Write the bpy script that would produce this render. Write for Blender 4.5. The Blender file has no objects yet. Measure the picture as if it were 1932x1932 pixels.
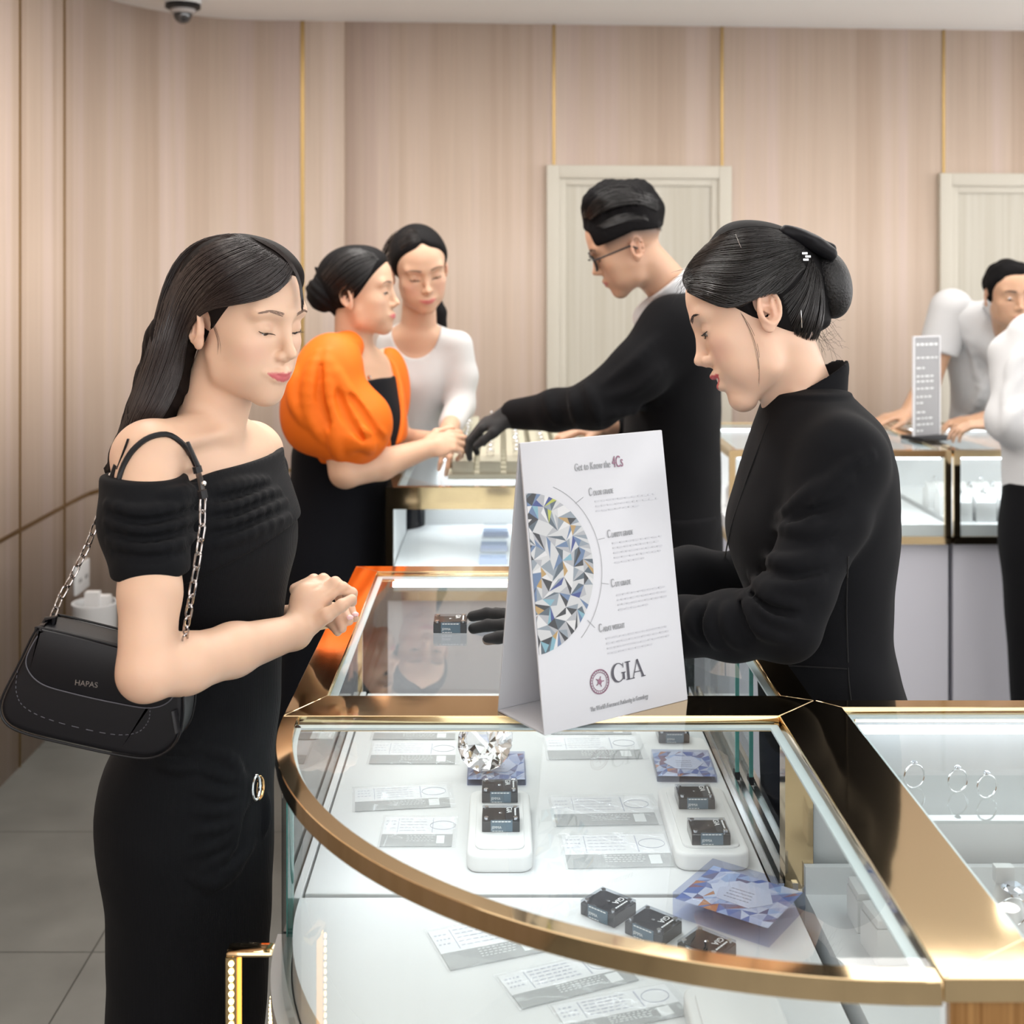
import bpy, bmesh, math, random
import numpy as np
from mathutils import Vector, Matrix
random.seed(7)
rng = np.random.default_rng(7)
PI = math.pi
S = bpy.context.scene
COL = S.collection

# ---------------------------------------------------------------- camera
CAMH, FPX, VX, VY = 1.6, 2400.0, 943.0, 510.0
cam = bpy.data.cameras.new('camera')
camo = bpy.data.objects.new('camera', cam)
COL.objects.link(camo)
camo.location = (0, 0, CAMH)
camo.rotation_euler = (PI / 2, 0, 0)
cam.sensor_width = 36
cam.lens = 36 * FPX / 1932
cam.shift_x = (966 - VX) / 1932
cam.shift_y = -(966 - VY) / 1932
cam.dof.use_dof = True
cam.dof.focus_distance = 1.8
cam.dof.aperture_fstop = 5.6
S.camera = camo

# ---------------------------------------------------------------- world, exposure
w = bpy.data.worlds.new('world')
S.world = w
w.use_nodes = True
w.node_tree.nodes['Background'].inputs[0].default_value = (1, 0.985, 0.98, 1)
w.node_tree.nodes['Background'].inputs[1].default_value = 2.2
S.view_settings.view_transform = 'Standard'
S.view_settings.look = 'None'
S.view_settings.gamma = 1
S.view_settings.exposure = 0.50
S.view_settings.use_curve_mapping = False
S.cycles.max_bounces = 8
S.cycles.diffuse_bounces = 3
S.cycles.glossy_bounces = 4
S.cycles.transmission_bounces = 6
S.cycles.transparent_max_bounces = 16
S.cycles.caustics_reflective = False
S.cycles.caustics_refractive = False
S.cycles.sample_clamp_indirect = 4.0

def area(name, loc, rot, sx, sy, power, color=(1, 1, 1)):
    l = bpy.data.lights.new(name, 'AREA')
    l.shape = 'RECTANGLE'
    l.size, l.size_y, l.energy, l.color = sx, sy, power, color
    o = bpy.data.objects.new(name, l)
    COL.objects.link(o)
    o.location = loc
    o.rotation_euler = rot
    return o

WARM = (1, 0.965, 0.92)
area('added_ceiling_fill', (-0.5, 0.3, 2.63), (0, 0, 0), 2.2, 1.6, 8, WARM)  # this and the next five: unseen area lights added to fill the room
area('added_ceiling_fill', (-0.45, 2.9, 2.63), (0, 0, 0), 0.7, 2.6, 20, WARM)  # added to brighten the left aisle floor and lower wall
area('added_ceiling_fill', (1.7, 0.6, 2.63), (0, 0, 0), 1.6, 1.6, 9, WARM)
area('added_ceiling_fill', (0.2, -1.6, 2.6), (math.radians(20), 0, 0), 3.2, 1.2, 8, WARM)  # added front fill from behind the camera
area('added_ceiling_fill', (0.4, 2.6, 2.63), (0, 0, 0), 2.6, 0.5, 10, WARM)
area('added_ceiling_fill', (1.2, 3.55, 2.63), (0, 0, 0), 3.8, 0.9, 34, WARM)

# ---------------------------------------------------------------- pixel helpers (measuring the photo)
def P(px, py, y):
    return np.array([(px - VX) / FPX * y, y, CAMH - (py - VY) / FPX * y])

def PH(px, py, h):
    y = (CAMH - h) * FPX / (py - VY)
    return np.array([(px - VX) / FPX * y, y, h])

# ---------------------------------------------------------------- materials
MATS = {}

def mat(name, color, rough=0.5, metal=0.0, spec=0.5, sheen=0.0, emit=None, estr=0.0, coat=0.0, sss=0.0, vcol=False, alpha=None):
    if name in MATS:
        return MATS[name]
    m = bpy.data.materials.new(name)
    m.use_nodes = True
    b = m.node_tree.nodes['Principled BSDF']
    b.inputs['Base Color'].default_value = (*color, 1)
    b.inputs['Roughness'].default_value = rough
    b.inputs['Metallic'].default_value = metal
    b.inputs['Specular IOR Level'].default_value = spec
    b.inputs['Sheen Weight'].default_value = sheen
    b.inputs['Coat Weight'].default_value = coat
    if sss:
        b.inputs['Subsurface Weight'].default_value = sss
        b.inputs['Subsurface Radius'].default_value = (0.010, 0.004, 0.002)
        b.inputs['Subsurface Scale'].default_value = 1.0
    if emit:
        b.inputs['Emission Color'].default_value = (*emit, 1)
        b.inputs['Emission Strength'].default_value = estr
    if vcol:
        a = m.node_tree.nodes.new('ShaderNodeAttribute')
        a.attribute_name = 'Col'
        m.node_tree.links.new(a.outputs['Color'], b.inputs['Base Color'])
    MATS[name] = m
    return m

def nodes_of(m):
    return m.node_tree.nodes, m.node_tree.links, m.node_tree.nodes['Principled BSDF']

def add_bump(m, scale, strength, dist=0.002, kind='noise', vec=(1, 1, 1), detail=4):
    N, L, b = nodes_of(m)
    tc = N.new('ShaderNodeTexCoord')
    mp = N.new('ShaderNodeMapping')
    mp.inputs['Scale'].default_value = vec
    L.new(tc.outputs['Object'], mp.inputs[0])
    if kind == 'noise':
        t = N.new('ShaderNodeTexNoise')
        t.inputs['Scale'].default_value = scale
        t.inputs['Detail'].default_value = detail
        out = t.outputs[0]
    else:
        t = N.new('ShaderNodeTexWave')
        t.inputs['Scale'].default_value = scale
        t.bands_direction = kind
        out = t.outputs['Fac']
    L.new(mp.outputs[0], t.inputs['Vector'])
    bp = N.new('ShaderNodeBump')
    bp.inputs['Strength'].default_value = strength
    bp.inputs['Distance'].default_value = dist
    L.new(out, bp.inputs['Height'])
    L.new(bp.outputs[0], b.inputs['Normal'])
    return m

def noise_color(m, c1, c2, scale, vec=(1, 1, 1), lo=0.35, hi=0.65, detail=3, coord='Object', mid=None):
    N, L, b = nodes_of(m)
    tc = N.new('ShaderNodeTexCoord')
    mp = N.new('ShaderNodeMapping')
    mp.inputs['Scale'].default_value = vec
    L.new(tc.outputs[coord], mp.inputs[0])
    t = N.new('ShaderNodeTexNoise')
    t.inputs['Scale'].default_value = scale
    t.inputs['Detail'].default_value = detail
    L.new(mp.outputs[0], t.inputs['Vector'])
    r = N.new('ShaderNodeValToRGB')
    r.color_ramp.elements[0].position = lo
    r.color_ramp.elements[0].color = (*c1, 1)
    r.color_ramp.elements[1].position = hi
    r.color_ramp.elements[1].color = (*c2, 1)
    if mid:
        e = r.color_ramp.elements.new((lo + hi) / 2)
        e.color = (*mid, 1)
    L.new(t.outputs[0], r.inputs[0])
    L.new(r.outputs[0], b.inputs['Base Color'])
    return r

def glass_mat(name, tint=(1, 1, 1), ior=1.5, rough=0.0):
    if name in MATS:
        return MATS[name]
    m = bpy.data.materials.new(name)
    m.use_nodes = True
    N, L = m.node_tree.nodes, m.node_tree.links
    N.clear()
    o = N.new('ShaderNodeOutputMaterial')
    mx = N.new('ShaderNodeMixShader')
    tr = N.new('ShaderNodeBsdfTransparent')
    gl = N.new('ShaderNodeBsdfGlossy')
    fr = N.new('ShaderNodeFresnel')
    fr.inputs['IOR'].default_value = ior
    tr.inputs[0].default_value = (*tint, 1)
    gl.inputs['Roughness'].default_value = rough
    ge = N.new('ShaderNodeNewGeometry')
    fl_ = N.new('ShaderNodeMath')
    fl_.operation = 'SUBTRACT'
    fl_.inputs[0].default_value = 1.0
    L.new(ge.outputs['Backfacing'], fl_.inputs[1])
    mu = N.new('ShaderNodeMath')
    mu.operation = 'MULTIPLY'
    L.new(fl_.outputs[0], mu.inputs[0])
    L.new(fr.outputs[0], mu.inputs[1])
    L.new(mu.outputs[0], mx.inputs[0])
    L.new(tr.outputs[0], mx.inputs[1])
    L.new(gl.outputs[0], mx.inputs[2])
    L.new(mx.outputs[0], o.inputs[0])
    MATS[name] = m
    return m

def film_mat(name, color, alpha, rough=0.2):
    """thin printed or milky film: part see-through, part surface"""
    if name in MATS:
        return MATS[name]
    m = mat(name, color, rough)
    m.node_tree.nodes['Principled BSDF'].inputs['Alpha'].default_value = alpha
    return m

# ---------------------------------------------------------------- mesh helpers
class MB:
    def __init__(s):
        s.v, s.f, s.m = [], [], []

    def add(s, vs, fs, mi=0):
        k = len(s.v)
        s.v += [tuple(map(float, v)) for v in vs]
        s.f += [tuple(i + k for i in f) for f in fs]
        s.m += [mi] * len(fs)
        return s

    def box(s, x0, x1, y0, y1, z0, z1, mi=0, M=None):
        vs = [(x, y, z) for z in (z0, z1) for y in (y0, y1) for x in (x0, x1)]
        if M is not None:
            vs = [M @ Vector(v) for v in vs]
        return s.add(vs, [(0, 2, 3, 1), (4, 5, 7, 6), (0, 1, 5, 4), (2, 6, 7, 3), (0, 4, 6, 2), (1, 3, 7, 5)], mi)

    def prism(s, poly, z0, z1, mi=0, M=None):
        n = len(poly)
        vs = [(p[0], p[1], z0) for p in poly] + [(p[0], p[1], z1) for p in poly]
        if M is not None:
            vs = [M @ Vector(v) for v in vs]
        fs = [tuple(reversed(range(n))), tuple(range(n, 2 * n))]
        fs += [(i, (i + 1) % n, (i + 1) % n + n, i + n) for i in range(n)]
        return s.add(vs, fs, mi)

    def strip(s, inner, outer, z0, z1, mi=0):
        """band between two open polylines of equal length"""
        n = len(inner)
        vs = []
        for z in (z0, z1):
            vs += [(p[0], p[1], z) for p in inner] + [(p[0], p[1], z) for p in outer]
        fs = []
        for i in range(n - 1):
            a, b, c, d = i, i + 1, n + i + 1, n + i
            fs += [(a, b, c, d), (a + 2 * n, d + 2 * n, c + 2 * n, b + 2 * n), (a, a + 2 * n, b + 2 * n, b), (d, c, c + 2 * n, d + 2 * n)]
        fs += [(0, n, 3 * n, 2 * n), (n - 1, 3 * n - 1, 4 * n - 1, 2 * n - 1)]
        return s.add(vs, fs, mi)

    def lathe(s, prof, seg=24, mi=0, M=None, cap=True):
        """prof: list of (r, z)"""
        vs = []
        for r, z in prof:
            for k in range(seg):
                a = 2 * PI * k / seg
                v = (r * math.cos(a), r * math.sin(a), z)
                vs.append(M @ Vector(v) if M is not None else v)
        fs = []
        for i in range(len(prof) - 1):
            for k in range(seg):
                k2 = (k + 1) % seg
                fs.append((i * seg + k, i * seg + k2, (i + 1) * seg + k2, (i + 1) * seg + k))
        if cap:
            fs.append(tuple(reversed(range(seg))))
            fs.append(tuple((len(prof) - 1) * seg + k for k in range(seg)))
        return s.add(vs, fs, mi)

    def tube(s, pts, r, seg=8, mi=0, closed=False, flat=None):
        pts = [Vector(p) for p in pts]
        n = len(pts)
        rs = [r] * n if np.isscalar(r) else list(r)
        vs = []
        up = Vector((0, 0, 1))
        prev = None
        for i in range(n):
            if closed:
                t = pts[(i + 1) % n] - pts[i - 1]
            else:
                t = pts[min(i + 1, n - 1)] - pts[max(i - 1, 0)]
            if t.length < 1e-9:
                t = Vector((0, 0, 1))
            t.normalize()
            if prev is None:
                a = t.cross(up)
                if a.length < 0.1:
                    a = t.cross(Vector((1, 0, 0)))
            else:
                a = prev - t * prev.dot(t)
                if a.length < 1e-6:
                    a = t.cross(up)
            a.normalize()
            b = t.cross(a)
            prev = a
            for k in range(seg):
                an = 2 * PI * k / seg
                ca, sa = math.cos(an), math.sin(an)
                if flat:
                    sa *= flat
                vs.append(pts[i] + (a * ca + b * sa) * rs[i])
        fs = []
        for i in range(n if closed else n - 1):
            j = (i + 1) % n
            for k in range(seg):
                k2 = (k + 1) % seg
                fs.append((i * seg + k, i * seg + k2, j * seg + k2, j * seg + k))
        if not closed:
            fs.append(tuple(reversed(range(seg))))
            fs.append(tuple((n - 1) * seg + k for k in range(seg)))
        return s.add(vs, fs, mi)

    def ball(s, c, r, seg=12, mi=0, sc=(1, 1, 1)):
        prof = []
        for i in range(seg // 2 + 1):
            a = -PI / 2 + PI * i / (seg // 2)
            prof.append((max(1e-5, r * math.cos(a)), r * math.sin(a)))
        M = Matrix.Translation(Vector(c)) @ Matrix.Diagonal((*sc, 1))
        return s.lathe(prof, seg, mi, M)

    def build(s, name, mats, parent=None, bevel=0, smooth=False, loc=None, segs=2):
        me = bpy.data.meshes.new(name)
        me.from_pydata(s.v, [], s.f)
        if not isinstance(mats, (list, tuple)):
            mats = [mats]
        for m in mats:
            me.materials.append(m)
        if len(mats) > 1:
            me.polygons.foreach_set('material_index', s.m)
        bm = bmesh.new()
        bm.from_mesh(me)
        bmesh.ops.recalc_face_normals(bm, faces=bm.faces)
        if bevel:
            es = [e for e in bm.edges if len(e.link_faces) == 2 and e.calc_face_angle(0) > 0.6]
            bmesh.ops.bevel(bm, geom=es, offset=bevel, segments=segs, affect='EDGES', profile=0.6)
        bm.to_mesh(me)
        bm.free()
        if smooth or bevel:
            me.polygons.foreach_set('use_smooth', [True] * len(me.polygons))
            try:
                me.set_sharp_from_angle(angle=math.radians(38))
            except Exception:
                pass
        o = bpy.data.objects.new(name, me)
        COL.objects.link(o)
        if loc is not None:
            o.location = loc
        if parent is not None:
            o.parent = parent
        return o

def tag(o, label=None, cat=None, group=None, kind=None):
    if label:
        o['label'] = label
    if cat:
        o['category'] = cat
    if group:
        o['group'] = group
    if kind:
        o['kind'] = kind
    return o

def thing(name, label, cat, loc=(0, 0, 0), rz=0.0, group=None):
    o = bpy.data.objects.new(name, None)
    o.empty_display_size = 0.05
    COL.objects.link(o)
    o.location = loc
    o.rotation_euler = (0, 0, rz)
    return tag(o, label, cat, group)

def struct(o):
    o['kind'] = 'structure'
    return o

def dup(root, loc, rz=None, label=None, group=None):
    r = root.copy()
    COL.objects.link(r)
    r.location = loc
    if rz is not None:
        r.rotation_euler = (0, 0, rz)
    if label:
        r['label'] = label
    if group:
        r['group'] = group
    for ch in list(root.children):
        c = ch.copy()
        COL.objects.link(c)
        c.parent = r
        for g in list(ch.children):
            d = g.copy()
            COL.objects.link(d)
            d.parent = c
    return r

def text_obj(name, body, size, M, m, parent=None, ext=0.0003, align='LEFT', sx=1.0):
    c = bpy.data.curves.new(name, 'FONT')
    c.body = body
    c.size = size
    c.extrude = ext
    c.align_x = align
    c.materials.append(m)
    tmp = bpy.data.objects.new(name, c)
    me = bpy.data.meshes.new_from_object(tmp)
    bpy.data.objects.remove(tmp)
    o = bpy.data.objects.new(name, me)
    COL.objects.link(o)
    o.parent = parent
    o.matrix_local = M @ Matrix.Diagonal((sx, 1, 1, 1))
    return o

# shared materials
gold = mat('polished_brass', (0.80, 0.60, 0.35), 0.07, 1.0)
add_bump(gold, 3, 0.05, 0.01)
gold_dark = mat('brass_edge', (0.72, 0.53, 0.28), 0.16, 1.0)
white = mat('white_lacquer', (0.74, 0.75, 0.76), 0.4, 0, 0.3)
white_soft = mat('white_leatherette', (0.80, 0.80, 0.80), 0.6)
glass = glass_mat('case_glass', (0.95, 0.975, 0.975), 1.75)
glass_edge = mat('glass_edge', (0.10, 0.42, 0.38), 0.15, 0, 0.8)
edge_glow = mat('painted_edge_glow', (0.78, 0.88, 0.92), 0.3)  # pale colour stands in for the LED glow in the glass edge
led = mat('led_strip', (1, 1, 1), 0.5, emit=(0.9, 0.95, 1), estr=4)
led_warm = mat('warm_led', (1, 0.8, 0.5), 0.5, emit=(1, 0.62, 0.22), estr=14)
alu = mat('aluminium', (0.75, 0.78, 0.8), 0.2, 1.0)
black_pl = mat('black_plastic', (0.012, 0.012, 0.014), 0.45, 0, 0.3)
# ================================================================ ROOM
CEIL = 2.645

def back_y(x):
    return 5.388 + 0.071 * x

# wall path: straight left wall, curved corner, slightly skewed back wall
path = [(-1.547, y) for y in np.linspace(-2.6, 4.68, 20)]
cx, cy = -0.93, 4.68
for a in np.linspace(PI, PI / 2 + 0.071, 26)[1:]:
    path.append((cx + 0.617 * math.cos(a), cy + (back_y(cx) - cy) * math.sin(a)))
x0 = path[-1][0]
for x in np.linspace(x0 + 0.1, 4.2, 24):
    path.append((x, back_y(x)))
path = np.array(path)
seg = np.r_[0, np.cumsum(np.linalg.norm(np.diff(path, axis=0), axis=1))]

def at_s(s):
    return np.array([np.interp(s, seg, path[:, 0]), np.interp(s, seg, path[:, 1])])

def s_of_x(x):
    i = np.argmax(path[:, 1] > 4.7)
    return float(np.interp(x, path[i:, 0], seg[i:]))

def s_of_y(y):
    return float(np.interp(y, path[:20, 1], seg[:20]))

wood = mat('wood_panelling', (0.6, 0.45, 0.36), 0.42, 0, 0.35)
N_, L_, b_ = nodes_of(wood)
uv = N_.new('ShaderNodeUVMap')
def band(scale, detail, distort=0.0):
    mp = N_.new('ShaderNodeMapping')
    mp.inputs['Scale'].default_value = (scale, scale * 0.012, 1)
    L_.new(uv.outputs[0], mp.inputs[0])
    t = N_.new('ShaderNodeTexNoise')
    t.inputs['Scale'].default_value = 1
    t.inputs['Detail'].default_value = detail
    t.inputs['Distortion'].default_value = distort
    L_.new(mp.outputs[0], t.inputs['Vector'])
    return t
vo = N_.new('ShaderNodeTexVoronoi')
vo.voronoi_dimensions = '1D'
vo.inputs['Scale'].default_value = 9.0
sx_ = N_.new('ShaderNodeSeparateXYZ')
L_.new(uv.outputs[0], sx_.inputs[0])
L_.new(sx_.outputs[0], vo.inputs['W'])
rr = N_.new('ShaderNodeValToRGB')
cr = rr.color_ramp
cr.elements[0].position, cr.elements[0].color = 0.25, (0.53, 0.395, 0.30, 1)
cr.elements[1].position, cr.elements[1].color = 0.78, (0.68, 0.545, 0.455, 1)
e = cr.elements.new(0.5)
e.color = (0.62, 0.485, 0.385, 1)
e = cr.elements.new(0.62)
e.color = (0.64, 0.50, 0.43, 1)
t1 = band(14, 5, 0.3)
sepc = N_.new('ShaderNodeSeparateColor')
L_.new(vo.outputs['Color'], sepc.inputs[0])
mxv = N_.new('ShaderNodeMath')
mxv.operation = 'MULTIPLY_ADD'
mxv.inputs[1].default_value = 0.30
L_.new(sepc.outputs[0], mxv.inputs[0])
sc_ = N_.new('ShaderNodeMath')
sc_.operation = 'MULTIPLY_ADD'
sc_.inputs[1].default_value = 1.0
sc_.inputs[2].default_value = -0.15
L_.new(t1.outputs[0], sc_.inputs[0])
L_.new(sc_.outputs[0], mxv.inputs[2])
L_.new(mxv.outputs[0], rr.inputs[0])
t2 = band(150, 3)
mx = N_.new('ShaderNodeMixRGB')
mx.blend_type = 'MULTIPLY'
mx.inputs[0].default_value = 0.22
L_.new(rr.outputs[0], mx.inputs[1])
L_.new(t2.outputs[0], mx.inputs[2])
br = N_.new('ShaderNodeBrightContrast')
br.inputs[1].default_value = 0.04
L_.new(mx.outputs[0], br.inputs[0])
L_.new(br.outputs[0], b_.inputs['Base Color'])

def wall_mesh(name, pts, z0, z1, material, thick=0.08, soff=0.0):
    pts = [tuple(p) for p in pts]
    ss = np.r_[0, np.cumsum(np.linalg.norm(np.diff(np.array(pts), axis=0), axis=1))] + soff
    me = bpy.data.meshes.new(name)
    vs, fs = [], []
    n = len(pts)
    for (x, y) in pts:
        vs += [(x, y, z0), (x, y, z1)]
    fs = [(2 * i, 2 * i + 1, 2 * i + 3, 2 * i + 2) for i in range(n - 1)]
    me.from_pydata(vs, [], fs)
    ul = me.uv_layers.new(name='UVMap')
    for poly in me.polygons:
        for li in poly.loop_indices:
            vi = me.loops[li].vertex_index
            ul.data[li].uv = (ss[vi // 2], vs[vi][2])
    me.materials.append(material)
    me.polygons.foreach_set('use_smooth', [True] * len(fs))
    o = bpy.data.objects.new(name, me)
    COL.objects.link(o)
    md = o.modifiers.new('thickness', 'SOLIDIFY')
    md.thickness = thick
    md.offset = 1 if thick > 0 else -1
    return struct(o)

i_split = int(np.argmax(path[:, 0] > -0.85))
wall_mesh('wall_left', path[:i_split + 1], 0, CEIL, wood)
wall_mesh('wall_back', path[i_split:], 0, CEIL, wood, soff=seg[i_split])
wall_mesh('wall_right', [(4.2, back_y(4.2)), (4.2, -2.6)], 0, 0.55, wood)       # unseen wall, kept low so that world light comes in above it
wall_mesh('wall_front', [(4.2, -2.6), (-1.547, -2.6)], 0, 0.55, wood)  # also unseen and kept low to let world light in

# ceiling
ceil_m = mat('ceiling_paint', (0.92, 0.92, 0.91), 0.8)
me = MB()
pl = [tuple(p) for p in path] + [(4.2, -2.6)]
me.prism(pl, CEIL, CEIL + 0.05)
struct(me.build('ceiling', ceil_m))

# floor with big grey tiles
fl = mat('floor_tile', (0.2, 0.2, 0.19), 0.45, 0, 0.4)
N_, L_, b_ = nodes_of(fl)
tc = N_.new('ShaderNodeTexCoord')
bk = N_.new('ShaderNodeTexBrick')
bk.offset = 0.0
bk.inputs['Scale'].default_value = 1
bk.inputs['Mortar Size'].default_value = 0.0022
bk.inputs['Mortar Smooth'].default_value = 0.1
bk.inputs['Brick Width'].default_value = 0.64
bk.inputs['Row Height'].default_value = 0.64
bk.inputs['Color1'].default_value = (0.135, 0.135, 0.123, 1)
bk.inputs['Color2'].default_value = (0.15, 0.15, 0.138, 1)
bk.inputs['Mortar'].default_value = (0.045, 0.045, 0.04, 1)
mp = N_.new('ShaderNodeMapping')
# tile lines measured at y = 2.984 m, 3.572 m ; long joint at x = -0.957 m
mp.inputs['Location'].default_value = (0.957 + 0.64, -2.985 + 0.64 * 8, 0)
L_.new(tc.outputs['Object'], mp.inputs[0])
L_.new(mp.outputs[0], bk.inputs['Vector'])
ns = N_.new('ShaderNodeTexNoise')
ns.inputs['Scale'].default_value = 5
ns.inputs['Detail'].default_value = 8
L_.new(tc.outputs['Object'], ns.inputs['Vector'])
rp = N_.new('ShaderNodeValToRGB')
rp.color_ramp.elements[0].position = 0.3
rp.color_ramp.elements[0].color = (0.82, 0.82, 0.82, 1)
rp.color_ramp.elements[1].position = 0.7
rp.color_ramp.elements[1].color = (1.1, 1.1, 1.1, 1)
L_.new(ns.outputs[0], rp.inputs[0])
mx = N_.new('ShaderNodeMixRGB')
mx.blend_type = 'MULTIPLY'
mx.inputs[0].default_value = 1
L_.new(bk.outputs[0], mx.inputs[1])
L_.new(rp.outputs[0], mx.inputs[2])
L_.new(mx.outputs[0], b_.inputs['Base Color'])
me = MB()
me.prism(pl, -0.05, 0)
struct(me.build('floor', fl))

# brass strips in the panelling
trim_n = [0]
strip_m = mat('brass_strip', (0.34, 0.225, 0.09), 0.30, 1.0)
def trim(name_pts_s, z0, z1, wdt):
    """vertical strip at arc position s"""
    s = name_pts_s
    a, b = at_s(s - wdt / 2), at_s(s + wdt / 2)
    t = (b - a) / np.linalg.norm(b - a)
    nrm = np.array([t[1], -t[0]])
    mb = MB()
    q = [a + nrm * -0.01, b + nrm * -0.01, b + nrm * 0.004, a + nrm * 0.004]
    mb.prism([tuple(p) for p in q], z0, z1)
    trim_n[0] += 1
    struct(mb.build('trim_%d' % trim_n[0], strip_m))

for px in (37, 121):
    trim(s_of_y(-1.547 * FPX / (px - VX)), 0, CEIL, 0.010)
trim(s_of_y(3.10), 0, CEIL, 0.010)
def x_back(px):
    k = (px - VX) / FPX
    return 5.388 * k / (1 - 0.071 * k)
DOORS = [(x_back(1030), x_back(1377), 2.045), (x_back(1768), x_back(1768) + 0.80, 2.02)]
trim(s_of_x(x_back(571)), 0, CEIL, 0.016)
trim(s_of_x(x_back(1045)), DOORS[0][2], CEIL, 0.012)
trim(s_of_x(x_back(1362)), DOORS[0][2], CEIL, 0.012)
trim(s_of_x(x_back(1780)), DOORS[1][2], CEIL, 0.012)
# horizontal rail line at 0.763 m
def rail(s0, s1, z, h):
    ss = np.linspace(s0, s1, 60)
    inner, outer = [], []
    for s in ss:
        a, b = at_s(s - 0.004), at_s(s + 0.004)
        t = (b - a) / np.linalg.norm(b - a)
        nrm = np.array([t[1], -t[0]])
        p = at_s(s)
        inner.append(p - nrm * 0.008)
        outer.append(p + nrm * 0.0045)
    mb = MB()
    mb.strip(inner, outer, z - h / 2, z + h / 2)
    trim_n[0] += 1
    struct(mb.build('trim_%d' % trim_n[0], strip_m))
rail(0.2, s_of_x(DOORS[0][0]) - 0.01, 0.763, 0.012)

# doors
door_m = mat('door_laminate', (0.58, 0.545, 0.45), 0.4)
noise_color(door_m, (0.48, 0.445, 0.365), (0.55, 0.52, 0.445), 1, (60, 60, 0.8), detail=3)
frame_m = mat('door_frame_paint', (0.56, 0.525, 0.445), 0.4)
ang = math.atan(0.071)
for k, (xa, xb, ht) in enumerate(DOORS):
    w_ = (xb - xa) / math.cos(ang)
    M = Matrix.Translation((xa, back_y(xa), 0)) @ Matrix.Rotation(ang, 4, 'Z')
    d = thing('door_%d' % (k + 1), None, None)
    d['kind'] = 'structure'
    d.matrix_world = M
    f = MB()
    fw = 0.085
    for (a, b, dep) in ((0, 0.055, 0.035), (0.05, fw, 0.022)):
        f.box(a, b, -dep, 0.0, 0, ht - a)
        f.box(w_ - b, w_ - a, -dep, 0.0, 0, ht - a)
        f.box(b, w_ - b, -dep, 0.0, ht - b, ht - a)
    f.build('door_frame', frame_m, d, bevel=0.003)
    g = MB()
    g.box(fw - 0.005, w_ - fw + 0.005, -0.010, 0.0, 0.0, ht - fw + 0.003)
    g.build('door_leaf', door_m, d)
    h_ = MB()
    h_.tube([(w_ - fw - 0.05, -0.01, 0.98), (w_ - fw - 0.05, -0.05, 0.98), (w_ - fw - 0.16, -0.05, 0.98)], 0.008)
    h_.build('door_handle', alu, d)

# security dome camera on the ceiling
dc = thing('dome_camera', 'black and white dome security camera on the ceiling above the curved wall', 'camera', (-1.27, 4.95, CEIL))
dcx = P(345, 10, 4.9)
dc.location = (dcx[0], 4.9, CEIL)
m = MB()
m.lathe([(0.068, 0), (0.072, -0.012), (0.070, -0.02)], 32)
m.build('mount_plate', white, dc, smooth=True)
m = MB()
m.lathe([(0.066, -0.02), (0.068, -0.034), (0.058, -0.040)], 32)
m.build('housing', black_pl, dc, smooth=True)
m = MB()
m.lathe([(0.048, -0.040), (0.050, -0.048), (0.040, -0.056)], 32)
m.build('collar', mat('grey_plastic', (0.5, 0.48, 0.47), 0.4), dc, smooth=True)
m = MB()
prof = [(0.036 * math.cos(a), -0.060 - 0.036 * math.sin(a)) for a in np.linspace(0, PI / 2 - 0.01, 8)]
m.lathe([(0.036, -0.05)] + prof, 32)
m.build('dome', mat('smoked_dome', (0.03, 0.032, 0.036), 0.05, 0, 0.8, coat=0.6), dc, smooth=True)

# ceiling spotlights (their reflections show in the brass)
sp = thing('ceiling_spotlight', 'small white ceiling spotlight over the counters', 'light', (0, 0, CEIL), group='ceiling spotlights')
m = MB()
m.lathe([(0.055, 0), (0.058, -0.006), (0.042, -0.008)], 28)
m.build('mount_ring', alu, sp, smooth=True)
m = MB()
m.lathe([(0.032, 0.0), (0.034, -0.10)], 28, cap=False)
m.build('barrel', white, sp, smooth=True)
m = MB()
m.lathe([(0.0001, -0.098), (0.031, -0.098)], 28, cap=False)
m.build('lens', mat('lamp_lens', (1, 1, 1), 0.5, emit=(1, 0.97, 0.9), estr=25), sp)
SPOTL = ['over the left end of the far white counter', 'over the rear brass counter', 'over the woman in orange', 'over the salesman in the suit', 'over the aisle by the handbag', 'over the glass counter with the gloved hand', 'over the saleswoman with pinned-up hair', 'over the customer at the right edge', 'by the dome camera', 'over the man in the polo shirt']
spots = [(1.66, 4.15), (0.3, 4.1), (-0.4, 3.4), (1.3, 3.0), (-0.9, 2.2), (0.1, 2.1), (1.1, 1.6), (2.4, 3.4), (-1.0, 4.3), (2.2, 4.7)]
for i, (x, y) in enumerate(spots):
    o = sp if i == 0 else dup(sp, (x, y, CEIL))
    o.location = (x, y, CEIL)
    o['label'] = 'small white ceiling spotlight ' + SPOTL[i]
    l = bpy.data.lights.new('spot', 'SPOT')
    l.energy = 14 if y > 2.5 else 6
    l.spot_size = math.radians(80)
    l.spot_blend = 0.8
    l.shadow_soft_size = 0.03
    l.color = WARM
    lo = bpy.data.objects.new('spot_beam', l)
    COL.objects.link(lo)
    lo.location = (x, y, CEIL - 0.11)

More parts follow.
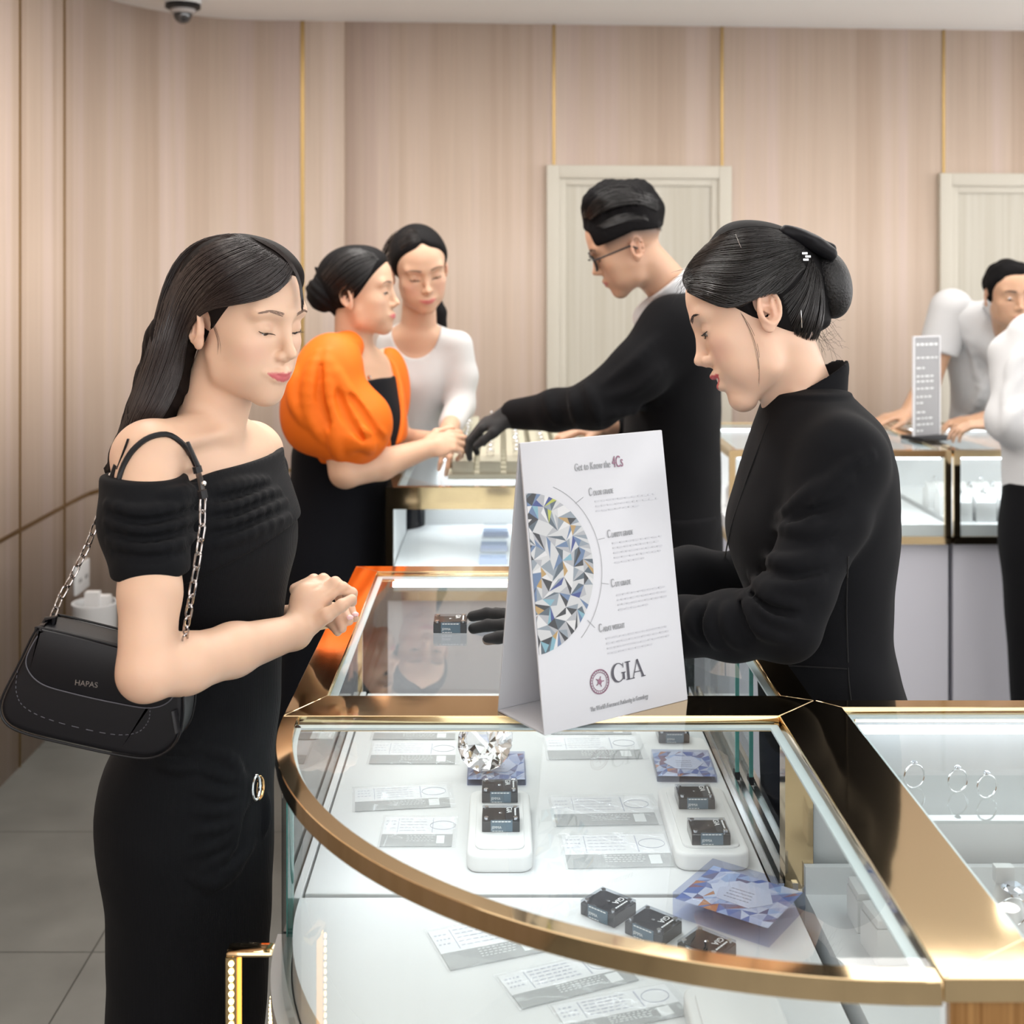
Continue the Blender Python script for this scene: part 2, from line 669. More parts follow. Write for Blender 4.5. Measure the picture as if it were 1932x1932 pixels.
# wall socket and waste bin near the curved corner
py_ = 4.62
sxy = at_s(s_of_y(4.25))
so = thing('wall_socket', 'white wall socket plate low on the wood panelling, left of the woman in black', 'socket', (-1.547 + 0.001, (-1.547) * FPX / (154 - VX) - 0.02, 0))
zc = CAMH - (1086 - VY) / FPX * (-1.547 * FPX / (154 - VX))
m = MB()
m.box(0, 0.012, -0.075, 0.075, zc - 0.052, zc + 0.052)
m.build('cover_plate', white, so, bevel=0.003)
for q in (-0.035, 0.035):
    m = MB()
    for s_ in (-0.01, 0.01):
        m.box(0.011, 0.0135, q + s_ - 0.002, q + s_ + 0.002, zc - 0.012, zc + 0.002)
    m.build('socket_outlet', black_pl, so)

bc = P(179, 1140, 4.42)
bn = thing('waste_bin', 'round white waste bin against the wood panelling behind the black handbag', 'bin', (bc[0], 4.42, 0))
m = MB()
prof = [(0.062, 0.0), (0.066, 0.005), (0.075, bc[2] - 0.01), (0.078, bc[2]), (0.078, bc[2] + 0.008), (0.071, bc[2] + 0.008), (0.070, bc[2] - 0.05), (0.06, 0.02)]
m.lathe(prof, 40)
m.build('bin_body', white, bn, smooth=True)
for a in (-1.9, -1.3):
    m = MB()
    m.ball((0.075 * math.cos(a), 0.075 * math.sin(a), bc[2] - 0.06), 0.006)
    m.build('rivet', alu, bn)
m = MB()
m.box(-0.03, 0.018, -0.02, 0.012, bc[2] - 0.04, bc[2] + 0.045)
m.box(-0.01, 0.05, 0.0, 0.03, bc[2] - 0.05, bc[2] + 0.028)
o = m.build('folded_paper', white_soft)
o.location = (bc[0], 4.42, 0)
tag(o, 'white folded paper sticking out of the round white bin', 'paper')
# ================================================================ COUNTERS
HT = 1.035           # top of every counter
HD = 0.80            # display deck inside the cases
HB = 0.76            # underside of the glass cases
FT = 0.020           # brass rim height
DK = HD

def rect_rim(mb, x0, x1, y0, y1, gx0, gx1, gy0, gy1, z0, z1):
    """four mitred brass rails round a rectangular opening"""
    O = [(x0, y0), (x1, y0), (x1, y1), (x0, y1)]
    I = [(gx0, gy0), (gx1, gy0), (gx1, gy1), (gx0, gy1)]
    for i in range(4):
        j = (i + 1) % 4
        mb.prism([O[i], O[j], I[j], I[i]], z0, z1)

def glow_band(mb, gx0, gx1, gy0, gy1, wd, z0, z1):
    rect_rim(mb, gx0, gx1, gy0, gy1, gx0 + wd, gx1 - wd, gy0 + wd, gy1 - wd, z0, z1)

base_m = mat('counter_base', (0.62, 0.62, 0.69), 0.4)
cream_m = mat('cream_base', (0.80, 0.78, 0.74), 0.3)

# ---- module A (left run), a case reaching away from the camera
AX0, AX1, AY0, AY1 = -0.275, 0.415, 1.613, 2.43
gA = (-0.229, 0.3725, 1.69, 2.387)
A = thing('display_counter', 'brass-rimmed glass display counter between the woman with the handbag and the saleswoman', 'counter')
m = MB()
O = [(AX0, AY0), (0.354, AY0), (0.4125, 1.671), (AX1, AY1), (AX0, AY1)]
I = [(gA[0], gA[2]), (gA[1], gA[2]), (gA[1], gA[3]), (gA[0], gA[3])]
m.prism([O[0], O[1], O[2], I[1], I[0]], HT - FT, HT)
m.prism([O[2], O[3], I[2], I[1]], HT - FT, HT)
m.prism([O[3], O[4], I[3], I[2]], HT - FT, HT)
m.prism([O[4], O[0], I[0], I[3]], HT - FT, HT)
m.build('brass_rim', gold, A, bevel=0.0008, segs=1)
m = MB()
m.box(gA[0], gA[1], gA[2], gA[3], HT - 0.009, HT - 0.001)
m.build('glass_top', glass, A)
m = MB()
glow_band(m, *gA, 0.010, HT - 0.0125, HT - 0.0095)
m.build('glow_border', edge_glow, A)
m = MB()
m.box(AX0 + 0.004, AX0 + 0.010, AY0 + 0.01, AY1 - 0.01, HB, HT - FT)
m.build('side_pane', glass, A)
m = MB()
m.box(AX0 + 0.004, AX1 - 0.004, AY1 - 0.012, AY1 - 0.006, HB, HT - FT)
m.build('end_pane', glass, A)
m = MB()
m.box(-0.250, 0.352, 1.632, 2.405, HB, HD)
m.box(-0.264, -0.2535, 1.622, 2.415, HB, HD)
m.build('display_deck', white, A, bevel=0.001, segs=1)
m = MB()
for x in (0.362, 0.380, 0.398):
    m.box(x - 0.0035, x + 0.0035, 1.635, 2.41, HD, HD + 0.012)
m.box(0.354, 0.405, 1.635, 2.41, HB, HD)
m.build('sliding_track', alu, A)
m = MB()
for (x, ya, yb) in ((0.371, 1.99, 2.41), (0.389, 1.97, 2.40)):
    m2 = MB()
    m2.box(x - 0.0025, x + 0.0025, ya, yb, HD + 0.006, HT - FT)
    pn = m2.build('sliding_pane', glass, A)
    m3 = MB()
    m3.box(x - 0.003, x + 0.003, ya - 0.003, ya + 0.001, HD + 0.014, HT - FT)
    m3.build('green_glass_edge', glass_edge, pn)
    m4 = MB()
    m4.box(x - 0.004, x + 0.004, ya - 0.004, ya + 0.012, HD + 0.004, HD + 0.016)
    m4.build('pane_shoe', black_pl, pn)
m = MB()
m.box(0.368, 0.404, 1.640, 1.672, HD, HT - FT)
m.build('corner_post', gold, A)
m = MB()
m.box(-0.20, 0.345, 2.372, 2.382, HT - 0.026, HT - 0.018)
m.build('led_strip', led, A)
m = MB()
m.box(AX0 + 0.004, AX0 + 0.014, AY1 - 0.016, AY1 - 0.004, HB, HT - FT)
m.build('brass_post', gold, A)
m = MB()
m.box(AX0 + 0.01, AX1 - 0.005, AY0 + 0.01, AY1 - 0.005, 0.0, HB - 0.02)
m.build('counter_base', cream_m, A)
m = MB()
m.box(AX0, AX1, AY0 + 0.003, AY1, HB - 0.02, HB)
m.build('sill', alu, A)

# ---- the quarter-round corner module
FC = (0.352, 1.61)
RX, RY = 0.627, 0.600

def arc(off, n=72, a0=PI, a1=PI * 1.5):
    return [(FC[0] + (RX - off) * math.cos(a), FC[1] + (RY - off) * math.sin(a)) for a in np.linspace(a0, a1, n)]

def sector(off, x1, y1, n=72):
    """filled quarter ellipse clipped to the corner (x1, y1)"""
    pts = [p for p in arc(off, n) if p[0] <= x1 and p[1] <= y1]
    return [(pts[0][0], y1)] + pts + [(x1, pts[-1][1]), (x1, y1)]

F = thing('corner_display_counter', 'quarter-round brass-rimmed glass corner case in the foreground', 'counter')
m = MB()
m.strip(arc(0.020), arc(0.0), HT - FT, HT)
m.build('curved_brass_rim', gold, F, bevel=0.0008, segs=1)
m = MB()
m.prism(sector(0.020, FC[0] - 0.001, FC[1] - 0.002), HT - 0.009, HT - 0.001)
m.build('glass_top', glass, F)
m = MB()
inn = [(max(min(p[0], 0.343), -9), min(p[1], 1.600)) for p in arc(0.025)]
m.strip(inn, [(min(p[0], 0.351), min(p[1], 1.608)) for p in arc(0.020)], HT - 0.0125, HT - 0.0095)
m.box(-0.255, 0.351, 1.597, 1.608, HT - 0.0125, HT - 0.0095)
m.box(0.340, 0.351, 1.03, 1.597, HT - 0.0125, HT - 0.0095)
m.build('glow_border', edge_glow, F)
m = MB()
m.strip(arc(0.014), arc(0.007), HB, HT - FT)
m.build('curved_front_pane', glass, F, smooth=True)
m = MB()
m.box(FC[0] - RX + 0.006, FC[0] - RX + 0.014, 1.603, 1.612, HB, HT - FT)
m.build('green_glass_edge', glass_edge, F)
m = MB()
m.prism(sector(0.020, 0.372, 1.622), HB, HD)
m.build('display_deck', white, F)
m = MB()
m.strip(arc(0.018), arc(-0.006), HB - 0.022, HB)
m.build('curved_sill', mat('pale_aluminium', (0.72, 0.74, 0.74), 0.35, 0.6), F)
m = MB()
m.prism(sector(-0.002, FC[0] - 0.001, FC[1] - 0.002), 0.0, HB - 0.022)
m.build('curved_base', cream_m, F, smooth=False)
m = MB()
for k, p in enumerate(arc(-0.006, 110)[4:70]):
    m.ball((p[0], p[1], HB - 0.045), 0.0022, 6)
m.build('warm_led_dots', led_warm, F)
m = MB()
m.strip(arc(-0.003, 60)[2:40], arc(-0.0045, 60)[2:40], HB - 0.050, HB - 0.040)
m.build('led_channel', gold_dark, F)

# ---- module to the right
RX0, RX1, RY0, RY1 = 0.354, 1.9, 1.015, 1.672
R = thing('display_counter', 'glass-topped brass counter at the right edge, in front of the saleswoman in black', 'counter')
gR = (0.443, 1.84, 1.075, 1.645)
m = MB()
O = [(RX0, RY0), (RX1, RY0), (RX1, RY1), (0.4135, RY1), (RX0 + 0.0005, 1.6125)]
I = [(gR[0], gR[2]), (gR[1], gR[2]), (gR[1], gR[3]), (gR[0], gR[3])]
m.prism([O[0], O[1], I[1], I[0]], HT - FT, HT)
m.prism([O[1], O[2], I[2], I[1]], HT - FT, HT)
m.prism([O[2], O[3], I[3], I[2]], HT - FT, HT)
m.prism([O[3], O[4], O[0], I[0], I[3]], HT - FT, HT)
m.build('brass_rim', gold, R, bevel=0.0008, segs=1)
m = MB()
m.box(gR[0], gR[1], gR[2], gR[3], HT - 0.009, HT - 0.001)
m.build('glass_top', glass, R)
m = MB()
glow_band(m, *gR, 0.009, HT - 0.0125, HT - 0.0095)
m.build('glow_border', edge_glow, R)
wfr = mat('teak_fascia', (0.36, 0.19, 0.07), 0.25, 0.35)
noise_color(wfr, (0.24, 0.115, 0.035), (0.42, 0.23, 0.085), 1, (160, 160, 2), detail=2)
m = MB()
m.box(RX0 + 0.006, RX1 - 0.004, RY0 + 0.003, RY0 + 0.012, HB - 0.02, HT - FT)
m.build('front_fascia', wfr, R)
m = MB()
m.box(0.392, RX1 - 0.02, 1.03, 1.640, HB, HD)
m.box(0.392, RX1 - 0.02, 1.630, 1.640, HD, HD + 0.035)
m.build('display_deck', white, R)
m = MB()
m.box(0.46, RX1 - 0.05, 1.632, 1.642, HT - 0.030, HT - 0.022)
m.build('led_strip', led, R)
m = MB()
m.box(0.41, RX1, RY1 - 0.010, RY1 - 0.004, HB, HT - FT)
m.build('rear_panel', white, R)
m = MB()
m.box(RX0 + 0.006, RX1 - 0.004, RY0 + 0.012, RY1 - 0.004, 0.0, HB - 0.02)
m.build('counter_base', cream_m, R)

# ---- brass handrail frame with warm LEDs beside the corner case
H = thing('led_lit_brass_frame', 'small brass frame with a row of warm LED dots beside the corner case', 'frame')
hy = 1.40
z1 = CAMH - (1777 - VY) / FPX * hy
z0 = CAMH - (1800 - VY) / FPX * (hy - 0.03)
xa, xb = (434 - VX) / FPX * hy, (520 - VX) / FPX * hy
m = MB()
m.box(xa, xb, hy - 0.022, hy, z1 - 0.006, z1)
m.build('top_bar', gold, H, bevel=0.003)
m = MB()
m.box(xa, xa + 0.012, hy - 0.022, hy, 0.0, z1 - 0.006)
m.build('upright', gold_dark, H)
m = MB()
m.box(xa + 0.0123, xa + 0.0135, hy - 0.020, hy - 0.004, 0.25, z1 - 0.008)
m.build('glowing_channel', mat('warm_channel', (0.9, 0.5, 0.1), 0.4, emit=(1, 0.42, 0.05), estr=1.3), H)
m = MB()
zz = z1 - 0.012
while zz > 0.45:
    m.ball((xa + 0.006, hy - 0.0225, zz), 0.0028, 8)
    zz -= 0.0082
m.build('warm_led_dots', led_warm, H)

# ---- counters further back
def back_counter(label, x0, x1, y0, y1, fasc=0.045, front_glass=True, base=True, wd=0.028):
    B = thing('display_counter', label, 'counter')
    m = MB()
    rect_rim(m, x0, x1, y0, y1, x0 + wd, x1 - wd, y0 + wd, y1 - wd, HT - 0.012, HT)
    m.build('brass_rim', gold, B)
    m = MB()
    m.box(x0 + wd, x1 - wd, y0 + wd, y1 - wd, HT - 0.009, HT - 0.001)
    m.build('glass_top', glass, B)
    m = MB()
    glow_band(m, x0 + wd, x1 - wd, y0 + wd, y1 - wd, 0.018, HT - 0.0125, HT - 0.0095)
    m.build('glow_border', edge_glow, B)
    m = MB()
    t = 0.02
    m.box(x0, x1, y0, y0 + 0.012, HT - 0.012 - fasc, HT - 0.012)
    m.box(x0, x0 + t, y0, y0 + 0.012, HB, HT - 0.012 - fasc)
    m.box(x1 - t, x1, y0, y0 + 0.012, HB, HT - 0.012 - fasc)
    m.box(x0, x1, y0, y0 + 0.012, HB - 0.02, HB + 0.004)
    m.box(x0, x0 + 0.012, y1 - 0.02, y1, HB, HT - 0.012)
    m.box(x1 - 0.012, x1, y1 - 0.02, y1, HB, HT - 0.012)
    m.box(x0, x0 + 0.012, y0 + 0.012, y1 - 0.02, HB - 0.02, HB)
    m.box(x1 - 0.012, x1, y0 + 0.012, y1 - 0.02, HB - 0.02, HB)
    m.box(x0, x0 + 0.012, y0 + 0.012, y1 - 0.02, HT - 0.025, HT - 0.012)
    m.box(x1 - 0.012, x1, y0 + 0.012, y1 - 0.02, HT - 0.025, HT - 0.012)
    m.build('brass_frame', gold, B)
    m = MB()
    m.box(x0 + t, x1 - t, y0 + 0.003, y0 + 0.008, HB, HT - 0.012 - fasc)
    m.build('front_pane', glass, B)
    m = MB()
    m.box(x0 + 0.012, x1 - 0.012, y0 + 0.012, y1 - 0.02, HB, HD)
    m.box(x0 + 0.012, x1 - 0.012, y1 - 0.02, y1 - 0.012, HB, HT - 0.03)
    m.build('display_deck', white, B)
    if x0 < 0:
        m = MB()
        m.box(x0 + 0.003, x0 + 0.009, y0 + 0.012, y1 - 0.02, HB, HT - 0.025)
        m.build('side_panel', white, B)
    for ya in (y0 + 0.014, y1 - 0.04):
        m = MB()
        m.box(x0 + 0.03, x1 - 0.03, ya, ya + 0.010, HT - 0.03, HT - 0.022)
        m.build('led_strip', led, B)
    m = MB()
    m.box(x0 + 0.004, x1 - 0.004, y0 + 0.02, y1 - 0.01, 0.0, HB - 0.02)
    m.build('counter_base', base_m, B)
    return B

BX0, BX1 = -0.297, 0.30
back_counter('brass and glass counter under the ring trays, in front of the woman in orange', BX0, BX1, 3.31, 4.02)
back_counter('rear brass and glass counter continuing behind the ring trays', BX0, BX1, 4.03, 4.72)
back_counter('white counter with brass-framed lit glass case, behind the saleswoman', 0.72, 1.417, 3.99, 4.74, fasc=0.010)
back_counter('white counter with brass-framed lit glass case at the right edge', 1.425, 2.2, 3.99, 4.74, fasc=0.010)

# case lighting (LED strips inside the cases)
def led_light(x, y, z, sx, sy, p):
    area('case_led', (x, y, z), (0, 0, 0), sx, sy, p, (0.93, 0.97, 1.0))
led_light(0.05, 2.36, HT - 0.03, 0.5, 0.01, 0.24)
led_light(-0.22, 2.0, HT - 0.03, 0.01, 0.7, 0.24)
led_light(0.02, 1.64, HT - 0.03, 0.5, 0.03, 0.45)
for (x0_, x1_, y_) in ((BX0, BX1, 3.35), (BX0, BX1, 3.95), (0.75, 1.4, 4.03), (1.45, 2.15, 4.03)):
    led_light((x0_ + x1_) / 2, y_, HT - 0.035, x1_ - x0_ - 0.06, 0.01, 1.0)
# ================================================================ THINGS ON AND IN THE CASES
acr = glass_mat('clear_acrylic', (0.93, 0.95, 0.97), 1.49)
acr_dark = mat('smoked_acrylic', (0.035, 0.04, 0.045), 0.08, 0, 0.6)
label_m = mat('blue_grey_label', (0.10, 0.16, 0.21), 0.4)
ink_w = mat('white_ink', (0.85, 0.87, 0.88), 0.5)
ink_g = mat('grey_ink', (0.33, 0.34, 0.36), 0.5)
ink_d = mat('dark_ink', (0.06, 0.06, 0.08), 0.5)
ink_p = mat('plum_ink', (0.25, 0.12, 0.18), 0.5)
silver = mat('silver', (0.85, 0.86, 0.88), 0.12, 1.0)
paper = mat('certificate_paper', (0.86, 0.87, 0.89), 0.6)
paper_grey = mat('grey_certificate_band', (0.36, 0.37, 0.37), 0.55)
paper_lil = mat('pale_grey_print', (0.50, 0.52, 0.62), 0.6)
sleeve_m = film_mat('plastic_sleeve', (0.9, 0.92, 0.95), 0.22, 0.08)
gem_m = bpy.data.materials.new('crystal')
gem_m.use_nodes = True
_b = gem_m.node_tree.nodes['Principled BSDF']
_b.inputs['Base Color'].default_value = (0.97, 0.97, 1.0, 1)
_b.inputs['Roughness'].default_value = 0.0
_b.inputs['IOR'].default_value = 1.62
_b.inputs['Transmission Weight'].default_value = 1.0

def word_row(mb, x0, x1, y, h, z, seed, mi=0, wmin=0.004, wmax=0.011, gap=0.0022):
    r = random.Random(seed)
    x = x0
    while x < x1 - wmin:
        wd = min(r.uniform(wmin, wmax), x1 - x)
        mb.add([(x, y - h / 2, z), (x + wd, y - h / 2, z), (x + wd, y + h / 2, z), (x, y + h / 2, z)], [(0, 1, 2, 3)], mi)
        x += wd + gap

# ---- GIA tent sign
sL, sR, sB = PH(1027, 1388, HT), PH(1298, 1320, HT), PH(925, 1345, HT)
ex = Vector(sR - sL)
SW = ex.length
ex.normalize()
bk_v = Vector(sB - sL)
ey = Vector((-ex.y, ex.x, 0))          # away from the viewer
depth = bk_v.dot(ey)
SH = 0.349
Msg = Matrix(((ex.x, ey.x, 0, sL[0]), (ex.y, ey.y, 0, sL[1]), (0, 0, 1, HT), (0, 0, 0, 1)))
sg = thing('tent_sign', 'white A-frame table sign with a big diamond picture, standing on the case', 'sign')
sg.matrix_world = Msg
plastic = mat('sign_plastic', (0.52, 0.53, 0.565), 0.25, 0, 0.4)
T = 0.003
m = MB()
half = depth / 2
# one folded sheet: front leaf, back leaf, base leaf
loop_o = [(0, 0), (half - 0.002, SH), (half + 0.002, SH), (depth, 0)]
Mx = Matrix(((0, 0, 1, 0), (1, 0, 0, 0), (0, 1, 0, 0), (0, 0, 0, 1)))   # (a,b,c)->(c,a,b)
m.prism([(0, 0), (half, SH), (half + 0.002, SH + 0.0005), (half + 0.002, SH - 0.012), (T, T)], 0, SW, M=Mx)
m.prism([(depth, 0), (depth - T, T), (half + 0.002, SH - 0.012), (half + 0.002, SH + 0.0005), (half + 0.004, SH)], 0, SW, M=Mx)
m.prism([(0, 0.0), (T, T), (depth - T, T), (depth, 0.0)], 0, SW, M=Mx)
m.build('folded_sheet', plastic, sg, bevel=0.0006, segs=1)
slant = math.hypot(half, SH)
ta = math.atan2(SH, half)
def face(u, v, lift=0.0008):
    """matrix on the front leaf: u along the width, v up the slope"""
    c, s_ = math.cos(ta), math.sin(ta)
    return Matrix(((1, 0, 0, u), (0, c, -s_, v * c - lift * s_), (0, s_, c, v * s_ + lift * c), (0, 0, 0, 1)))
# sign pixel -> u, v
def uv_sign(px, py):
    o = Vector((0, 0, CAMH))
    d = Vector(((px - VX) / FPX, 1, -(py - VY) / FPX))
    Mi = Msg.inverted()
    o2, d2 = Mi @ o, (Mi.to_3x3() @ d)
    n = Vector((0, -math.sin(ta), math.cos(ta)))
    t = -o2.dot(n) / d2.dot(n)
    q = o2 + d2 * t
    return q.x, q.y * math.cos(ta) + q.z * math.sin(ta)
# diamond picture: faceted disc, cut by the left edge of the sheet
dc0 = uv_sign(1000, 1083)
rad = 0.098
pic = MB()
pr = random.Random(3)
pal = [((0.03, 0.035, 0.045), 5), ((0.10, 0.14, 0.18), 5), ((0.72, 0.74, 0.76), 9), ((0.32, 0.38, 0.44), 6), ((0.15, 0.24, 0.42), 4), ((0.05, 0.08, 0.3), 1.2), ((0.55, 0.36, 0.14), 1.2), ((0.5, 0.52, 0.56), 5), ((0.55, 0.6, 0.1), 0.5), ((0.25, 0.5, 0.62), 1.2), ((0.85, 0.86, 0.88), 6), ((0.42, 0.27, 0.2), 0.8)]
pm = [mat('facet_print_%s' % 'abcdefghijkl'[i], tuple(x * 0.62 for x in c[0]), 0.4) for i, c in enumerate(pal)]
rings = [0.0, 0.18, 0.36, 0.52, 0.68, 0.84, 1.0]
cnt = [1, 8, 16, 16, 24, 32, 48]
ptsr = []
for i, (r_, n_) in enumerate(zip(rings, cnt)):
    ptsr.append([(r_ * rad * (math.cos(2 * PI * (k + 0.5 * (i % 2)) / n_ + (pr.uniform(-.08, .08) if i < 6 else 0))), r_ * rad * math.sin(2 * PI * (k + 0.5 * (i % 2)) / n_)) for k in range(n_)])
tris = []
for i in range(len(rings) - 1):
    A_, B_ = ptsr[i], ptsr[i + 1]
    na, nb = len(A_), len(B_)
    ia = ib = 0
    while ib < nb or ia < (na if na > 1 else 0):
        if na > 1 and (ib >= nb or (ia / na) < (ib / nb)):
            tris.append((A_[ia % na], A_[(ia + 1) % na], B_[ib % nb]))
            ia += 1
        else:
            tris.append((A_[ia % na], B_[ib % nb], B_[(ib + 1) % nb]))
            ib += 1
def clip_left(poly, xmin):
    out = []
    n = len(poly)
    for i in range(n):
        a, b = poly[i], poly[(i + 1) % n]
        if a[0] >= xmin:
            out.append(a)
        if (a[0] >= xmin) != (b[0] >= xmin):
            t = (xmin - a[0]) / (b[0] - a[0])
            out.append((xmin, a[1] + t * (b[1] - a[1])))
    return out
for tr_ in tris:
    # split every facet in two for a busier sparkle
    a, b, c = tr_
    mid = ((b[0] + c[0]) / 2, (b[1] + c[1]) / 2)
    for q in ([a, b, mid], [a, mid, c]):
        q = [(x + dc0[0], y + dc0[1]) for x, y in q]
        q = clip_left(q, 0.002)
        if len(q) >= 3:
            k = pr.choices(range(len(pal)), [c_[1] for c_ in pal])[0]
            pic.add([(x, y, 0) for x, y in q], [tuple(range(len(q)))], k)
o = pic.build('diamond_picture', pm, sg)
o.matrix_local = face(0, 0)
# thin arc and ticks round the picture, text rows
ln = MB()
arc_pts = [(dc0[0] + 1.14 * rad * math.cos(a), dc0[1] + 1.14 * rad * math.sin(a), 0) for a in np.linspace(-0.9, 1.15, 40)]
ln.tube(arc_pts, 0.0003, 4)
for (a, b, c, d_) in ((1085, 950, 1100, 938), (1128, 1018, 1140, 1015), (1135, 1100, 1148, 1102), (1108, 1170, 1122, 1184)):
    p, q = uv_sign(a, b), uv_sign(c, d_)
    ln.tube([(p[0], p[1], 0), (q[0], q[1], 0)], 0.0003, 4)
o = ln.build('callout_lines', ink_g, sg)
o.matrix_local = face(0, 0)
for (a, b, x2, n, sd) in ((1122, 946, 1243, 3, 1), (1155, 1025, 1248, 5, 2), (1163, 1123, 1258, 4, 3), (1143, 1205, 1262, 4, 4)):
    p, q = uv_sign(a, b), uv_sign(x2, b - 8)
    tx = MB()
    for r_ in range(n):
        word_row(tx, p[0] + 0.001 * r_ * 0.3, q[0] - (0.03 if r_ == n - 1 else 0), p[1] - r_ * 0.0062, 0.0019, 0, sd * 10 + r_)
    o = tx.build('fine_print', mat('pale_ink', (0.48, 0.49, 0.53), 0.5), sg)
    o.matrix_local = face(0, 0)
def sign_text(name, body, px, py, size, m_, sx=0.62):
    u, v = uv_sign(px, py)
    return text_obj(name, body, size, face(u, v, 0.0010), m_, sg, sx=sx)
sign_text('lettering', 'Get to Know the', 1084, 889, 0.0135, ink_g)
sign_text('lettering', '4Cs', 1155, 882, 0.021, ink_p, 0.55)
for (body, px, py) in (('OLOR GRADE', 1119, 935), ('LARITY GRADE', 1154, 1014), ('UT GRADE', 1161, 1107), ('ARAT WEIGHT', 1138, 1192)):
    sign_text('lettering', body, px, py, 0.0088, ink_g, 0.60)
    sign_text('lettering', 'C', px - 8, py + 1, 0.0150, ink_g, 0.5)
sign_text('lettering', "The World's Foremost Authority in Gemology", 1114, 1343, 0.0082, ink_g, 0.60)
# GIA in a serif hand, built from strokes
gm = MB()
def gia():
    u, v = uv_sign(1155, 1289)
    u2, _ = uv_sign(1216, 1277)
    wd = (u2 - u)
    h = 0.0225
    k = wd / 3.0
    def bar(x0, y0, x1, y1, t):
        dx, dy = x1 - x0, y1 - y0
        L = math.hypot(dx, dy)
        nx, ny = -dy / L * t / 2, dx / L * t / 2
        gm.add([(x0 + nx, y0 + ny, 0), (x0 - nx, y0 - ny, 0), (x1 - nx, y1 - ny, 0), (x1 + nx, y1 + ny, 0)], [(0, 1, 2, 3)])
    # G
    gx, gy, gr = u + k * 0.62, v + h / 2, h / 2
    pts = [(gx + gr * 0.86 * math.cos(a), gy + gr * math.sin(a)) for a in np.linspace(0.75, 2 * PI - 0.55, 30)]
    for i in range(len(pts) - 1):
        a = 0.75 + (2 * PI - 1.3) * i / 29
        bar(*pts[i], *pts[i + 1], 0.0011 + 0.0030 * max(0, -math.cos(a)))
    bar(gx + gr * 0.72, gy - gr * 0.85, gx + gr * 0.72, gy - 0.001, 0.0032)
    bar(gx + gr * 0.40, gy - 0.001, gx + gr * 1.02, gy - 0.001, 0.0012)
    bar(gx + gr * 0.72, gy + gr * 0.45, gx + gr * 0.72, gy + gr * 0.95, 0.0012)
    # I
    ix = u + k * 1.52
    bar(ix, v, ix, v + h, 0.0036)
    bar(ix - 0.0045, v + 0.0005, ix + 0.0045, v + 0.0005, 0.0012)
    bar(ix - 0.0045, v + h - 0.0005, ix + 0.0045, v + h - 0.0005, 0.0012)
    # A
    ax = u + k * 2.40
    bar(ax - 0.0085, v, ax, v + h, 0.0012)
    bar(ax, v + h, ax + 0.0085, v, 0.0030)
    bar(ax - 0.0055, v + h * 0.33, ax + 0.0055, v + h * 0.33, 0.0012)
    bar(ax - 0.0115, v + 0.0005, ax - 0.0060, v + 0.0005, 0.0012)
    bar(ax + 0.0050, v + 0.0005, ax + 0.0120, v + 0.0005, 0.0012)
gia()
o = gm.build('serif_initials', ink_d, sg)
o.matrix_local = face(0, 0, 0.0010)
u, v = uv_sign(1131, 1286)
sm = MB()
for r_, t_ in ((0.0145, 0.0007), (0.0112, 0.0004)):
    sm.tube([(u + r_ * math.cos(a), v + r_ * math.sin(a), 0) for a in np.linspace(0, 2 * PI, 40)[:-1]], t_, 4, closed=True)
for k in range(24):
    a = 2 * PI * k / 24
    sm.tube([(u + 0.0122 * math.cos(a), v + 0.0122 * math.sin(a), 0), (u + 0.0136 * math.cos(a), v + 0.0136 * math.sin(a), 0)], 0.0004, 4)
for k in range(5):
    a = 2 * PI * k / 5
    sm.tube([(u, v, 0), (u + 0.0065 * math.cos(a), v + 0.0065 * math.sin(a), 0)], 0.0006, 4)
sm.ball((u, v, 0), 0.0035, 8, sc=(1, 1, 0.15))
o = sm.build('round_seal', ink_p, sg)
o.matrix_local = face(0, 0, 0.0008)

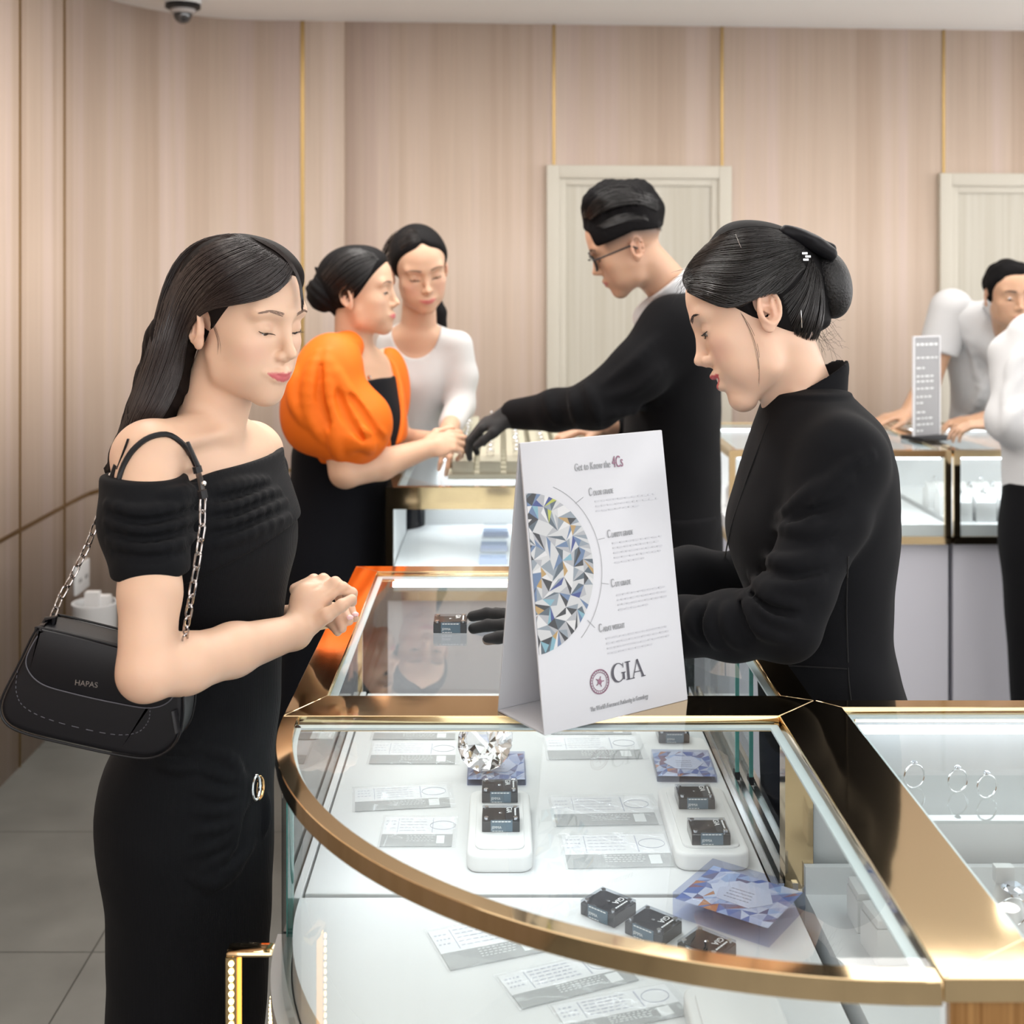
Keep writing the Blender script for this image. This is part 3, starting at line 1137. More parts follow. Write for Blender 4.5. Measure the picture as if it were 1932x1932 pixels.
# ---- gem boxes: smoked slab in a clear block
def gem_box(label, group, sx=0.052, sy=0.046, hgt=0.018, label_side=True):
    t = thing('gem_box', label, 'gem box', group=group)
    m = MB()
    m.box(-sx / 2, sx / 2, -sy / 2, sy / 2, 0, hgt * 0.80)
    m.build('black_base', acr_dark, t, bevel=0.0006, segs=1)
    m = MB()
    m.box(-sx / 2, sx / 2, -sy / 2, sy / 2, hgt * 0.81, hgt)
    m.build('clear_lid', glass_mat('box_lid', (0.78, 0.80, 0.83), 1.5), t, bevel=0.0006, segs=1)
    m = MB()
    for a in (-1, 1):
        for b in (-1, 1):
            m2 = MB()
            m2.lathe([(0.0030, hgt * 0.82), (0.0030, hgt + 0.0006)], 12, M=Matrix.Translation((a * (sx / 2 - 0.006), b * (sy / 2 - 0.006), 0)))
            m2.build('magnet', silver, t)
    m = MB()
    m.lathe([(0.0001, hgt * 0.81), (0.0026, hgt * 0.9), (0.0026, hgt * 0.94), (0.0016, hgt * 0.98)], 8)
    m.build('loose_gem', gem_m if False else silver, t)
    if label_side:
        m = MB()
        m.box(-0.014, 0.016, -sy / 2 - 0.0008, -sy / 2, 0.0008, hgt * 0.92)
        lb = m.build('shop_label', label_m, t)
        m = MB()
        for (q, x0_, x1_, hh) in ((hgt * 0.82, -0.012, 0.0145, 0.0014), (hgt * 0.10, -0.012, 0.003, 0.0010)):
            M_ = Matrix.Translation((0, -sy / 2 - 0.0011, q)) @ Matrix.Rotation(PI / 2, 4, 'X')
            tmp = MB()
            word_row(tmp, x0_, x1_, 0, hh, 0, 5, wmin=0.002, wmax=0.004, gap=0.0008)
            m.add([M_ @ Vector(v_) for v_ in tmp.v], tmp.f)
        m.build('label_print', ink_w, lb)
        text_obj('lettering', 'JEMMIA', 0.0052, Matrix.Translation((-0.0125, -sy / 2 - 0.0011, hgt * 0.28)) @ Matrix.Rotation(PI / 2, 4, 'X'), ink_w, lb, ext=0.0001, sx=0.8)
    text_obj('lettering', 'GIA', 0.011, Matrix.Translation((sx / 2 - 0.018, sy / 2 - 0.008, hgt + 0.0003)) @ Matrix.Rotation(-PI / 2, 4, 'Z'), ink_w, t, ext=0.0001)
    m = MB()
    word_row(m, -0.012, 0.012, 0, 0.0022, 0, 9, wmin=0.002, wmax=0.004, gap=0.0007)
    o = m.build('lid_print', ink_w, t)
    o.matrix_local = Matrix.Translation((sx / 2 - 0.006, 0, hgt + 0.0004)) @ Matrix.Rotation(-PI / 2, 4, 'Z')
    return t

# rounded white display pads
def pad(label, x0, y0, x1, y1, z, h=0.024, group='white rounded display pads'):
    t = thing('display_pad', label, 'display pad', ((x0 + x1) / 2, (y0 + y1) / 2, z), group=group)
    w_, d_ = (x1 - x0) / 2, (y1 - y0) / 2
    def rr(w, d, r):
        pts = []
        for (sx, sy, a0) in ((1, 1, 0), (-1, 1, PI / 2), (-1, -1, PI), (1, -1, 1.5 * PI)):
            for a in np.linspace(a0, a0 + PI / 2, 7):
                pts.append((sx * (w - r) + r * math.cos(a), sy * (d - r) + r * math.sin(a)))
        return pts
    m = MB()
    m.prism(rr(w_, d_, 0.018), 0, h)
    m.build('pad_body', white_soft, t, bevel=0.005, segs=3)
    m = MB()
    m.prism(rr(w_ - 0.011, d_ - 0.016, 0.012), h, h + 0.003)
    m.build('raised_insert', white_soft, t, bevel=0.0012)
    return t

padh = 0.027
q0, q1 = PH(880, 1648, DK), PH(1006, 1648, DK)
q2 = PH(900, 1490, DK + 0.024)
pad('white rounded pad holding two smoked gem boxes, below the crystal', q0[0], q0[1], q1[0], q2[1], DK)
q0, q1 = PH(1283, 1645, DK), PH(1421, 1640, DK)
q2 = PH(1260, 1483, DK + 0.024)
pad('white rounded pad holding two smoked gem boxes, near the sliding panes', q0[0] - 0.004, q0[1], q1[0] - 0.004, q2[1], DK)

def put_box(px, py, h, label, rz=0.0, proto=[None], group='smoked gem boxes'):
    p = PH(px, py, h)
    if proto[0] is None:
        t = gem_box(label, group)
        proto[0] = t
        t.location = (p[0], p[1] + 0.023 * math.cos(rz), p[2])
        t.rotation_euler = (0, 0, rz)
        return t
    return dup(proto[0], (p[0], p[1] + 0.023 * math.cos(rz), p[2]), rz, label, group)
put_box(849, 1195, HT, 'smoked gem box on the glass top beside the gloved fingers')
put_box(943, 1515, DK + padh, 'smoked gem box at the back of the pad under the crystal')
put_box(945, 1570, DK + padh, 'smoked gem box at the front of the pad under the crystal')
put_box(1315, 1527, DK + padh, 'smoked gem box at the back of the right-hand pad')
put_box(1342, 1595, DK + padh, 'smoked gem box at the front of the right-hand pad')
put_box(1272, 1402, DK, 'smoked gem box furthest back, below the foot of the tent sign')
put_box(1150, 1738, DK, 'smoked gem box turned askew, leftmost by the curved rim', -0.72)
put_box(1236, 1775, DK, 'smoked gem box turned askew, middle of three by the curved rim', -0.72)
put_box(1338, 1818, DK, 'smoked gem box half hidden by the rim under the big acrylic block', -0.72)

# ---- printed acrylic blocks with a gem pattern
def gem_block(name_label, M, w_, d_, h_, seed):
    t = thing('printed_acrylic_block', name_label, 'acrylic block', group='printed acrylic blocks')
    t.matrix_world = M
    m = MB()
    m.box(-w_ / 2, w_ / 2, -d_ / 2, d_ / 2, 0.0, h_)
    m.build('clear_block', glass_mat('block_acrylic', (0.80, 0.83, 0.93), 1.49), t, bevel=0.0008, segs=1)
    r = random.Random(seed)
    zp = h_ * 0.72
    m = MB()
    nx, ny = 9, 7
    g = {}
    for i in range(nx + 1):
        for j in range(ny + 1):
            jx = 0 if i in (0, nx) else r.uniform(-.45, .45)
            jy = 0 if j in (0, ny) else r.uniform(-.45, .45)
            g[i, j] = ((i + jx) / nx * w_ - w_ / 2, (j + jy) / ny * d_ - d_ / 2)
    pal2 = [(0.16, 0.24, 0.50), (0.62, 0.66, 0.78), (0.30, 0.34, 0.52), (0.80, 0.82, 0.86), (0.72, 0.30, 0.12), (0.34, 0.16, 0.18), (0.22, 0.20, 0.30), (0.5, 0.62, 0.8)]
    pms = [mat('gem_print_%s' % 'abcdefgh'[i], c, 0.35) for i, c in enumerate(pal2)]
    for i in range(nx):
        for j in range(ny):
            a, b, c, d = g[i, j], g[i + 1, j], g[i + 1, j + 1], g[i, j + 1]
            for q in ((a, b, c), (a, c, d)):
                cxq = sum(p[0] for p in q) / 3 / w_
                k = r.choices(range(8), [3, 4, 3, 6, 2.2 if cxq < -0.1 else 0.2, 1.6 if cxq < 0 else 0.4, 2, 3])[0]
                m.add([(p[0] * 0.96, p[1] * 0.96, zp) for p in q], [(0, 1, 2)], k)
    m.build('gem_pattern_print', pms, t)
    m = MB()
    hexp = [(-0.33, 0.05), (-0.12, 0.30), (0.22, 0.26), (0.34, 0.02), (0.18, -0.22), (-0.16, -0.20)]
    m.prism([(x * w_, y * d_) for x, y in hexp], zp + 0.0003, zp + 0.0007)
    ps = m.build('white_panel', paper, t)
    m = MB()
    for k in range(4):
        word_row(m, -0.12 * w_, 0.14 * w_, (0.10 - 0.07 * k) * d_, 0.0016, zp + 0.0009, seed + k, wmin=0.002, wmax=0.005, gap=0.001)
    m.build('panel_print', ink_g, ps)
    return t
def flat_at(px, py, h, rz, dy=0.0):
    p = PH(px, py, h)
    return Matrix.Translation((p[0], p[1] + dy, h)) @ Matrix.Rotation(rz, 4, 'Z')
gem_block('printed acrylic block with a gem pattern lying under the crystal', flat_at(937, 1470, DK, 0, 0.03), 0.092, 0.11, 0.012, 4)
gem_block('printed acrylic block with a gem pattern behind the right-hand pad', flat_at(1296, 1470, DK, -0.03, 0.04), 0.094, 0.105, 0.012, 5)
gem_block('large thick printed acrylic block turned askew by the curved rim', flat_at(1395, 1722, DK, -0.62), 0.128, 0.112, 0.030, 6)

# ---- crystal, a brilliant cut lying on its side
def brilliant(mb, R_, M):
    n = 16
    tb = [(0.55 * R_ * math.cos(2 * PI * k / 8), 0.55 * R_ * math.sin(2 * PI * k / 8), 0.34 * R_) for k in range(8)]
    st = [(0.80 * R_ * math.cos(2 * PI * (k + 0.5) / 8), 0.80 * R_ * math.sin(2 * PI * (k + 0.5) / 8), 0.20 * R_) for k in range(8)]
    g1 = [(R_ * math.cos(2 * PI * k / 16), R_ * math.sin(2 * PI * k / 16), 0.03 * R_) for k in range(16)]
    g2 = [(R_ * math.cos(2 * PI * k / 16), R_ * math.sin(2 * PI * k / 16), -0.03 * R_) for k in range(16)]
    lo = [(0.45 * R_ * math.cos(2 * PI * (k + 0.5) / 8), 0.45 * R_ * math.sin(2 * PI * (k + 0.5) / 8), -0.50 * R_) for k in range(8)]
    vs = [M @ Vector(v) for v in tb + st + g1 + g2 + lo + [(0, 0, -0.86 * R_)]]
    T0, S0, G0, H0, L0, C0 = 0, 8, 16, 32, 48, 56
    fs = [tuple(range(8))]
    for k in range(8):
        k2 = (k + 1) % 8
        fs += [(T0 + k, T0 + k2, S0 + k), (T0 + k2, S0 + k2, G0 + (2 * k + 2) % 16, S0 + k), (S0 + k, G0 + 2 * k, G0 + 2 * k + 1), (S0 + k, G0 + 2 * k + 1, G0 + (2 * k + 2) % 16)]
        fs += [(G0 + 2 * k, G0 + 2 * k + 1, H0 + 2 * k + 1, H0 + 2 * k), (G0 + 2 * k + 1, G0 + (2 * k + 2) % 16, H0 + (2 * k + 2) % 16, H0 + 2 * k + 1)]
        fs += [(H0 + 2 * k, H0 + 2 * k + 1, L0 + k), (H0 + 2 * k + 1, H0 + (2 * k + 2) % 16, L0 + k), (L0 + k, H0 + (2 * k + 2) % 16, L0 + k2, C0)]
    # the kite facets share the girdle point; keep them as triangles
    mb.add(vs, fs)
m = MB()
p = PH(915, 1452, DK + 0.012)
Mc = Matrix.Translation((p[0] + 0.0, p[1] + 0.01, DK + 0.012 + 0.046)) @ Matrix.Rotation(math.radians(-38), 4, 'Y') @ Matrix.Rotation(math.radians(52), 4, 'X')
brilliant(m, 0.047, Mc)
lowz = min(v[2] for v in m.v)
m.v = [(v[0], v[1], v[2] - lowz + DK + 0.0125) for v in m.v]
o = m.build('crystal_paperweight', gem_m)
tag(o, 'big clear faceted crystal leaning on the printed acrylic block', 'crystal')

# ---- certificates in plastic sleeves
def certificate(label, corners, seed, z=DK, flip=False, group='certificates in plastic sleeves'):
    """corners: front-left, front-right, back-left pixels on the deck"""
    a, b, c = [PH(*q, z) for q in corners]
    ex_ = Vector(b - a)
    w_ = ex_.length
    ex_.normalize()
    ey_ = Vector((-ex_.y, ex_.x, 0))
    d_ = abs(Vector(c - a).dot(ey_))
    t = thing('certificate', label, 'certificate', group=group)
    t.matrix_world = Matrix(((ex_.x, ey_.x, 0, a[0]), (ex_.y, ey_.y, 0, a[1]), (0, 0, 1, z), (0, 0, 0, 1)))
    r = random.Random(seed)
    m = MB()
    m.box(0, w_, d_ * 0.40, d_, 0.0005, 0.0012)
    m.build('printed_sheet', paper, t)
    m = MB()
    m.box(0.0, w_, 0, d_ * 0.39, 0.0005, 0.0014)
    m.build('grey_band', paper_grey, t)
    m = MB()
    for k in range(5):
        yy = d_ * (0.92 - 0.1 * k)
        word_row(m, w_ * 0.24, w_ * 0.62, yy, 0.0016, 0.0016, seed + k, wmin=0.003, wmax=0.009)
    for k in range(3):
        word_row(m, w_ * 0.03, w_ * 0.17, d_ * (0.85 - 0.12 * k), 0.0022, 0.0016, seed * 3 + k, wmin=0.002, wmax=0.004)
    m.box(w_ * 0.205, w_ * 0.212, d_ * 0.45, d_ * 0.95, 0.0014, 0.0016)
    m.box(w_ * 0.70, w_ * 0.712, d_ * 0.45, d_ * 0.95, 0.0014, 0.0016)
    sx, sy, sr = w_ * 0.85, d_ * 0.70, min(0.014, d_ * 0.2)
    m.tube([(sx + sr * 1.3 * math.cos(q), sy + sr * math.sin(q), 0.0015) for q in np.linspace(0, 2 * PI, 24)[:-1]], 0.0005, 4, closed=True)
    m.build('pale_print', paper_lil, t)
    m = MB()
    for k in range(4):
        word_row(m, w_ * 0.36, w_ * 0.74, d_ * (0.34 - 0.06 * k), 0.0014, 0.0018, seed * 7 + k, wmin=0.002, wmax=0.005)
    m.box(w_ * 0.78, w_ * 0.89, d_ * 0.08, d_ * 0.34, 0.0014, 0.0019)
    m.build('white_print', ink_w, t)
    # wavy sleeve on top
    nx, ny = 14, 8
    vs, fs = [], []
    for j in range(ny + 1):
        for i in range(nx + 1):
            x, y = w_ * (-0.03 + 1.09 * i / nx), d_ * (-0.05 + 1.1 * j / ny)
            edge = min(i, nx - i, j, ny - j)
            zz = 0.0022 + (0.0028 if edge else 0) * (0.5 + 0.5 * math.sin(i * 0.9 + j * 1.3 + seed)) * 1.0
            vs.append((x, y, zz))
    for j in range(ny):
        for i in range(nx):
            a_ = j * (nx + 1) + i
            fs.append((a_, a_ + 1, a_ + nx + 2, a_ + nx + 1))
    m = MB()
    m.add(vs, fs)
    m.build('clear_sleeve', sleeve_m, t, smooth=True)
    return t
certificate('sleeved certificate furthest back on the left of the deck', [(703, 1396), (858, 1396), (712, 1366)], 1)
certificate('sleeved certificate second from the back on the left of the deck', [(696, 1442), (858, 1442), (706, 1402)], 2)
certificate('sleeved certificate with a curled sleeve, left of the two gem boxes', [(670, 1532), (850, 1523), (690, 1488)], 3)
certificate('sleeved certificate nearest the front on the left of the deck', [(716, 1598), (852, 1598), (735, 1543)], 4)
certificate('sleeved certificate under the front foot of the tent sign', [(1040, 1386), (1192, 1386), (1044, 1362)], 5)
certificate('sleeved certificate just in front of the tent sign', [(1036, 1434), (1213, 1432), (1034, 1393)], 6)
certificate('wavy sleeved certificate left of the right-hand pad, middle row', [(1050, 1560), (1243, 1556), (1040, 1506)], 7)
certificate('sleeved certificate left of the right-hand pad, nearest row', [(1072, 1640), (1275, 1636), (1062, 1578)], 8)
certificate('sleeved certificate seen under the curved rim, left one', [(850, 1832), (1035, 1795), (798, 1762)], 9)
certificate('sleeved certificate seen under the curved rim, middle one', [(985, 1905), (1205, 1850), (915, 1850)], 10)
certificate('copy of a sleeved certificate placed as its reflection in the left pane', [(585, 1395), (628, 1395), (590, 1368)], 11)  # extra sheet standing in for a reflection in the left glass
certificate('sleeved certificate at the bottom edge of the picture', [(1080, 1960), (1300, 1915), (1040, 1900)], 12)
qa, qb = PH(1330, 1935, DK), PH(1470, 1925, DK)
pad('white rounded pad seen under the curved rim at the bottom', qa[0] - 0.02, qa[1] - 0.10, qb[0], qa[1] + 0.035, DK)

# ---- rings and ring stands
def ring_mesh(r_=0.009, t_=0.0011, head=0.0032, big=False):
    mb = MB()
    mb.tube([(r_ * math.cos(a), 0, r_ + r_ * math.sin(a)) for a in np.linspace(0, 2 * PI, 22)[:-1]], t_, 6, closed=True)
    return mb
def make_ring(label, group, r_=0.009, head=0.0034):
    t = thing('ring', label, 'ring', group=group)
    ring_mesh(r_).build('band', silver, t, smooth=True)
    m = MB()
    brilliant(m, head, Matrix.Translation((0, 0, 2 * r_ + head * 0.8)))
    m.build('stone', mat('sparkling_stone', (0.82, 0.86, 0.95), 0.03, 0.9, 0.8), t)
    return t
ivory = mat('ivory_leatherette', (0.47, 0.45, 0.35), 0.6)
def make_stand(label, group, s=0.046, h=0.040, m_=None):
    t = thing('ring_stand', label, 'ring stand', group=group)
    m = MB()
    m.box(-s / 2, s / 2, -s / 2, s / 2, 0, h * 0.70)
    m.build('block_base', m_ or ivory, t, bevel=0.0015)
    m = MB()
    a = s / 2 - 0.001
    m.box(-a, a, -a, a, h * 0.70, h * 0.74)
    b_ = a * 0.25
    m.add([(-a, -a, h * 0.74), (a, -a, h * 0.74), (a, b_, h * 1.0), (-a, b_, h * 1.0), (a, b_, h * 0.74), (-a, b_, h * 0.74)],
          [(0, 1, 2, 3), (1, 4, 2), (0, 3, 5), (3, 2, 4, 5)])
    m.build('sloped_top', m_ or ivory, t, bevel=0.0012)
    return t
# tray with ring stands on the rear counter
t0 = PH(845, 905, HT)
tr = thing('ring_tray', 'ivory tray full of ring stands on the brass counter by the clasped hands', 'tray', (t0[0], t0[1], HT))
TW, TD = 0.375, 1.02
m = MB()
m.box(0, TW, 0, TD, 0, 0.008)
m.build('tray_plate', ivory, tr, bevel=0.002)
m = MB()
rect_rim(m, 0, TW, 0, TD, 0.006, TW - 0.006, 0.006, TD - 0.006, 0.008, 0.013)
m.build('tray_lip', ivory, tr)
st = make_stand('ivory ring stand in the tray on the brass counter', 'ring stands in the ivory tray', 0.058, 0.052)
rg = make_ring('ring with a clear stone on a stand in the ivory tray', 'rings in the ivory tray', 0.0098, 0.0052)
k = 0
ORD = ['first', 'second', 'third', 'fourth', 'fifth', 'sixth', 'seventh', 'eighth', 'ninth', 'tenth', 'eleventh', 'twelfth', 'thirteenth']
for j in range(12):
    for i in range(5):
        x = t0[0] + 0.040 + i * 0.0735
        y = t0[1] + 0.045 + j * 0.083
        if k == 0:
            s_, r_ = st, rg
        else:
            s_, r_ = dup(st, (0, 0, 0)), dup(rg, (0, 0, 0))
        s_.location = (x, y, HT + 0.0083)
        r_.location = (x, y + 0.004, HT + 0.0083 + 0.046)
        s_['label'] = 'ivory ring stand in the tray, %s row from the front, %s from the left' % (ORD[j], ORD[i])
        r_['label'] = 'ring on the ivory stand in the %s row from the front, %s from the left' % (ORD[j], ORD[i])
        r_.rotation_euler = (0.25, 0, 0.3 * math.sin(k * 2.1))
        k += 1
# white busts and stands in the far cases
wst = make_stand('white ring stand inside the lit case on the white counter', 'white ring stands in the far lit cases', 0.062, 0.085, white_soft)
wrg = make_ring('ring on a white stand inside the lit case on the white counter', 'rings in the far lit cases', 0.011, 0.005)
k = 0
for (xa_, n_) in ((0.80, 6), (1.47, 9)):
    for j in range(3):
        for i in range(n_):
            if xa_ < 1 and i > 6:
                continue
            x, y = xa_ + i * 0.076, 4.07 + j * 0.115
            if xa_ < 1 and x > 1.22:
                continue
            if k == 0:
                s_, r_ = wst, wrg
            else:
                s_, r_ = dup(wst, (0, 0, 0)), dup(wrg, (0, 0, 0))
            s_.location = (x, y, DK)
            cn_ = 'left' if xa_ < 1 else 'right'
            s_['label'] = 'white ring stand in the %s far lit case, %s row, %s from the left' % (cn_, ORD[j], ORD[i])
            r_['label'] = 'ring on the white stand in the %s far case, %s row, %s from the left' % (cn_, ORD[j], ORD[i])
            r_.location = (x, y, DK + 0.077)
            r_.rotation_euler = (0.2, 0, 0.4 * math.sin(k * 1.7))
            k += 1
# clear gem boxes in the lit case beyond
bx = None
for i, (px, py) in enumerate(((935, 1014), (932, 1040), (930, 1066), (936, 988))):
    p = PH(px, py, DK)
    m = MB()
    m.box(-0.035, 0.035, 0, 0.05, 0.018, 0.034)
    t = thing('clear_gem_box', 'clear acrylic gem box in the lit case behind the tent sign, %s' % ['second from back', 'second from front', 'nearest the front pane', 'furthest back'][i], 'gem box', tuple(p), group='clear gem boxes in the rear case')
    m.build('clear_lid', acr, t)
    m = MB()
    m.box(-0.038, 0.038, 0, 0.055, 0, 0.017)
    m.build('tinted_base', mat('lilac_acrylic', (0.42, 0.47, 0.62), 0.15), t)

# right module: white ring boxes, standing rings
def ring_cube(px, py, s, label, rz=0.0):
    p = PH(px, py, DK)
    t = thing('ring_block', label, 'ring block', (p[0], p[1] + s / 2, DK), rz, 'white ring blocks in the right-hand case')
    m = MB()
    m.box(-s / 2, s / 2, -s / 2, s / 2, 0, s * 0.8)
    m.build('block_base', white_soft, t, bevel=0.0015)
    m = MB()
    m.box(-s / 2 + 0.001, s / 2 - 0.001, -s / 2 + 0.001, s / 2 - 0.001, s * 0.8, s)
    m.build('padded_top', white_soft, t, bevel=0.003)
    r = make_ring('clear-stone ring on the ' + label, 'rings in the right-hand case', 0.009, 0.004)
    r.location = (p[0], p[1] + s / 2, DK + s - 0.005)
    return t
ring_cube(1655, 1762, 0.048, 'white ring block by the corner post')
ring_cube(1692, 1822, 0.052, 'white ring block nearest the corner of the brass rims', 0.1)
b = PH(1898, 1800, DK)
t = thing('ring_stand', 'white cone ring stand with a big crystal ring at the right edge', 'ring stand', (b[0], b[1], DK))
m = MB()
m.lathe([(0.05, 0), (0.05, 0.012), (0.03, 0.03), (0.014, 0.07), (0.010, 0.085)], 24)
m.build('cone', white_soft, t, smooth=True)
m = MB()
m.box(-0.014, 0.008, -0.006, 0.006, 0.085, 0.104)
m.build('clip', white, t, bevel=0.001)
r = make_ring('big crystal ring on the white cone stand at the right edge', None, 0.016, 0.014)
r.location = (b[0], b[1] - 0.022, DK + 0.045)
m = MB()
gl_sh = MB().box(0.47, 0.75, 1.50, 1.635, HT - 0.088, HT - 0.084).build('glass_shelf', glass)
tag(gl_sh, 'small glass shelf just under the top of the right-hand counter', 'shelf')
for (px, py, sc) in ((1725, 1486, 0.0145), (1807, 1494, 0.014), (1862, 1505, 0.014)):
    p = PH(px, py, HT - 0.084)
    p[1] = min(p[1], 1.62)
    r = make_ring('large ring lying upright on the glass shelf, %s of three' % {1725: 'leftmost', 1807: 'middle', 1862: 'rightmost'}[px], 'rings on the glass shelf', sc, 0.004)
    r.location = p
    r.rotation_euler = (0, 0, 0.3)

# small stand-up panel on the far counter
p = PH(1748, 829, HT)
t = thing('acrylic_notice', 'tall narrow grey acrylic notice on a black foot on the far white counter', 'sign', (p[0], p[1], HT), 0.45)
hh = (829 - 636) / FPX * p[1]
ww = 0.11
m = MB()
m.box(-ww / 2, ww / 2, -0.002, 0.002, 0.014, hh)
m.build('grey_print', mat('grey_notice', (0.30, 0.30, 0.31), 0.35), t)
m = MB()
m.box(-ww / 2 - 0.004, -ww / 2, -0.004, 0.004, 0.014, hh + 0.004)
m.box(ww / 2, ww / 2 + 0.004, -0.004, 0.004, 0.014, hh + 0.004)
m.box(-ww / 2, ww / 2, -0.004, 0.004, hh, hh + 0.004)
m.build('acrylic_rim', mat('pale_acrylic', (0.75, 0.75, 0.78), 0.2), t)
m = MB()
m.box(-ww / 2 - 0.012, ww / 2 + 0.012, -0.05, 0.05, 0, 0.014)
m.build('black_foot', black_pl, t, bevel=0.002)
m = MB()
for r_, (z_, n_) in enumerate(((0.93, 1), (0.80, 1), (0.70, .4), (0.62, .8), (0.57, .8), (0.50, .8), (0.42, .8), (0.36, .3), (0.27, .4), (0.21, .85), (0.15, .85), (0.09, .3))):
    M_ = Matrix.Translation((0, -0.0028, hh * z_)) @ Matrix.Rotation(PI / 2, 4, 'X')
    tmp = MB()
    word_row(tmp, -ww * 0.42, -ww * 0.42 + ww * 0.84 * n_, 0, 0.007 if r_ == 0 else 0.0045, 0, 60 + r_, wmin=0.008, wmax=0.02, gap=0.006)
    m.add([M_ @ Vector(v_) for v_ in tmp.v], tmp.f)
m.build('pale_lettering', ink_w, t)
# ================================================================ IMPLICIT-SURFACE MODELLER FOR THE FIGURES
F32 = np.float32

def rotm(yaw=0, pitch=0, roll=0):
    """yaw about z, pitch nods the +x axis down, roll about x (degrees); columns = local axes in world"""
    y, p, r = map(math.radians, (yaw, pitch, roll))
    Rz = np.array([[math.cos(y), -math.sin(y), 0], [math.sin(y), math.cos(y), 0], [0, 0, 1]])
    Ry = np.array([[math.cos(p), 0, math.sin(p)], [0, 1, 0], [-math.sin(p), 0, math.cos(p)]])
    Rx = np.array([[1, 0, 0], [0, math.cos(r), -math.sin(r)], [0, math.sin(r), math.cos(r)]])
    return Rz @ Ry @ Rx

class Prim:
    __slots__ = ('kind', 'c', 'R', 's', 'a', 'op', 'k', 'rad', 'bc')

    def __init__(s, kind, c, a, R=None, sc=1.0, op='u', k=0.01, rad=0.1, bc=None):
        s.kind, s.c, s.a, s.op, s.k = kind, np.array(c, float), a, op, k
        s.R = np.eye(3) if R is None else np.array(R, float)
        s.s = sc
        s.rad = rad
        s.bc = s.c if bc is None else np.array(bc, float)

    def ev(s, p):
        kd = s.kind
        if kd == 'rc':
            a, b, ra, rb = s.a
            ba = (b - a).astype(F32)
            pa = p - a.astype(F32)
            t = np.clip(pa @ ba / max(float(ba @ ba), 1e-12), 0, 1)
            q = pa - t[..., None] * ba
            return np.sqrt((q * q).sum(-1)) - (ra + (rb - ra) * t)
        q = (p - s.c.astype(F32)) @ s.R.astype(F32)
        if kd == 'ell':
            r = np.array(s.a, F32)
            qr = q / r
            k0 = np.sqrt((qr * qr).sum(-1)) + 1e-9
            qq = qr / r
            k1 = np.sqrt((qq * qq).sum(-1)) + 1e-9
            return k0 * (k0 - 1) / k1
        if kd == 'box':
            hx, rd = np.array(s.a[0], F32) - s.a[1], s.a[1]
            d = np.abs(q) - hx
            return np.sqrt((np.maximum(d, 0) ** 2).sum(-1)) + np.minimum(d.max(-1), 0) - rd
        if kd == 'stack':
            z, cx, cy, rf, rl = s.a
            zz = q[..., 2]
            x = q[..., 0] - np.interp(zz, z, cx).astype(F32)
            y = q[..., 1] - np.interp(zz, z, cy).astype(F32)
            f = np.interp(zz, z, rf).astype(F32)
            l = np.interp(zz, z, rl).astype(F32)
            x, y = x / f, y / l
            k0 = np.sqrt(x * x + y * y) + 1e-6
            k1 = np.sqrt((x / f) ** 2 + (y / l) ** 2) + 1e-6
            d = np.where(k0 > 0.2, k0 * (k0 - 1) / k1, -0.8 * np.minimum(f, l))
            return np.maximum(d, np.maximum(zz - z[-1], z[0] - zz))
        if kd == 'ring':      # torus section, elliptical: a=(R1,R2,r)
            R1, R2, r = s.a
            x, y, z = q[..., 0], q[..., 1], q[..., 2]
            an = np.arctan2(z / R2, x / R1)
            dx, dz = x - R1 * np.cos(an), z - R2 * np.sin(an)
            return np.sqrt(dx * dx + dz * dz + y * y) - r
        raise ValueError(kd)

def ell(c, r, R=None, op='u', k=0.01):
    return Prim('ell', c, tuple(r), R, op=op, k=k, rad=max(r))

def rc(a, b, ra, rb=None, op='u', k=0.01):
    a, b = np.array(a, float), np.array(b, float)
    rb = ra if rb is None else rb
    return Prim('rc', (a + b) / 2, (a, b, ra, rb), op=op, k=k, rad=np.linalg.norm(a - b) / 2 + max(ra, rb))

def box(c, h, rd=0.003, R=None, op='u', k=0.003):
    return Prim('box', c, (tuple(h), rd), R, op=op, k=k, rad=float(np.linalg.norm(h)))

def chain(pts, rs, k=0.01, k0=None):
    out = []
    for i in range(len(pts) - 1):
        out.append(rc(pts[i], pts[i + 1], rs[i], rs[i + 1], k=(k0 if (i == 0 and k0 is not None) else k)))
    return out

def smooth_rows(rows, n=60):
    """Catmull-Rom resample of rows sorted on column 0"""
    rows = np.array(sorted(rows, key=lambda r: r[0]), float)
    z = np.linspace(rows[0, 0], rows[-1, 0], n)
    out = [z]
    for c in range(1, rows.shape[1]):
        y = rows[:, c]
        x = rows[:, 0]
        m = np.gradient(y, x)
        idx = np.clip(np.searchsorted(x, z) - 1, 0, len(x) - 2)
        h = x[idx + 1] - x[idx]
        t = (z - x[idx]) / h
        y_ = (2 * t**3 - 3 * t**2 + 1) * y[idx] + (t**3 - 2 * t**2 + t) * h * m[idx] + (-2 * t**3 + 3 * t**2) * y[idx + 1] + (t**3 - t**2) * h * m[idx + 1]
        out.append(y_)
    return out

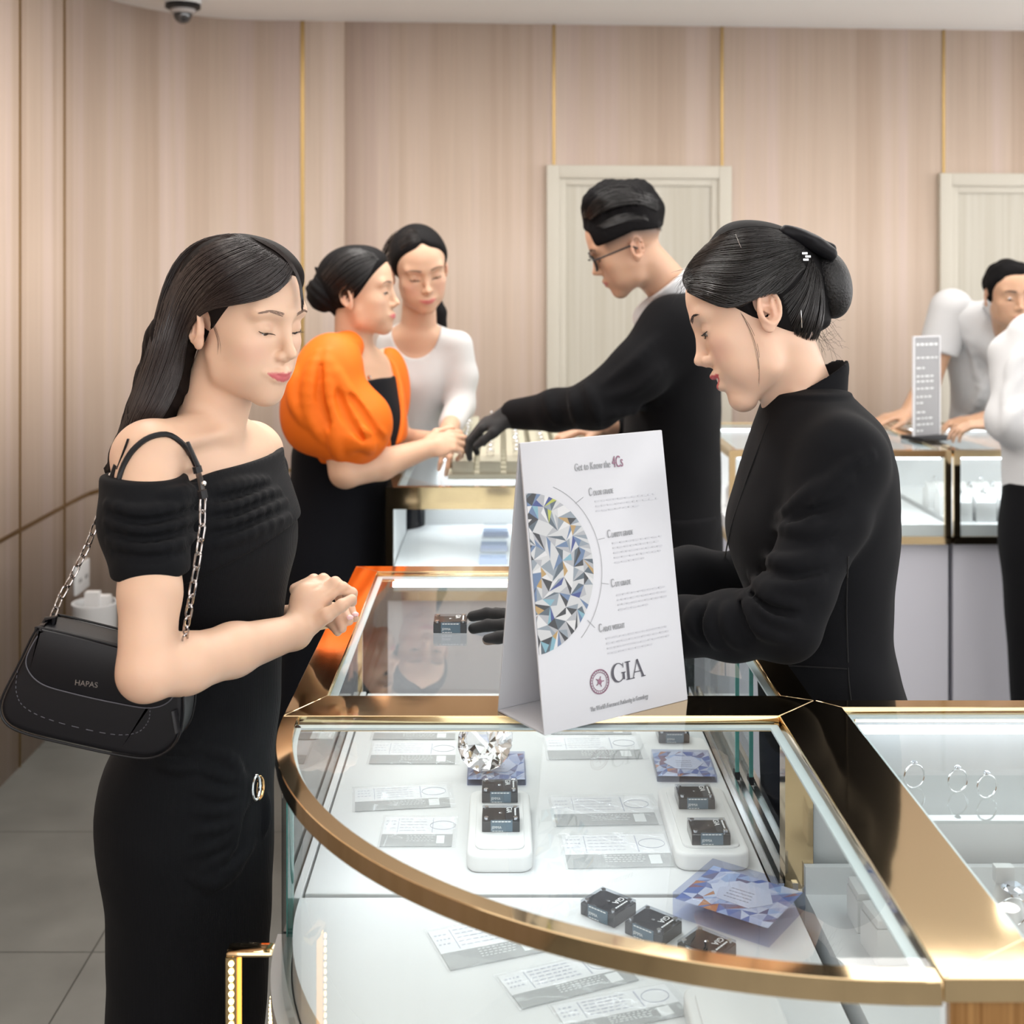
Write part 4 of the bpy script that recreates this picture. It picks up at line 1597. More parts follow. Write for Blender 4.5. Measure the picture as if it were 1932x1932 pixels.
def stack(rows, yaw=0.0, k=0.02, op='u'):
    """rows: (z, x, y, front_radius, side_radius) in world; the ellipses are turned by yaw"""
    R = rotm(yaw)
    rr_ = []
    for (z, x, y, rf, rl) in rows:
        q = R.T @ np.array([x, y, 0])
        rr_.append((z, q[0], q[1], rf, rl))
    a = smooth_rows(rr_)
    zc = (a[0][0] + a[0][-1]) / 2
    mid = R @ np.array([a[1].mean(), a[2].mean(), 0])
    rad = (a[0][-1] - a[0][0]) / 2 + max(a[3].max(), a[4].max()) + np.ptp(a[1]) + np.ptp(a[2])
    return Prim('stack', (0, 0, 0), a, R, op=op, k=k, rad=rad, bc=(mid[0], mid[1], zc))

def xform(prims, M, pos, s):
    """rigid placement of local prims: rotation matrix M (columns), position, scale"""
    out = []
    for p in prims:
        q = Prim(p.kind, M @ (p.c * s) + pos, p.a, M @ p.R, op=p.op, k=p.k * s, rad=p.rad * s)
        if p.kind == 'rc':
            a, b, ra, rb = p.a
            q.a = (M @ (a * s) + pos, M @ (b * s) + pos, ra * s, rb * s)
        elif p.kind == 'ell':
            q.a = tuple(x * s for x in p.a)
        elif p.kind == 'box':
            q.a = (tuple(x * s for x in p.a[0]), p.a[1] * s)
        elif p.kind == 'ring':
            q.a = tuple(x * s for x in p.a)
        out.append(q)
    return out

def smin(a, b, k):
    if k <= 0:
        return np.minimum(a, b)
    h = np.maximum(k - np.abs(a - b), 0) / k
    return np.minimum(a, b) - h * h * k * 0.25

def smax(a, b, k):
    return -smin(-a, -b, k)

def field(prims, pts, post=None):
    pts = pts.astype(F32)
    D = np.full(pts.shape[:-1], 1e3, F32)
    for p in prims:
        d = p.ev(pts)
        D = smin(D, d, p.k) if p.op == 'u' else smax(D, -d, p.k) if p.op == 's' else smax(D, d, p.k)
    if post is not None:
        D = post(pts, D)
    return D

def mesh_sdf(name, prims, h, mats, parent=None, post=None, color=None, B=8, relax=1, vcol=None, lip=1.35, inflate=0.0):
    lo = np.min([p.bc - p.rad for p in prims if p.op == 'u'], 0) - 3 * h - 0.01
    hi = np.max([p.bc + p.rad for p in prims if p.op == 'u'], 0) + 3 * h + 0.01
    n = np.ceil((hi - lo) / (h * B)).astype(int)
    g = np.stack(np.meshgrid(*[np.arange(k) for k in n], indexing='ij'), -1).reshape(-1, 3)
    cen = lo + (g + 0.5) * B * h
    rb = B * h * math.sqrt(3) / 2
    # coarse cull
    dc = np.full(len(cen), 1e3)
    for p in prims:
        if p.op == 'u':
            dd = np.linalg.norm(cen - p.bc, axis=1) - p.rad
            sel = dd < rb + 0.03
            if sel.any():
                dc[sel] = np.minimum(dc[sel], p.ev(cen[sel].astype(F32)))
    keep = np.abs(dc) < rb * lip + 0.012
    g, cen = g[keep], cen[keep]
    off = np.stack(np.meshgrid(*[np.arange(B + 1)] * 3, indexing='ij'), -1).reshape(-1, 3)
    base = lo + g * (B * h)
    nb = len(g)
    D = np.empty((nb, (B + 1) ** 3), F32)
    step = 4000
    for s0 in range(0, nb, step):
        bs = base[s0:s0 + step]
        pts = (bs[:, None, :] + off[None] * h).astype(F32)
        d = np.full(pts.shape[:2], 1e3, F32)
        for p in prims:
            dd = np.linalg.norm(cen[s0:s0 + step] - p.bc, axis=1) - p.rad
            sel = np.where(dd < rb + p.k + 0.028)[0]
            if len(sel) == 0:
                continue
            v = p.ev(pts[sel])
            if p.op == 'u':
                d[sel] = smin(d[sel], v, p.k)
            elif p.op == 's':
                d[sel] = smax(d[sel], -v, p.k)
            else:
                d[sel] = smax(d[sel], v, p.k)
        if post is not None:
            d = post(pts, d)
        D[s0:s0 + step] = d - inflate
    D = D.reshape(nb, B + 1, B + 1, B + 1)
    C = [D[:, i:B + i, j:B + j, k:B + k] for i in (0, 1) for j in (0, 1) for k in (0, 1)]
    sg = [c < 0 for c in C]
    anyn = sg[0].copy()
    alln = sg[0].copy()
    for q in sg[1:]:
        anyn |= q
        alln &= q
    act = anyn & ~alln
    ib, ii, jj, kk = np.where(act)
    cell = g[ib] * B + np.stack([ii, jj, kk], -1)
    vals = np.stack([c[ib, ii, jj, kk] for c in C], -1)          # n,8
    corner = np.array([(i, j, k) for i in (0, 1) for j in (0, 1) for k in (0, 1)], float)
    edges = [(a, b) for a in range(8) for b in range(a + 1, 8) if np.abs(corner[a] - corner[b]).sum() == 1]
    acc = np.zeros((len(cell), 3))
    cnt_ = np.zeros(len(cell))
    for a, b in edges:
        va, vb = vals[:, a], vals[:, b]
        m = (va < 0) != (vb < 0)
        t = np.where(m, va / np.where(m, va - vb, 1), 0)
        acc += np.where(m[:, None], corner[a] + t[:, None] * (corner[b] - corner[a]), 0)
        cnt_ += m
    V = lo + (cell + acc / cnt_[:, None]) * h
    big = int((n * B).max() + 4)
    key = (cell[:, 0] * big + cell[:, 1]) * big + cell[:, 2]
    order = np.argsort(key)
    ks = key[order]
    def look(c):
        kq = (c[:, 0] * big + c[:, 1]) * big + c[:, 2]
        i = np.clip(np.searchsorted(ks, kq), 0, len(ks) - 1)
        ok = ks[i] == kq
        return order[i], ok
    quads = []
    for ax, (e1, e2), cidx in ((0, (1, 2), 4), (1, (2, 0), 2), (2, (0, 1), 1)):
        s0_, s1_ = vals[:, 0] < 0, vals[:, cidx] < 0
        m = s0_ != s1_
        c = cell[m]
        d1 = np.zeros(3, int)
        d1[e1] = 1
        d2 = np.zeros(3, int)
        d2[e2] = 1
        a0 = np.where(m)[0]
        a1, k1 = look(c - d1)
        a2, k2 = look(c - d1 - d2)
        a3, k3 = look(c - d2)
        ok = k1 & k2 & k3
        q = np.stack([a0, a1, a2, a3], -1)[ok]
        fl = s0_[m][ok]
        q[~fl] = q[~fl][:, ::-1]
        quads.append(q)
    Q = np.concatenate(quads)
    # relax a little along the surface
    for _ in range(relax):
        s_ = np.zeros_like(V)
        c_ = np.zeros(len(V))
        for i in range(4):
            np.add.at(s_, Q[:, i], V[Q[:, (i + 1) % 4]] + V[Q[:, (i + 3) % 4]])
            np.add.at(c_, Q[:, i], 2)
        V = np.where(c_[:, None] > 0, 0.5 * V + 0.5 * s_ / np.maximum(c_, 1)[:, None], V)
    me = bpy.data.meshes.new(name)
    me.vertices.add(len(V))
    me.vertices.foreach_set('co', V.astype(F32).ravel())
    me.loops.add(len(Q) * 4)
    me.loops.foreach_set('vertex_index', Q.astype(np.int32).ravel())
    me.polygons.add(len(Q))
    me.polygons.foreach_set('loop_start', np.arange(0, len(Q) * 4, 4, dtype=np.int32))
    me.polygons.foreach_set('use_smooth', np.ones(len(Q), bool))
    me.update(calc_edges=True)
    if not isinstance(mats, (list, tuple)):
        mats = [mats]
    for m_ in mats:
        me.materials.append(m_)
    if color is not None:
        ca = me.color_attributes.new('Col', 'FLOAT_COLOR', 'POINT')
        c4 = np.ones((len(V), 4), F32)
        c4[:, :3] = color(V)
        ca.data.foreach_set('color', c4.ravel())
    o = bpy.data.objects.new(name, me)
    COL.objects.link(o)
    if parent is not None:
        o.parent = parent
        if parent.location.length > 0:
            o.matrix_parent_inverse = Matrix.Translation(-parent.location)
    return o

def trace(prims, px, py, post=None, y0=0.8, y1=5.5, steps=60):
    """first point of the surface seen through photo pixels; falls back to the nearest approach"""
    px, py = np.atleast_1d(px).astype(float), np.atleast_1d(py).astype(float)
    o = np.array([0, 0, CAMH])
    d = np.stack([(px - VX) / FPX, np.ones_like(px), -(py - VY) / FPX], -1)
    L = np.linalg.norm(d, axis=1, keepdims=True)
    d = d / L
    t = (y0 * L[:, 0])
    best = np.full(len(px), 9.0)
    bt = t.copy()
    for _ in range(steps):
        p = o + d * t[:, None]
        dist = field(prims, p, post)
        better = dist < best - 1e-5
        best = np.where(better, dist, best)
        bt = np.where(better, t, bt)
        t = np.where(dist > 0.0004, t + np.maximum(dist * 0.85, 0.0002), t)
        t = np.minimum(t, y1 * L[:, 0])
    hit = best < 0.002
    return o + d * bt[:, None], hit

def snap_ray(prims, o, d, L=0.08, n=200):
    """outermost crossing walking from o along d"""
    o, d = np.array(o, float), np.array(d, float)
    ts = np.linspace(0, L, n)
    D = field(prims, o + ts[:, None] * d)
    i = np.argmax(D < 0)
    return o + d * ts[i if (D < 0).any() else np.argmin(D)]

def path_px(prims, pts, n=24, lift=0.0, post=None, y0=0.8):
    """smooth pixel polyline laid on a surface"""
    pts = np.array(pts, float)
    s = np.r_[0, np.cumsum(np.linalg.norm(np.diff(pts, axis=0), axis=1))]
    q = smooth_rows([(s[i], pts[i, 0], pts[i, 1]) for i in range(len(pts))], n)
    P3, hit = trace(prims, q[1], q[2], post, y0=y0)
    d = P3 - np.array([0, 0, CAMH])
    d /= np.linalg.norm(d, axis=1, keepdims=True)
    return P3 - d * lift

def tubes_mesh(name, lines, rads, m, parent=None, seg=3, taper=True):
    """many thin strands in one mesh; lines (N,K,3), rads (N,)"""
    lines = np.asarray(lines, float)
    N, K, _ = lines.shape
    T = np.gradient(lines, axis=1)
    T /= np.linalg.norm(T, axis=2, keepdims=True) + 1e-12
    ref = np.array([0.3, -0.9, 0.2])
    A = np.cross(T, ref)
    A /= np.linalg.norm(A, axis=2, keepdims=True) + 1e-12
    Bv = np.cross(T, A)
    rad = np.asarray(rads)[:, None] * (np.interp(np.linspace(0, 1, K), [0, 0.06, 0.75, 1], [0.5, 1, 0.9, 0.25]) if taper else np.ones(K))[None]
    V = np.empty((N, K, seg, 3))
    for k in range(seg):
        a = 2 * PI * k / seg
        V[:, :, k] = lines + rad[..., None] * (A * math.cos(a) + Bv * math.sin(a))
    idx = np.arange(N * K * seg).reshape(N, K, seg)
    q = np.stack([idx[:, :-1], np.roll(idx, -1, 2)[:, :-1], np.roll(idx, -1, 2)[:, 1:], idx[:, 1:]], -1).reshape(-1, 4)
    me = bpy.data.meshes.new(name)
    me.vertices.add(N * K * seg)
    me.vertices.foreach_set('co', V.astype(F32).ravel())
    me.loops.add(len(q) * 4)
    me.loops.foreach_set('vertex_index', q.astype(np.int32).ravel())
    me.polygons.add(len(q))
    me.polygons.foreach_set('loop_start', np.arange(0, len(q) * 4, 4, dtype=np.int32))
    me.polygons.foreach_set('use_smooth', np.ones(len(q), bool))
    me.update(calc_edges=True)
    me.materials.append(m)
    o = bpy.data.objects.new(name, me)
    COL.objects.link(o)
    if parent is not None:
        o.parent = parent
        o.matrix_parent_inverse = Matrix.Translation(-parent.location)
    return o

def strands(name, hair_prims, guides, per, rad, m, parent, K=16, lift=0.0025, jitter=3.0, y0=0.8, seed=1, post=None, shorten=0.06):
    """guides: pixel polylines, each drawn root to tip; neighbours are blended and laid on the hair surface"""
    r = np.random.default_rng(seed)
    G = []
    for g in guides:
        g = np.array(g, float)
        s = np.r_[0, np.cumsum(np.linalg.norm(np.diff(g, axis=0), axis=1))]
        s /= s[-1]
        q = smooth_rows([(s[i], g[i, 0], g[i, 1]) for i in range(len(g))], K)
        G.append(np.stack([q[1], q[2]], -1))
    G = np.array(G)
    L2, R_ = [], []
    for i in range(len(G) - 1):
        for _ in range(per):
            t = r.random()
            g = G[i] * (1 - t) + G[i + 1] * t
            e = 1 - r.random() * shorten
            s0 = r.random() * shorten * 0.8
            u = np.linspace(s0, e, K) * (K - 1)
            g = np.stack([np.interp(u, np.arange(K), g[:, 0]), np.interp(u, np.arange(K), g[:, 1])], -1)
            w1, w2 = r.normal(0, jitter, 2), r.normal(0, jitter, 2)
            tt = np.linspace(0, 1, K)[:, None]
            g = g + w1 * np.sin(tt * PI * r.uniform(0.6, 1.6)) * 0.6 + w2 * tt * 0.5
            L2.append(g)
    L2 = np.array(L2)
    P3, hit = trace(hair_prims, L2[..., 0].ravel(), L2[..., 1].ravel(), post, y0=y0, steps=40)
    P3 = P3.reshape(L2.shape[0], K, 3)
    # smooth depth along each strand
    for _ in range(2):
        P3[:, 1:-1] = 0.5 * P3[:, 1:-1] + 0.25 * (P3[:, :-2] + P3[:, 2:])
    d = P3 - np.array([0, 0, CAMH])
    d /= np.linalg.norm(d, axis=2, keepdims=True)
    lf = r.uniform(-0.2, 1.0, (len(L2), 1, 1)) * lift
    P3 = P3 - d * lf
    rr_ = rad * r.uniform(0.6, 1.3, len(L2))
    return tubes_mesh(name, P3, rr_, m, parent)
# ================================================================ HEADS
skin_m = mat('skin', (0.7, 0.5, 0.4), 0.42, 0, 0.38, vcol=True, sss=0.25)
eye_m = mat('eyeball', (0.75, 0.73, 0.71), 0.15, vcol=True)
lash_m = mat('eyelash', (0.015, 0.010, 0.009), 0.6)
brow_m = mat('brow_hair', (0.24, 0.155, 0.115), 0.8)
teeth_m = mat('teeth', (0.85, 0.82, 0.76), 0.2)
hair_m = mat('black_hair', (0.007, 0.0065, 0.007), 0.7, 0, 0.12)
hair_b = mat('dark_brown_hair', (0.008, 0.0055, 0.005), 0.7, 0, 0.12)
add_bump(hair_m, 90, 0.35, 0.002)
strand_m = mat('hair_strand', (0.012, 0.010, 0.010), 0.26, 0, 0.65)
strand_b = mat('brown_hair_strand', (0.020, 0.012, 0.011), 0.26, 0, 0.65)

ZO = [-0.2, -0.110, -0.088, -0.062, -0.050, -0.033, -0.020, 0.0045, 0.028, 0.082, 0.2]
ZN = [-0.2, -0.110, -0.089, -0.066, -0.0545, -0.0385, -0.0245, 0.0110, 0.036, 0.090, 0.2]
zf = lambda z: float(np.interp(z, ZO, ZN))
zi = lambda z: np.interp(z, ZN, ZO)

def head_prims(male=False, smile=0.0, mouth=0.0, open_=0.2, full=1.0, ears=True):
    j = 1.0
    w = 1.06 if male else 1.0
    P_ = []
    # skull and forehead
    P_ += [ell((-0.004, 0, 0.044), (0.090, 0.072 * w, 0.078), k=0.02)]
    P_ += [ell((0.034, 0, 0.046), (0.0575, 0.061 * w, 0.066), k=0.02)]
    P_ += [ell((0.032, 0, -0.016), (0.056, 0.0600 * w, 0.066), k=0.022)]
    # jaw, chin
    dz = -0.014 * mouth
    for s in (-1, 1):
        P_ += [rc((0.008, 0.0435 * s * w, -0.038), (0.018, 0.038 * s * w, -0.064 + dz * .5), 0.017, 0.014, k=0.026)]
        P_ += [rc((0.018, 0.038 * s * w, -0.064 + dz * .5), (0.066, 0.010 * s, -0.087 + dz), 0.014, 0.0135, k=0.024)]
        P_ += [ell((0.058, 0.038 * s * w, -0.014), (0.021, 0.021, 0.018), k=0.022)]           # cheekbone
        P_ += [ell((0.052, 0.030 * s, -0.050), (0.028, 0.024 * full, 0.030), k=0.022)]         # cheek
    P_ += [ell((0.0725, 0, -0.085 + dz), (0.0165, 0.019 * w, 0.0150), k=0.016)]
    P_ += [ell((0.034, 0, -0.068), (0.040, 0.034, 0.026), k=0.02)]                          # under jaw
    n_fixed = len(P_)
    # brow ridge
    for s in (-1, 1):
        P_ += [rc((0.083, 0.012 * s, 0.024), (0.074, 0.044 * s, 0.027), 0.0105, 0.0095, k=0.014)]
    # eye sockets
    for s in (-1, 1):
        P_ += [ell((0.099, 0.029 * s, 0.008), (0.016, 0.017, 0.0115), op='s', k=0.016)]
    # maxilla
    P_ += [ell((0.068, 0, -0.050), (0.0240, 0.026, 0.030), k=0.018)]
    # eyeballs and lids
    for s in (-1, 1):
        P_ += [ell((0.0735, 0.0305 * s, 0.0045), (0.0130, 0.0150, 0.0128), k=0.005)]
    # nose
    P_ += [rc((0.0855, 0, 0.020), (0.1015, 0, -0.014), 0.0058, 0.0070, k=0.012)]
    P_ += [ell((0.1050, 0, -0.0185), (0.0098, 0.0076, 0.0078), k=0.008)]
    P_ += [rc((0.100, 0, -0.026), (0.088, 0, -0.031), 0.0042, 0.004, k=0.005)]
    for s in (-1, 1):
        P_ += [ell((0.0935, 0.0098 * s, -0.0225), (0.0090, 0.0054, 0.0066), k=0.005)]
        P_ += [ell((0.0975, 0.0062 * s, -0.0305), (0.0042, 0.0026, 0.0030), op='s', k=0.002)]
    # philtrum / lips
    lift = 0.005 * smile
    ul, ll = lips(smile, mouth)
    if mouth > 0:
        P_ += [ell((0.088, 0, -0.0545 - 0.0015 * mouth), (0.018, 0.0175, 0.0035 + 0.0035 * mouth), op='s', k=0.003)]
    P_ += [rc(ul[i], ul[i + 1], r1, r2, k=0.0075) for i, (r1, r2) in enumerate(UL_R)]
    P_ += [rc(ll[i], ll[i + 1], r1, r2, k=0.0075) for i, (r1, r2) in enumerate(LL_R)]
    if mouth <= 0:
        P_ += [rc((0.0955, -0.016, -0.0500 + lift * .5), (0.1010, 0, -0.0512), 0.0008, op='s', k=0.002)]
        P_ += [rc((0.1010, 0, -0.0512), (0.0955, 0.016, -0.0500 + lift * .5), 0.0008, op='s', k=0.002)]
    # eye openings
    if open_ > 0:
        for s in (-1, 1):
            R = rotm(12 * s, 24, 6 * s)
            P_ += [ell((0.0865, 0.0300 * s, -0.0045 + 0.006 * open_), (0.0075, 0.0130, 0.0012 + 0.0040 * open_), R=R, op='s', k=0.0015)]
    for p in P_[n_fixed:]:
        p.c[2] = zf(p.c[2])
        if p.kind == 'rc':
            a, b, ra, rb = p.a
            p.a = (np.array([a[0], a[1], zf(a[2])]), np.array([b[0], b[1], zf(b[2])]), ra, rb)
            p.bc = p.c = (p.a[0] + p.a[1]) / 2
            p.rad = np.linalg.norm(p.a[0] - p.a[1]) / 2 + max(ra, rb)
        else:
            p.bc = p.c
    # ears
    if ears:
        for s in (-1, 1):
            R = rotm(18 * s, -14, 0)
            c = np.array([-0.010, 0.0715 * s * w, -0.002])
            ax = lambda x, y, z: c + R @ np.array([x, y * s, z])
            P_ += [Prim('ell', c, (0.0165, 0.0040, 0.027), R, k=0.005, rad=0.03)]
            P_ += [ell(ax(0.004, 0.001, -0.022), (0.0085, 0.0042, 0.0105), k=0.006)]
            P_ += [ell(ax(0.003, 0.0050, -0.004), (0.0090, 0.0080, 0.0110), R=R, op='s', k=0.002)]
            P_ += [ell(ax(0.000, 0.0055, 0.014), (0.0085, 0.0060, 0.0060), R=R, op='s', k=0.002)]
            P_ += [Prim('ring', ax(-0.001, 0.0055, 0.004), (0.0150, 0.0245, 0.0034), R, k=0.0025, rad=0.03)]
            P_ += [rc(ax(0.0125, 0.002, 0.002), ax(0.0125, 0.002, -0.010), 0.0035, k=0.004)]
            P_ += [rc(ax(-0.006, 0.004, 0.016), ax(-0.007, 0.004, -0.010), 0.0022, k=0.004)]
    return P_

UL_R = [(0.0016, 0.0030), (0.0030, 0.0032), (0.0032, 0.0030), (0.0030, 0.0016)]
LL_R = [(0.0016, 0.0036), (0.0036, 0.0040), (0.0040, 0.0036), (0.0036, 0.0016)]

def lips(smile, mouth):
    cz = -0.0495 + 0.0045 * smile
    cw = 0.0235 + 0.003 * smile
    up = 0.0015 * mouth
    dn = -0.0125 * mouth
    ul = [(0.0835, -cw, cz), (0.0940, -0.009, -0.0462 + up), (0.0970, 0, -0.0472 + up), (0.0940, 0.009, -0.0462 + up), (0.0835, cw, cz)]
    ll = [(0.0835, -cw, cz), (0.0915 - 0.001 * mouth, -0.0105, -0.0548 + dn), (0.0935 - 0.001 * mouth, 0, -0.0562 + dn), (0.0915 - 0.001 * mouth, 0.0105, -0.0548 + dn), (0.0835, cw, cz)]
    return [np.array(v) for v in ul], [np.array(v) for v in ll]

LM = dict(nose=(0.1145, 0, -0.020), sub=(0.093, 0, -0.033), nasion=(0.0895, 0, 0.016), ulip=(0.102, 0, -0.046), llip=(0.1, 0, -0.060),
          chin=(0.0925, 0, -0.088), menton=(0.078, 0, -0.102), mouthR=(0.085, -0.0235, -0.0495), mouthL=(0.085, 0.0235, -0.0495),
          eyeR=(0.086, -0.0305, 0.002), eyeL=(0.086, 0.0305, 0.002), browR=(0.091, -0.028, 0.028), browL=(0.091, 0.028, 0.028),
          earR=(0.0, -0.077, 0.0), earL=(0.0, 0.077, 0.0), lobeR=(-0.003, -0.076, -0.028), lobeL=(-0.003, 0.076, -0.028),
          etopR=(-0.016, -0.083, 0.034), etopL=(-0.016, 0.083, 0.034), hair=(0.080, 0, 0.082))

for _k in LM:
    if _k[:3] not in ('ear', 'lob', 'eto'):
        LM[_k] = (LM[_k][0], LM[_k][1], zf(LM[_k][2]))
    else:
        LM[_k] = (LM[_k][0], LM[_k][1], LM[_k][2] - 0.006)

def fit_head(pix, y, s, yaw0, pitch0, roll0=0.0, wyaw=0.0):
    """least-squares head pose from face landmarks measured in the photo"""
    names = list(pix)
    L = np.array([LM[k] for k in names]) * s
    T = np.array([pix[k] for k in names], float)
    x = np.array([P(T[:, 0].mean(), T[:, 1].mean(), y)[0], P(T[:, 0].mean(), T[:, 1].mean(), y)[2], yaw0, pitch0, roll0])
    def res(x):
        R = rotm(x[2], x[3], x[4])
        Q = L @ R.T + np.array([x[0], y, x[1]])
        u = VX + FPX * Q[:, 0] / Q[:, 1]
        v = VY - FPX * (Q[:, 2] - CAMH) / Q[:, 1]
        return np.r_[u - T[:, 0], v - T[:, 1], 0.12 * (x[4] - roll0), wyaw * (x[2] - yaw0)]
    for _ in range(25):
        r0 = res(x)
        J = np.stack([(res(x + np.eye(5)[i] * e) - r0) / e for i, e in enumerate((1e-4, 1e-4, .05, .05, .05))], -1)
        x = x - np.linalg.solve(J.T @ J + 1e-6 * np.eye(5), J.T @ r0) * 0.8
    r0 = res(x)
    print('HEAD FIT', np.round(x, 3), 'rms px', round(float(np.sqrt((r0 ** 2).mean())), 1))
    return dict(pos=np.array([x[0], y, x[1]]), R=rotm(x[2], x[3], x[4]), s=s, ang=x[2:])

def hw(H, v):
    """head-local point to world"""
    return H['R'] @ (np.array(v, float) * H['s']) + H['pos']

def skin_color(H, base, smile=0.0, mouth=0.0, lip=(0.55, 0.13, 0.13), blush=0.35, blush_c=(0.72, 0.33, 0.29), extra=None):
    ul, ll = lips(smile, mouth)
    def f(V):
        V = V.astype(F32)
        q = ((V - H['pos']) @ H['R']) / H['s']
        q[:, 2] = zi(q[:, 2])
        c = np.tile(np.array(base, F32), (len(V), 1))
        # gentle unevenness
        n = np.sin(V[:, 0] * 61 + 3 * np.sin(V[:, 2] * 47)) * np.sin(V[:, 2] * 53 + V[:, 1] * 39)
        c *= (1 + 0.025 * n)[:, None]
        head = np.linalg.norm(q - np.array([0.03, 0, -0.01], F32), axis=1) < 0.16
        for s in (-1, 1):
            d = np.linalg.norm((q - np.array([0.070, 0.040 * s, -0.020], F32)) / np.array([1, 1, 0.8], F32), axis=1)
            a = np.clip(1 - d / 0.030, 0, 1) * blush * head
            c = c * (1 - a[:, None]) + np.array(blush_c, F32) * a[:, None]
            # lid shadow powder, ear warmth
            d = np.linalg.norm((q - np.array([0.086, 0.031 * s, 0.010], F32)) / np.array([1, 1.3, 0.7], F32), axis=1)
            a = np.clip(1 - d / 0.013, 0, 1) * 0.35 * head
            c = c * (1 - a[:, None]) + np.array((0.45, 0.25, 0.18), F32) * a[:, None]
            d = np.linalg.norm(q - np.array([-0.008, 0.078 * s, 0.000], F32), axis=1)
            a = np.clip(1.3 - d / 0.030, 0, 1) * 0.3 * head
            c = c * (1 - a[:, None]) + np.array((0.66, 0.34, 0.25), F32) * a[:, None]
        cz = -0.0495 + 0.0045 * smile
        cw = 0.0245 + 0.003 * smile
        t = np.clip(np.abs(q[:, 1]) / cw, 0, 1)
        zm = -0.0512 + (cz + 0.0512) * t ** 2
        zu = zm + 0.0072 * (1 - t ** 1.7) * (1 - 0.16 * np.exp(-(q[:, 1] / 0.003) ** 2)) + 0.0015 * mouth * (1 - t)
        zl = zm - (0.0088 + 0.0125 * mouth) * (1 - t ** 2.2)
        a = np.clip((zu - q[:, 2]) / 0.0009, 0, 1) * np.clip((q[:, 2] - zl) / 0.0009, 0, 1) * (q[:, 0] > 0.06) * (t < 1) * head
        c = c * (1 - a[:, None]) + np.array(lip, F32) * a[:, None]
        if extra is not None:
            c = extra(V, q, c)
        return c
    return f

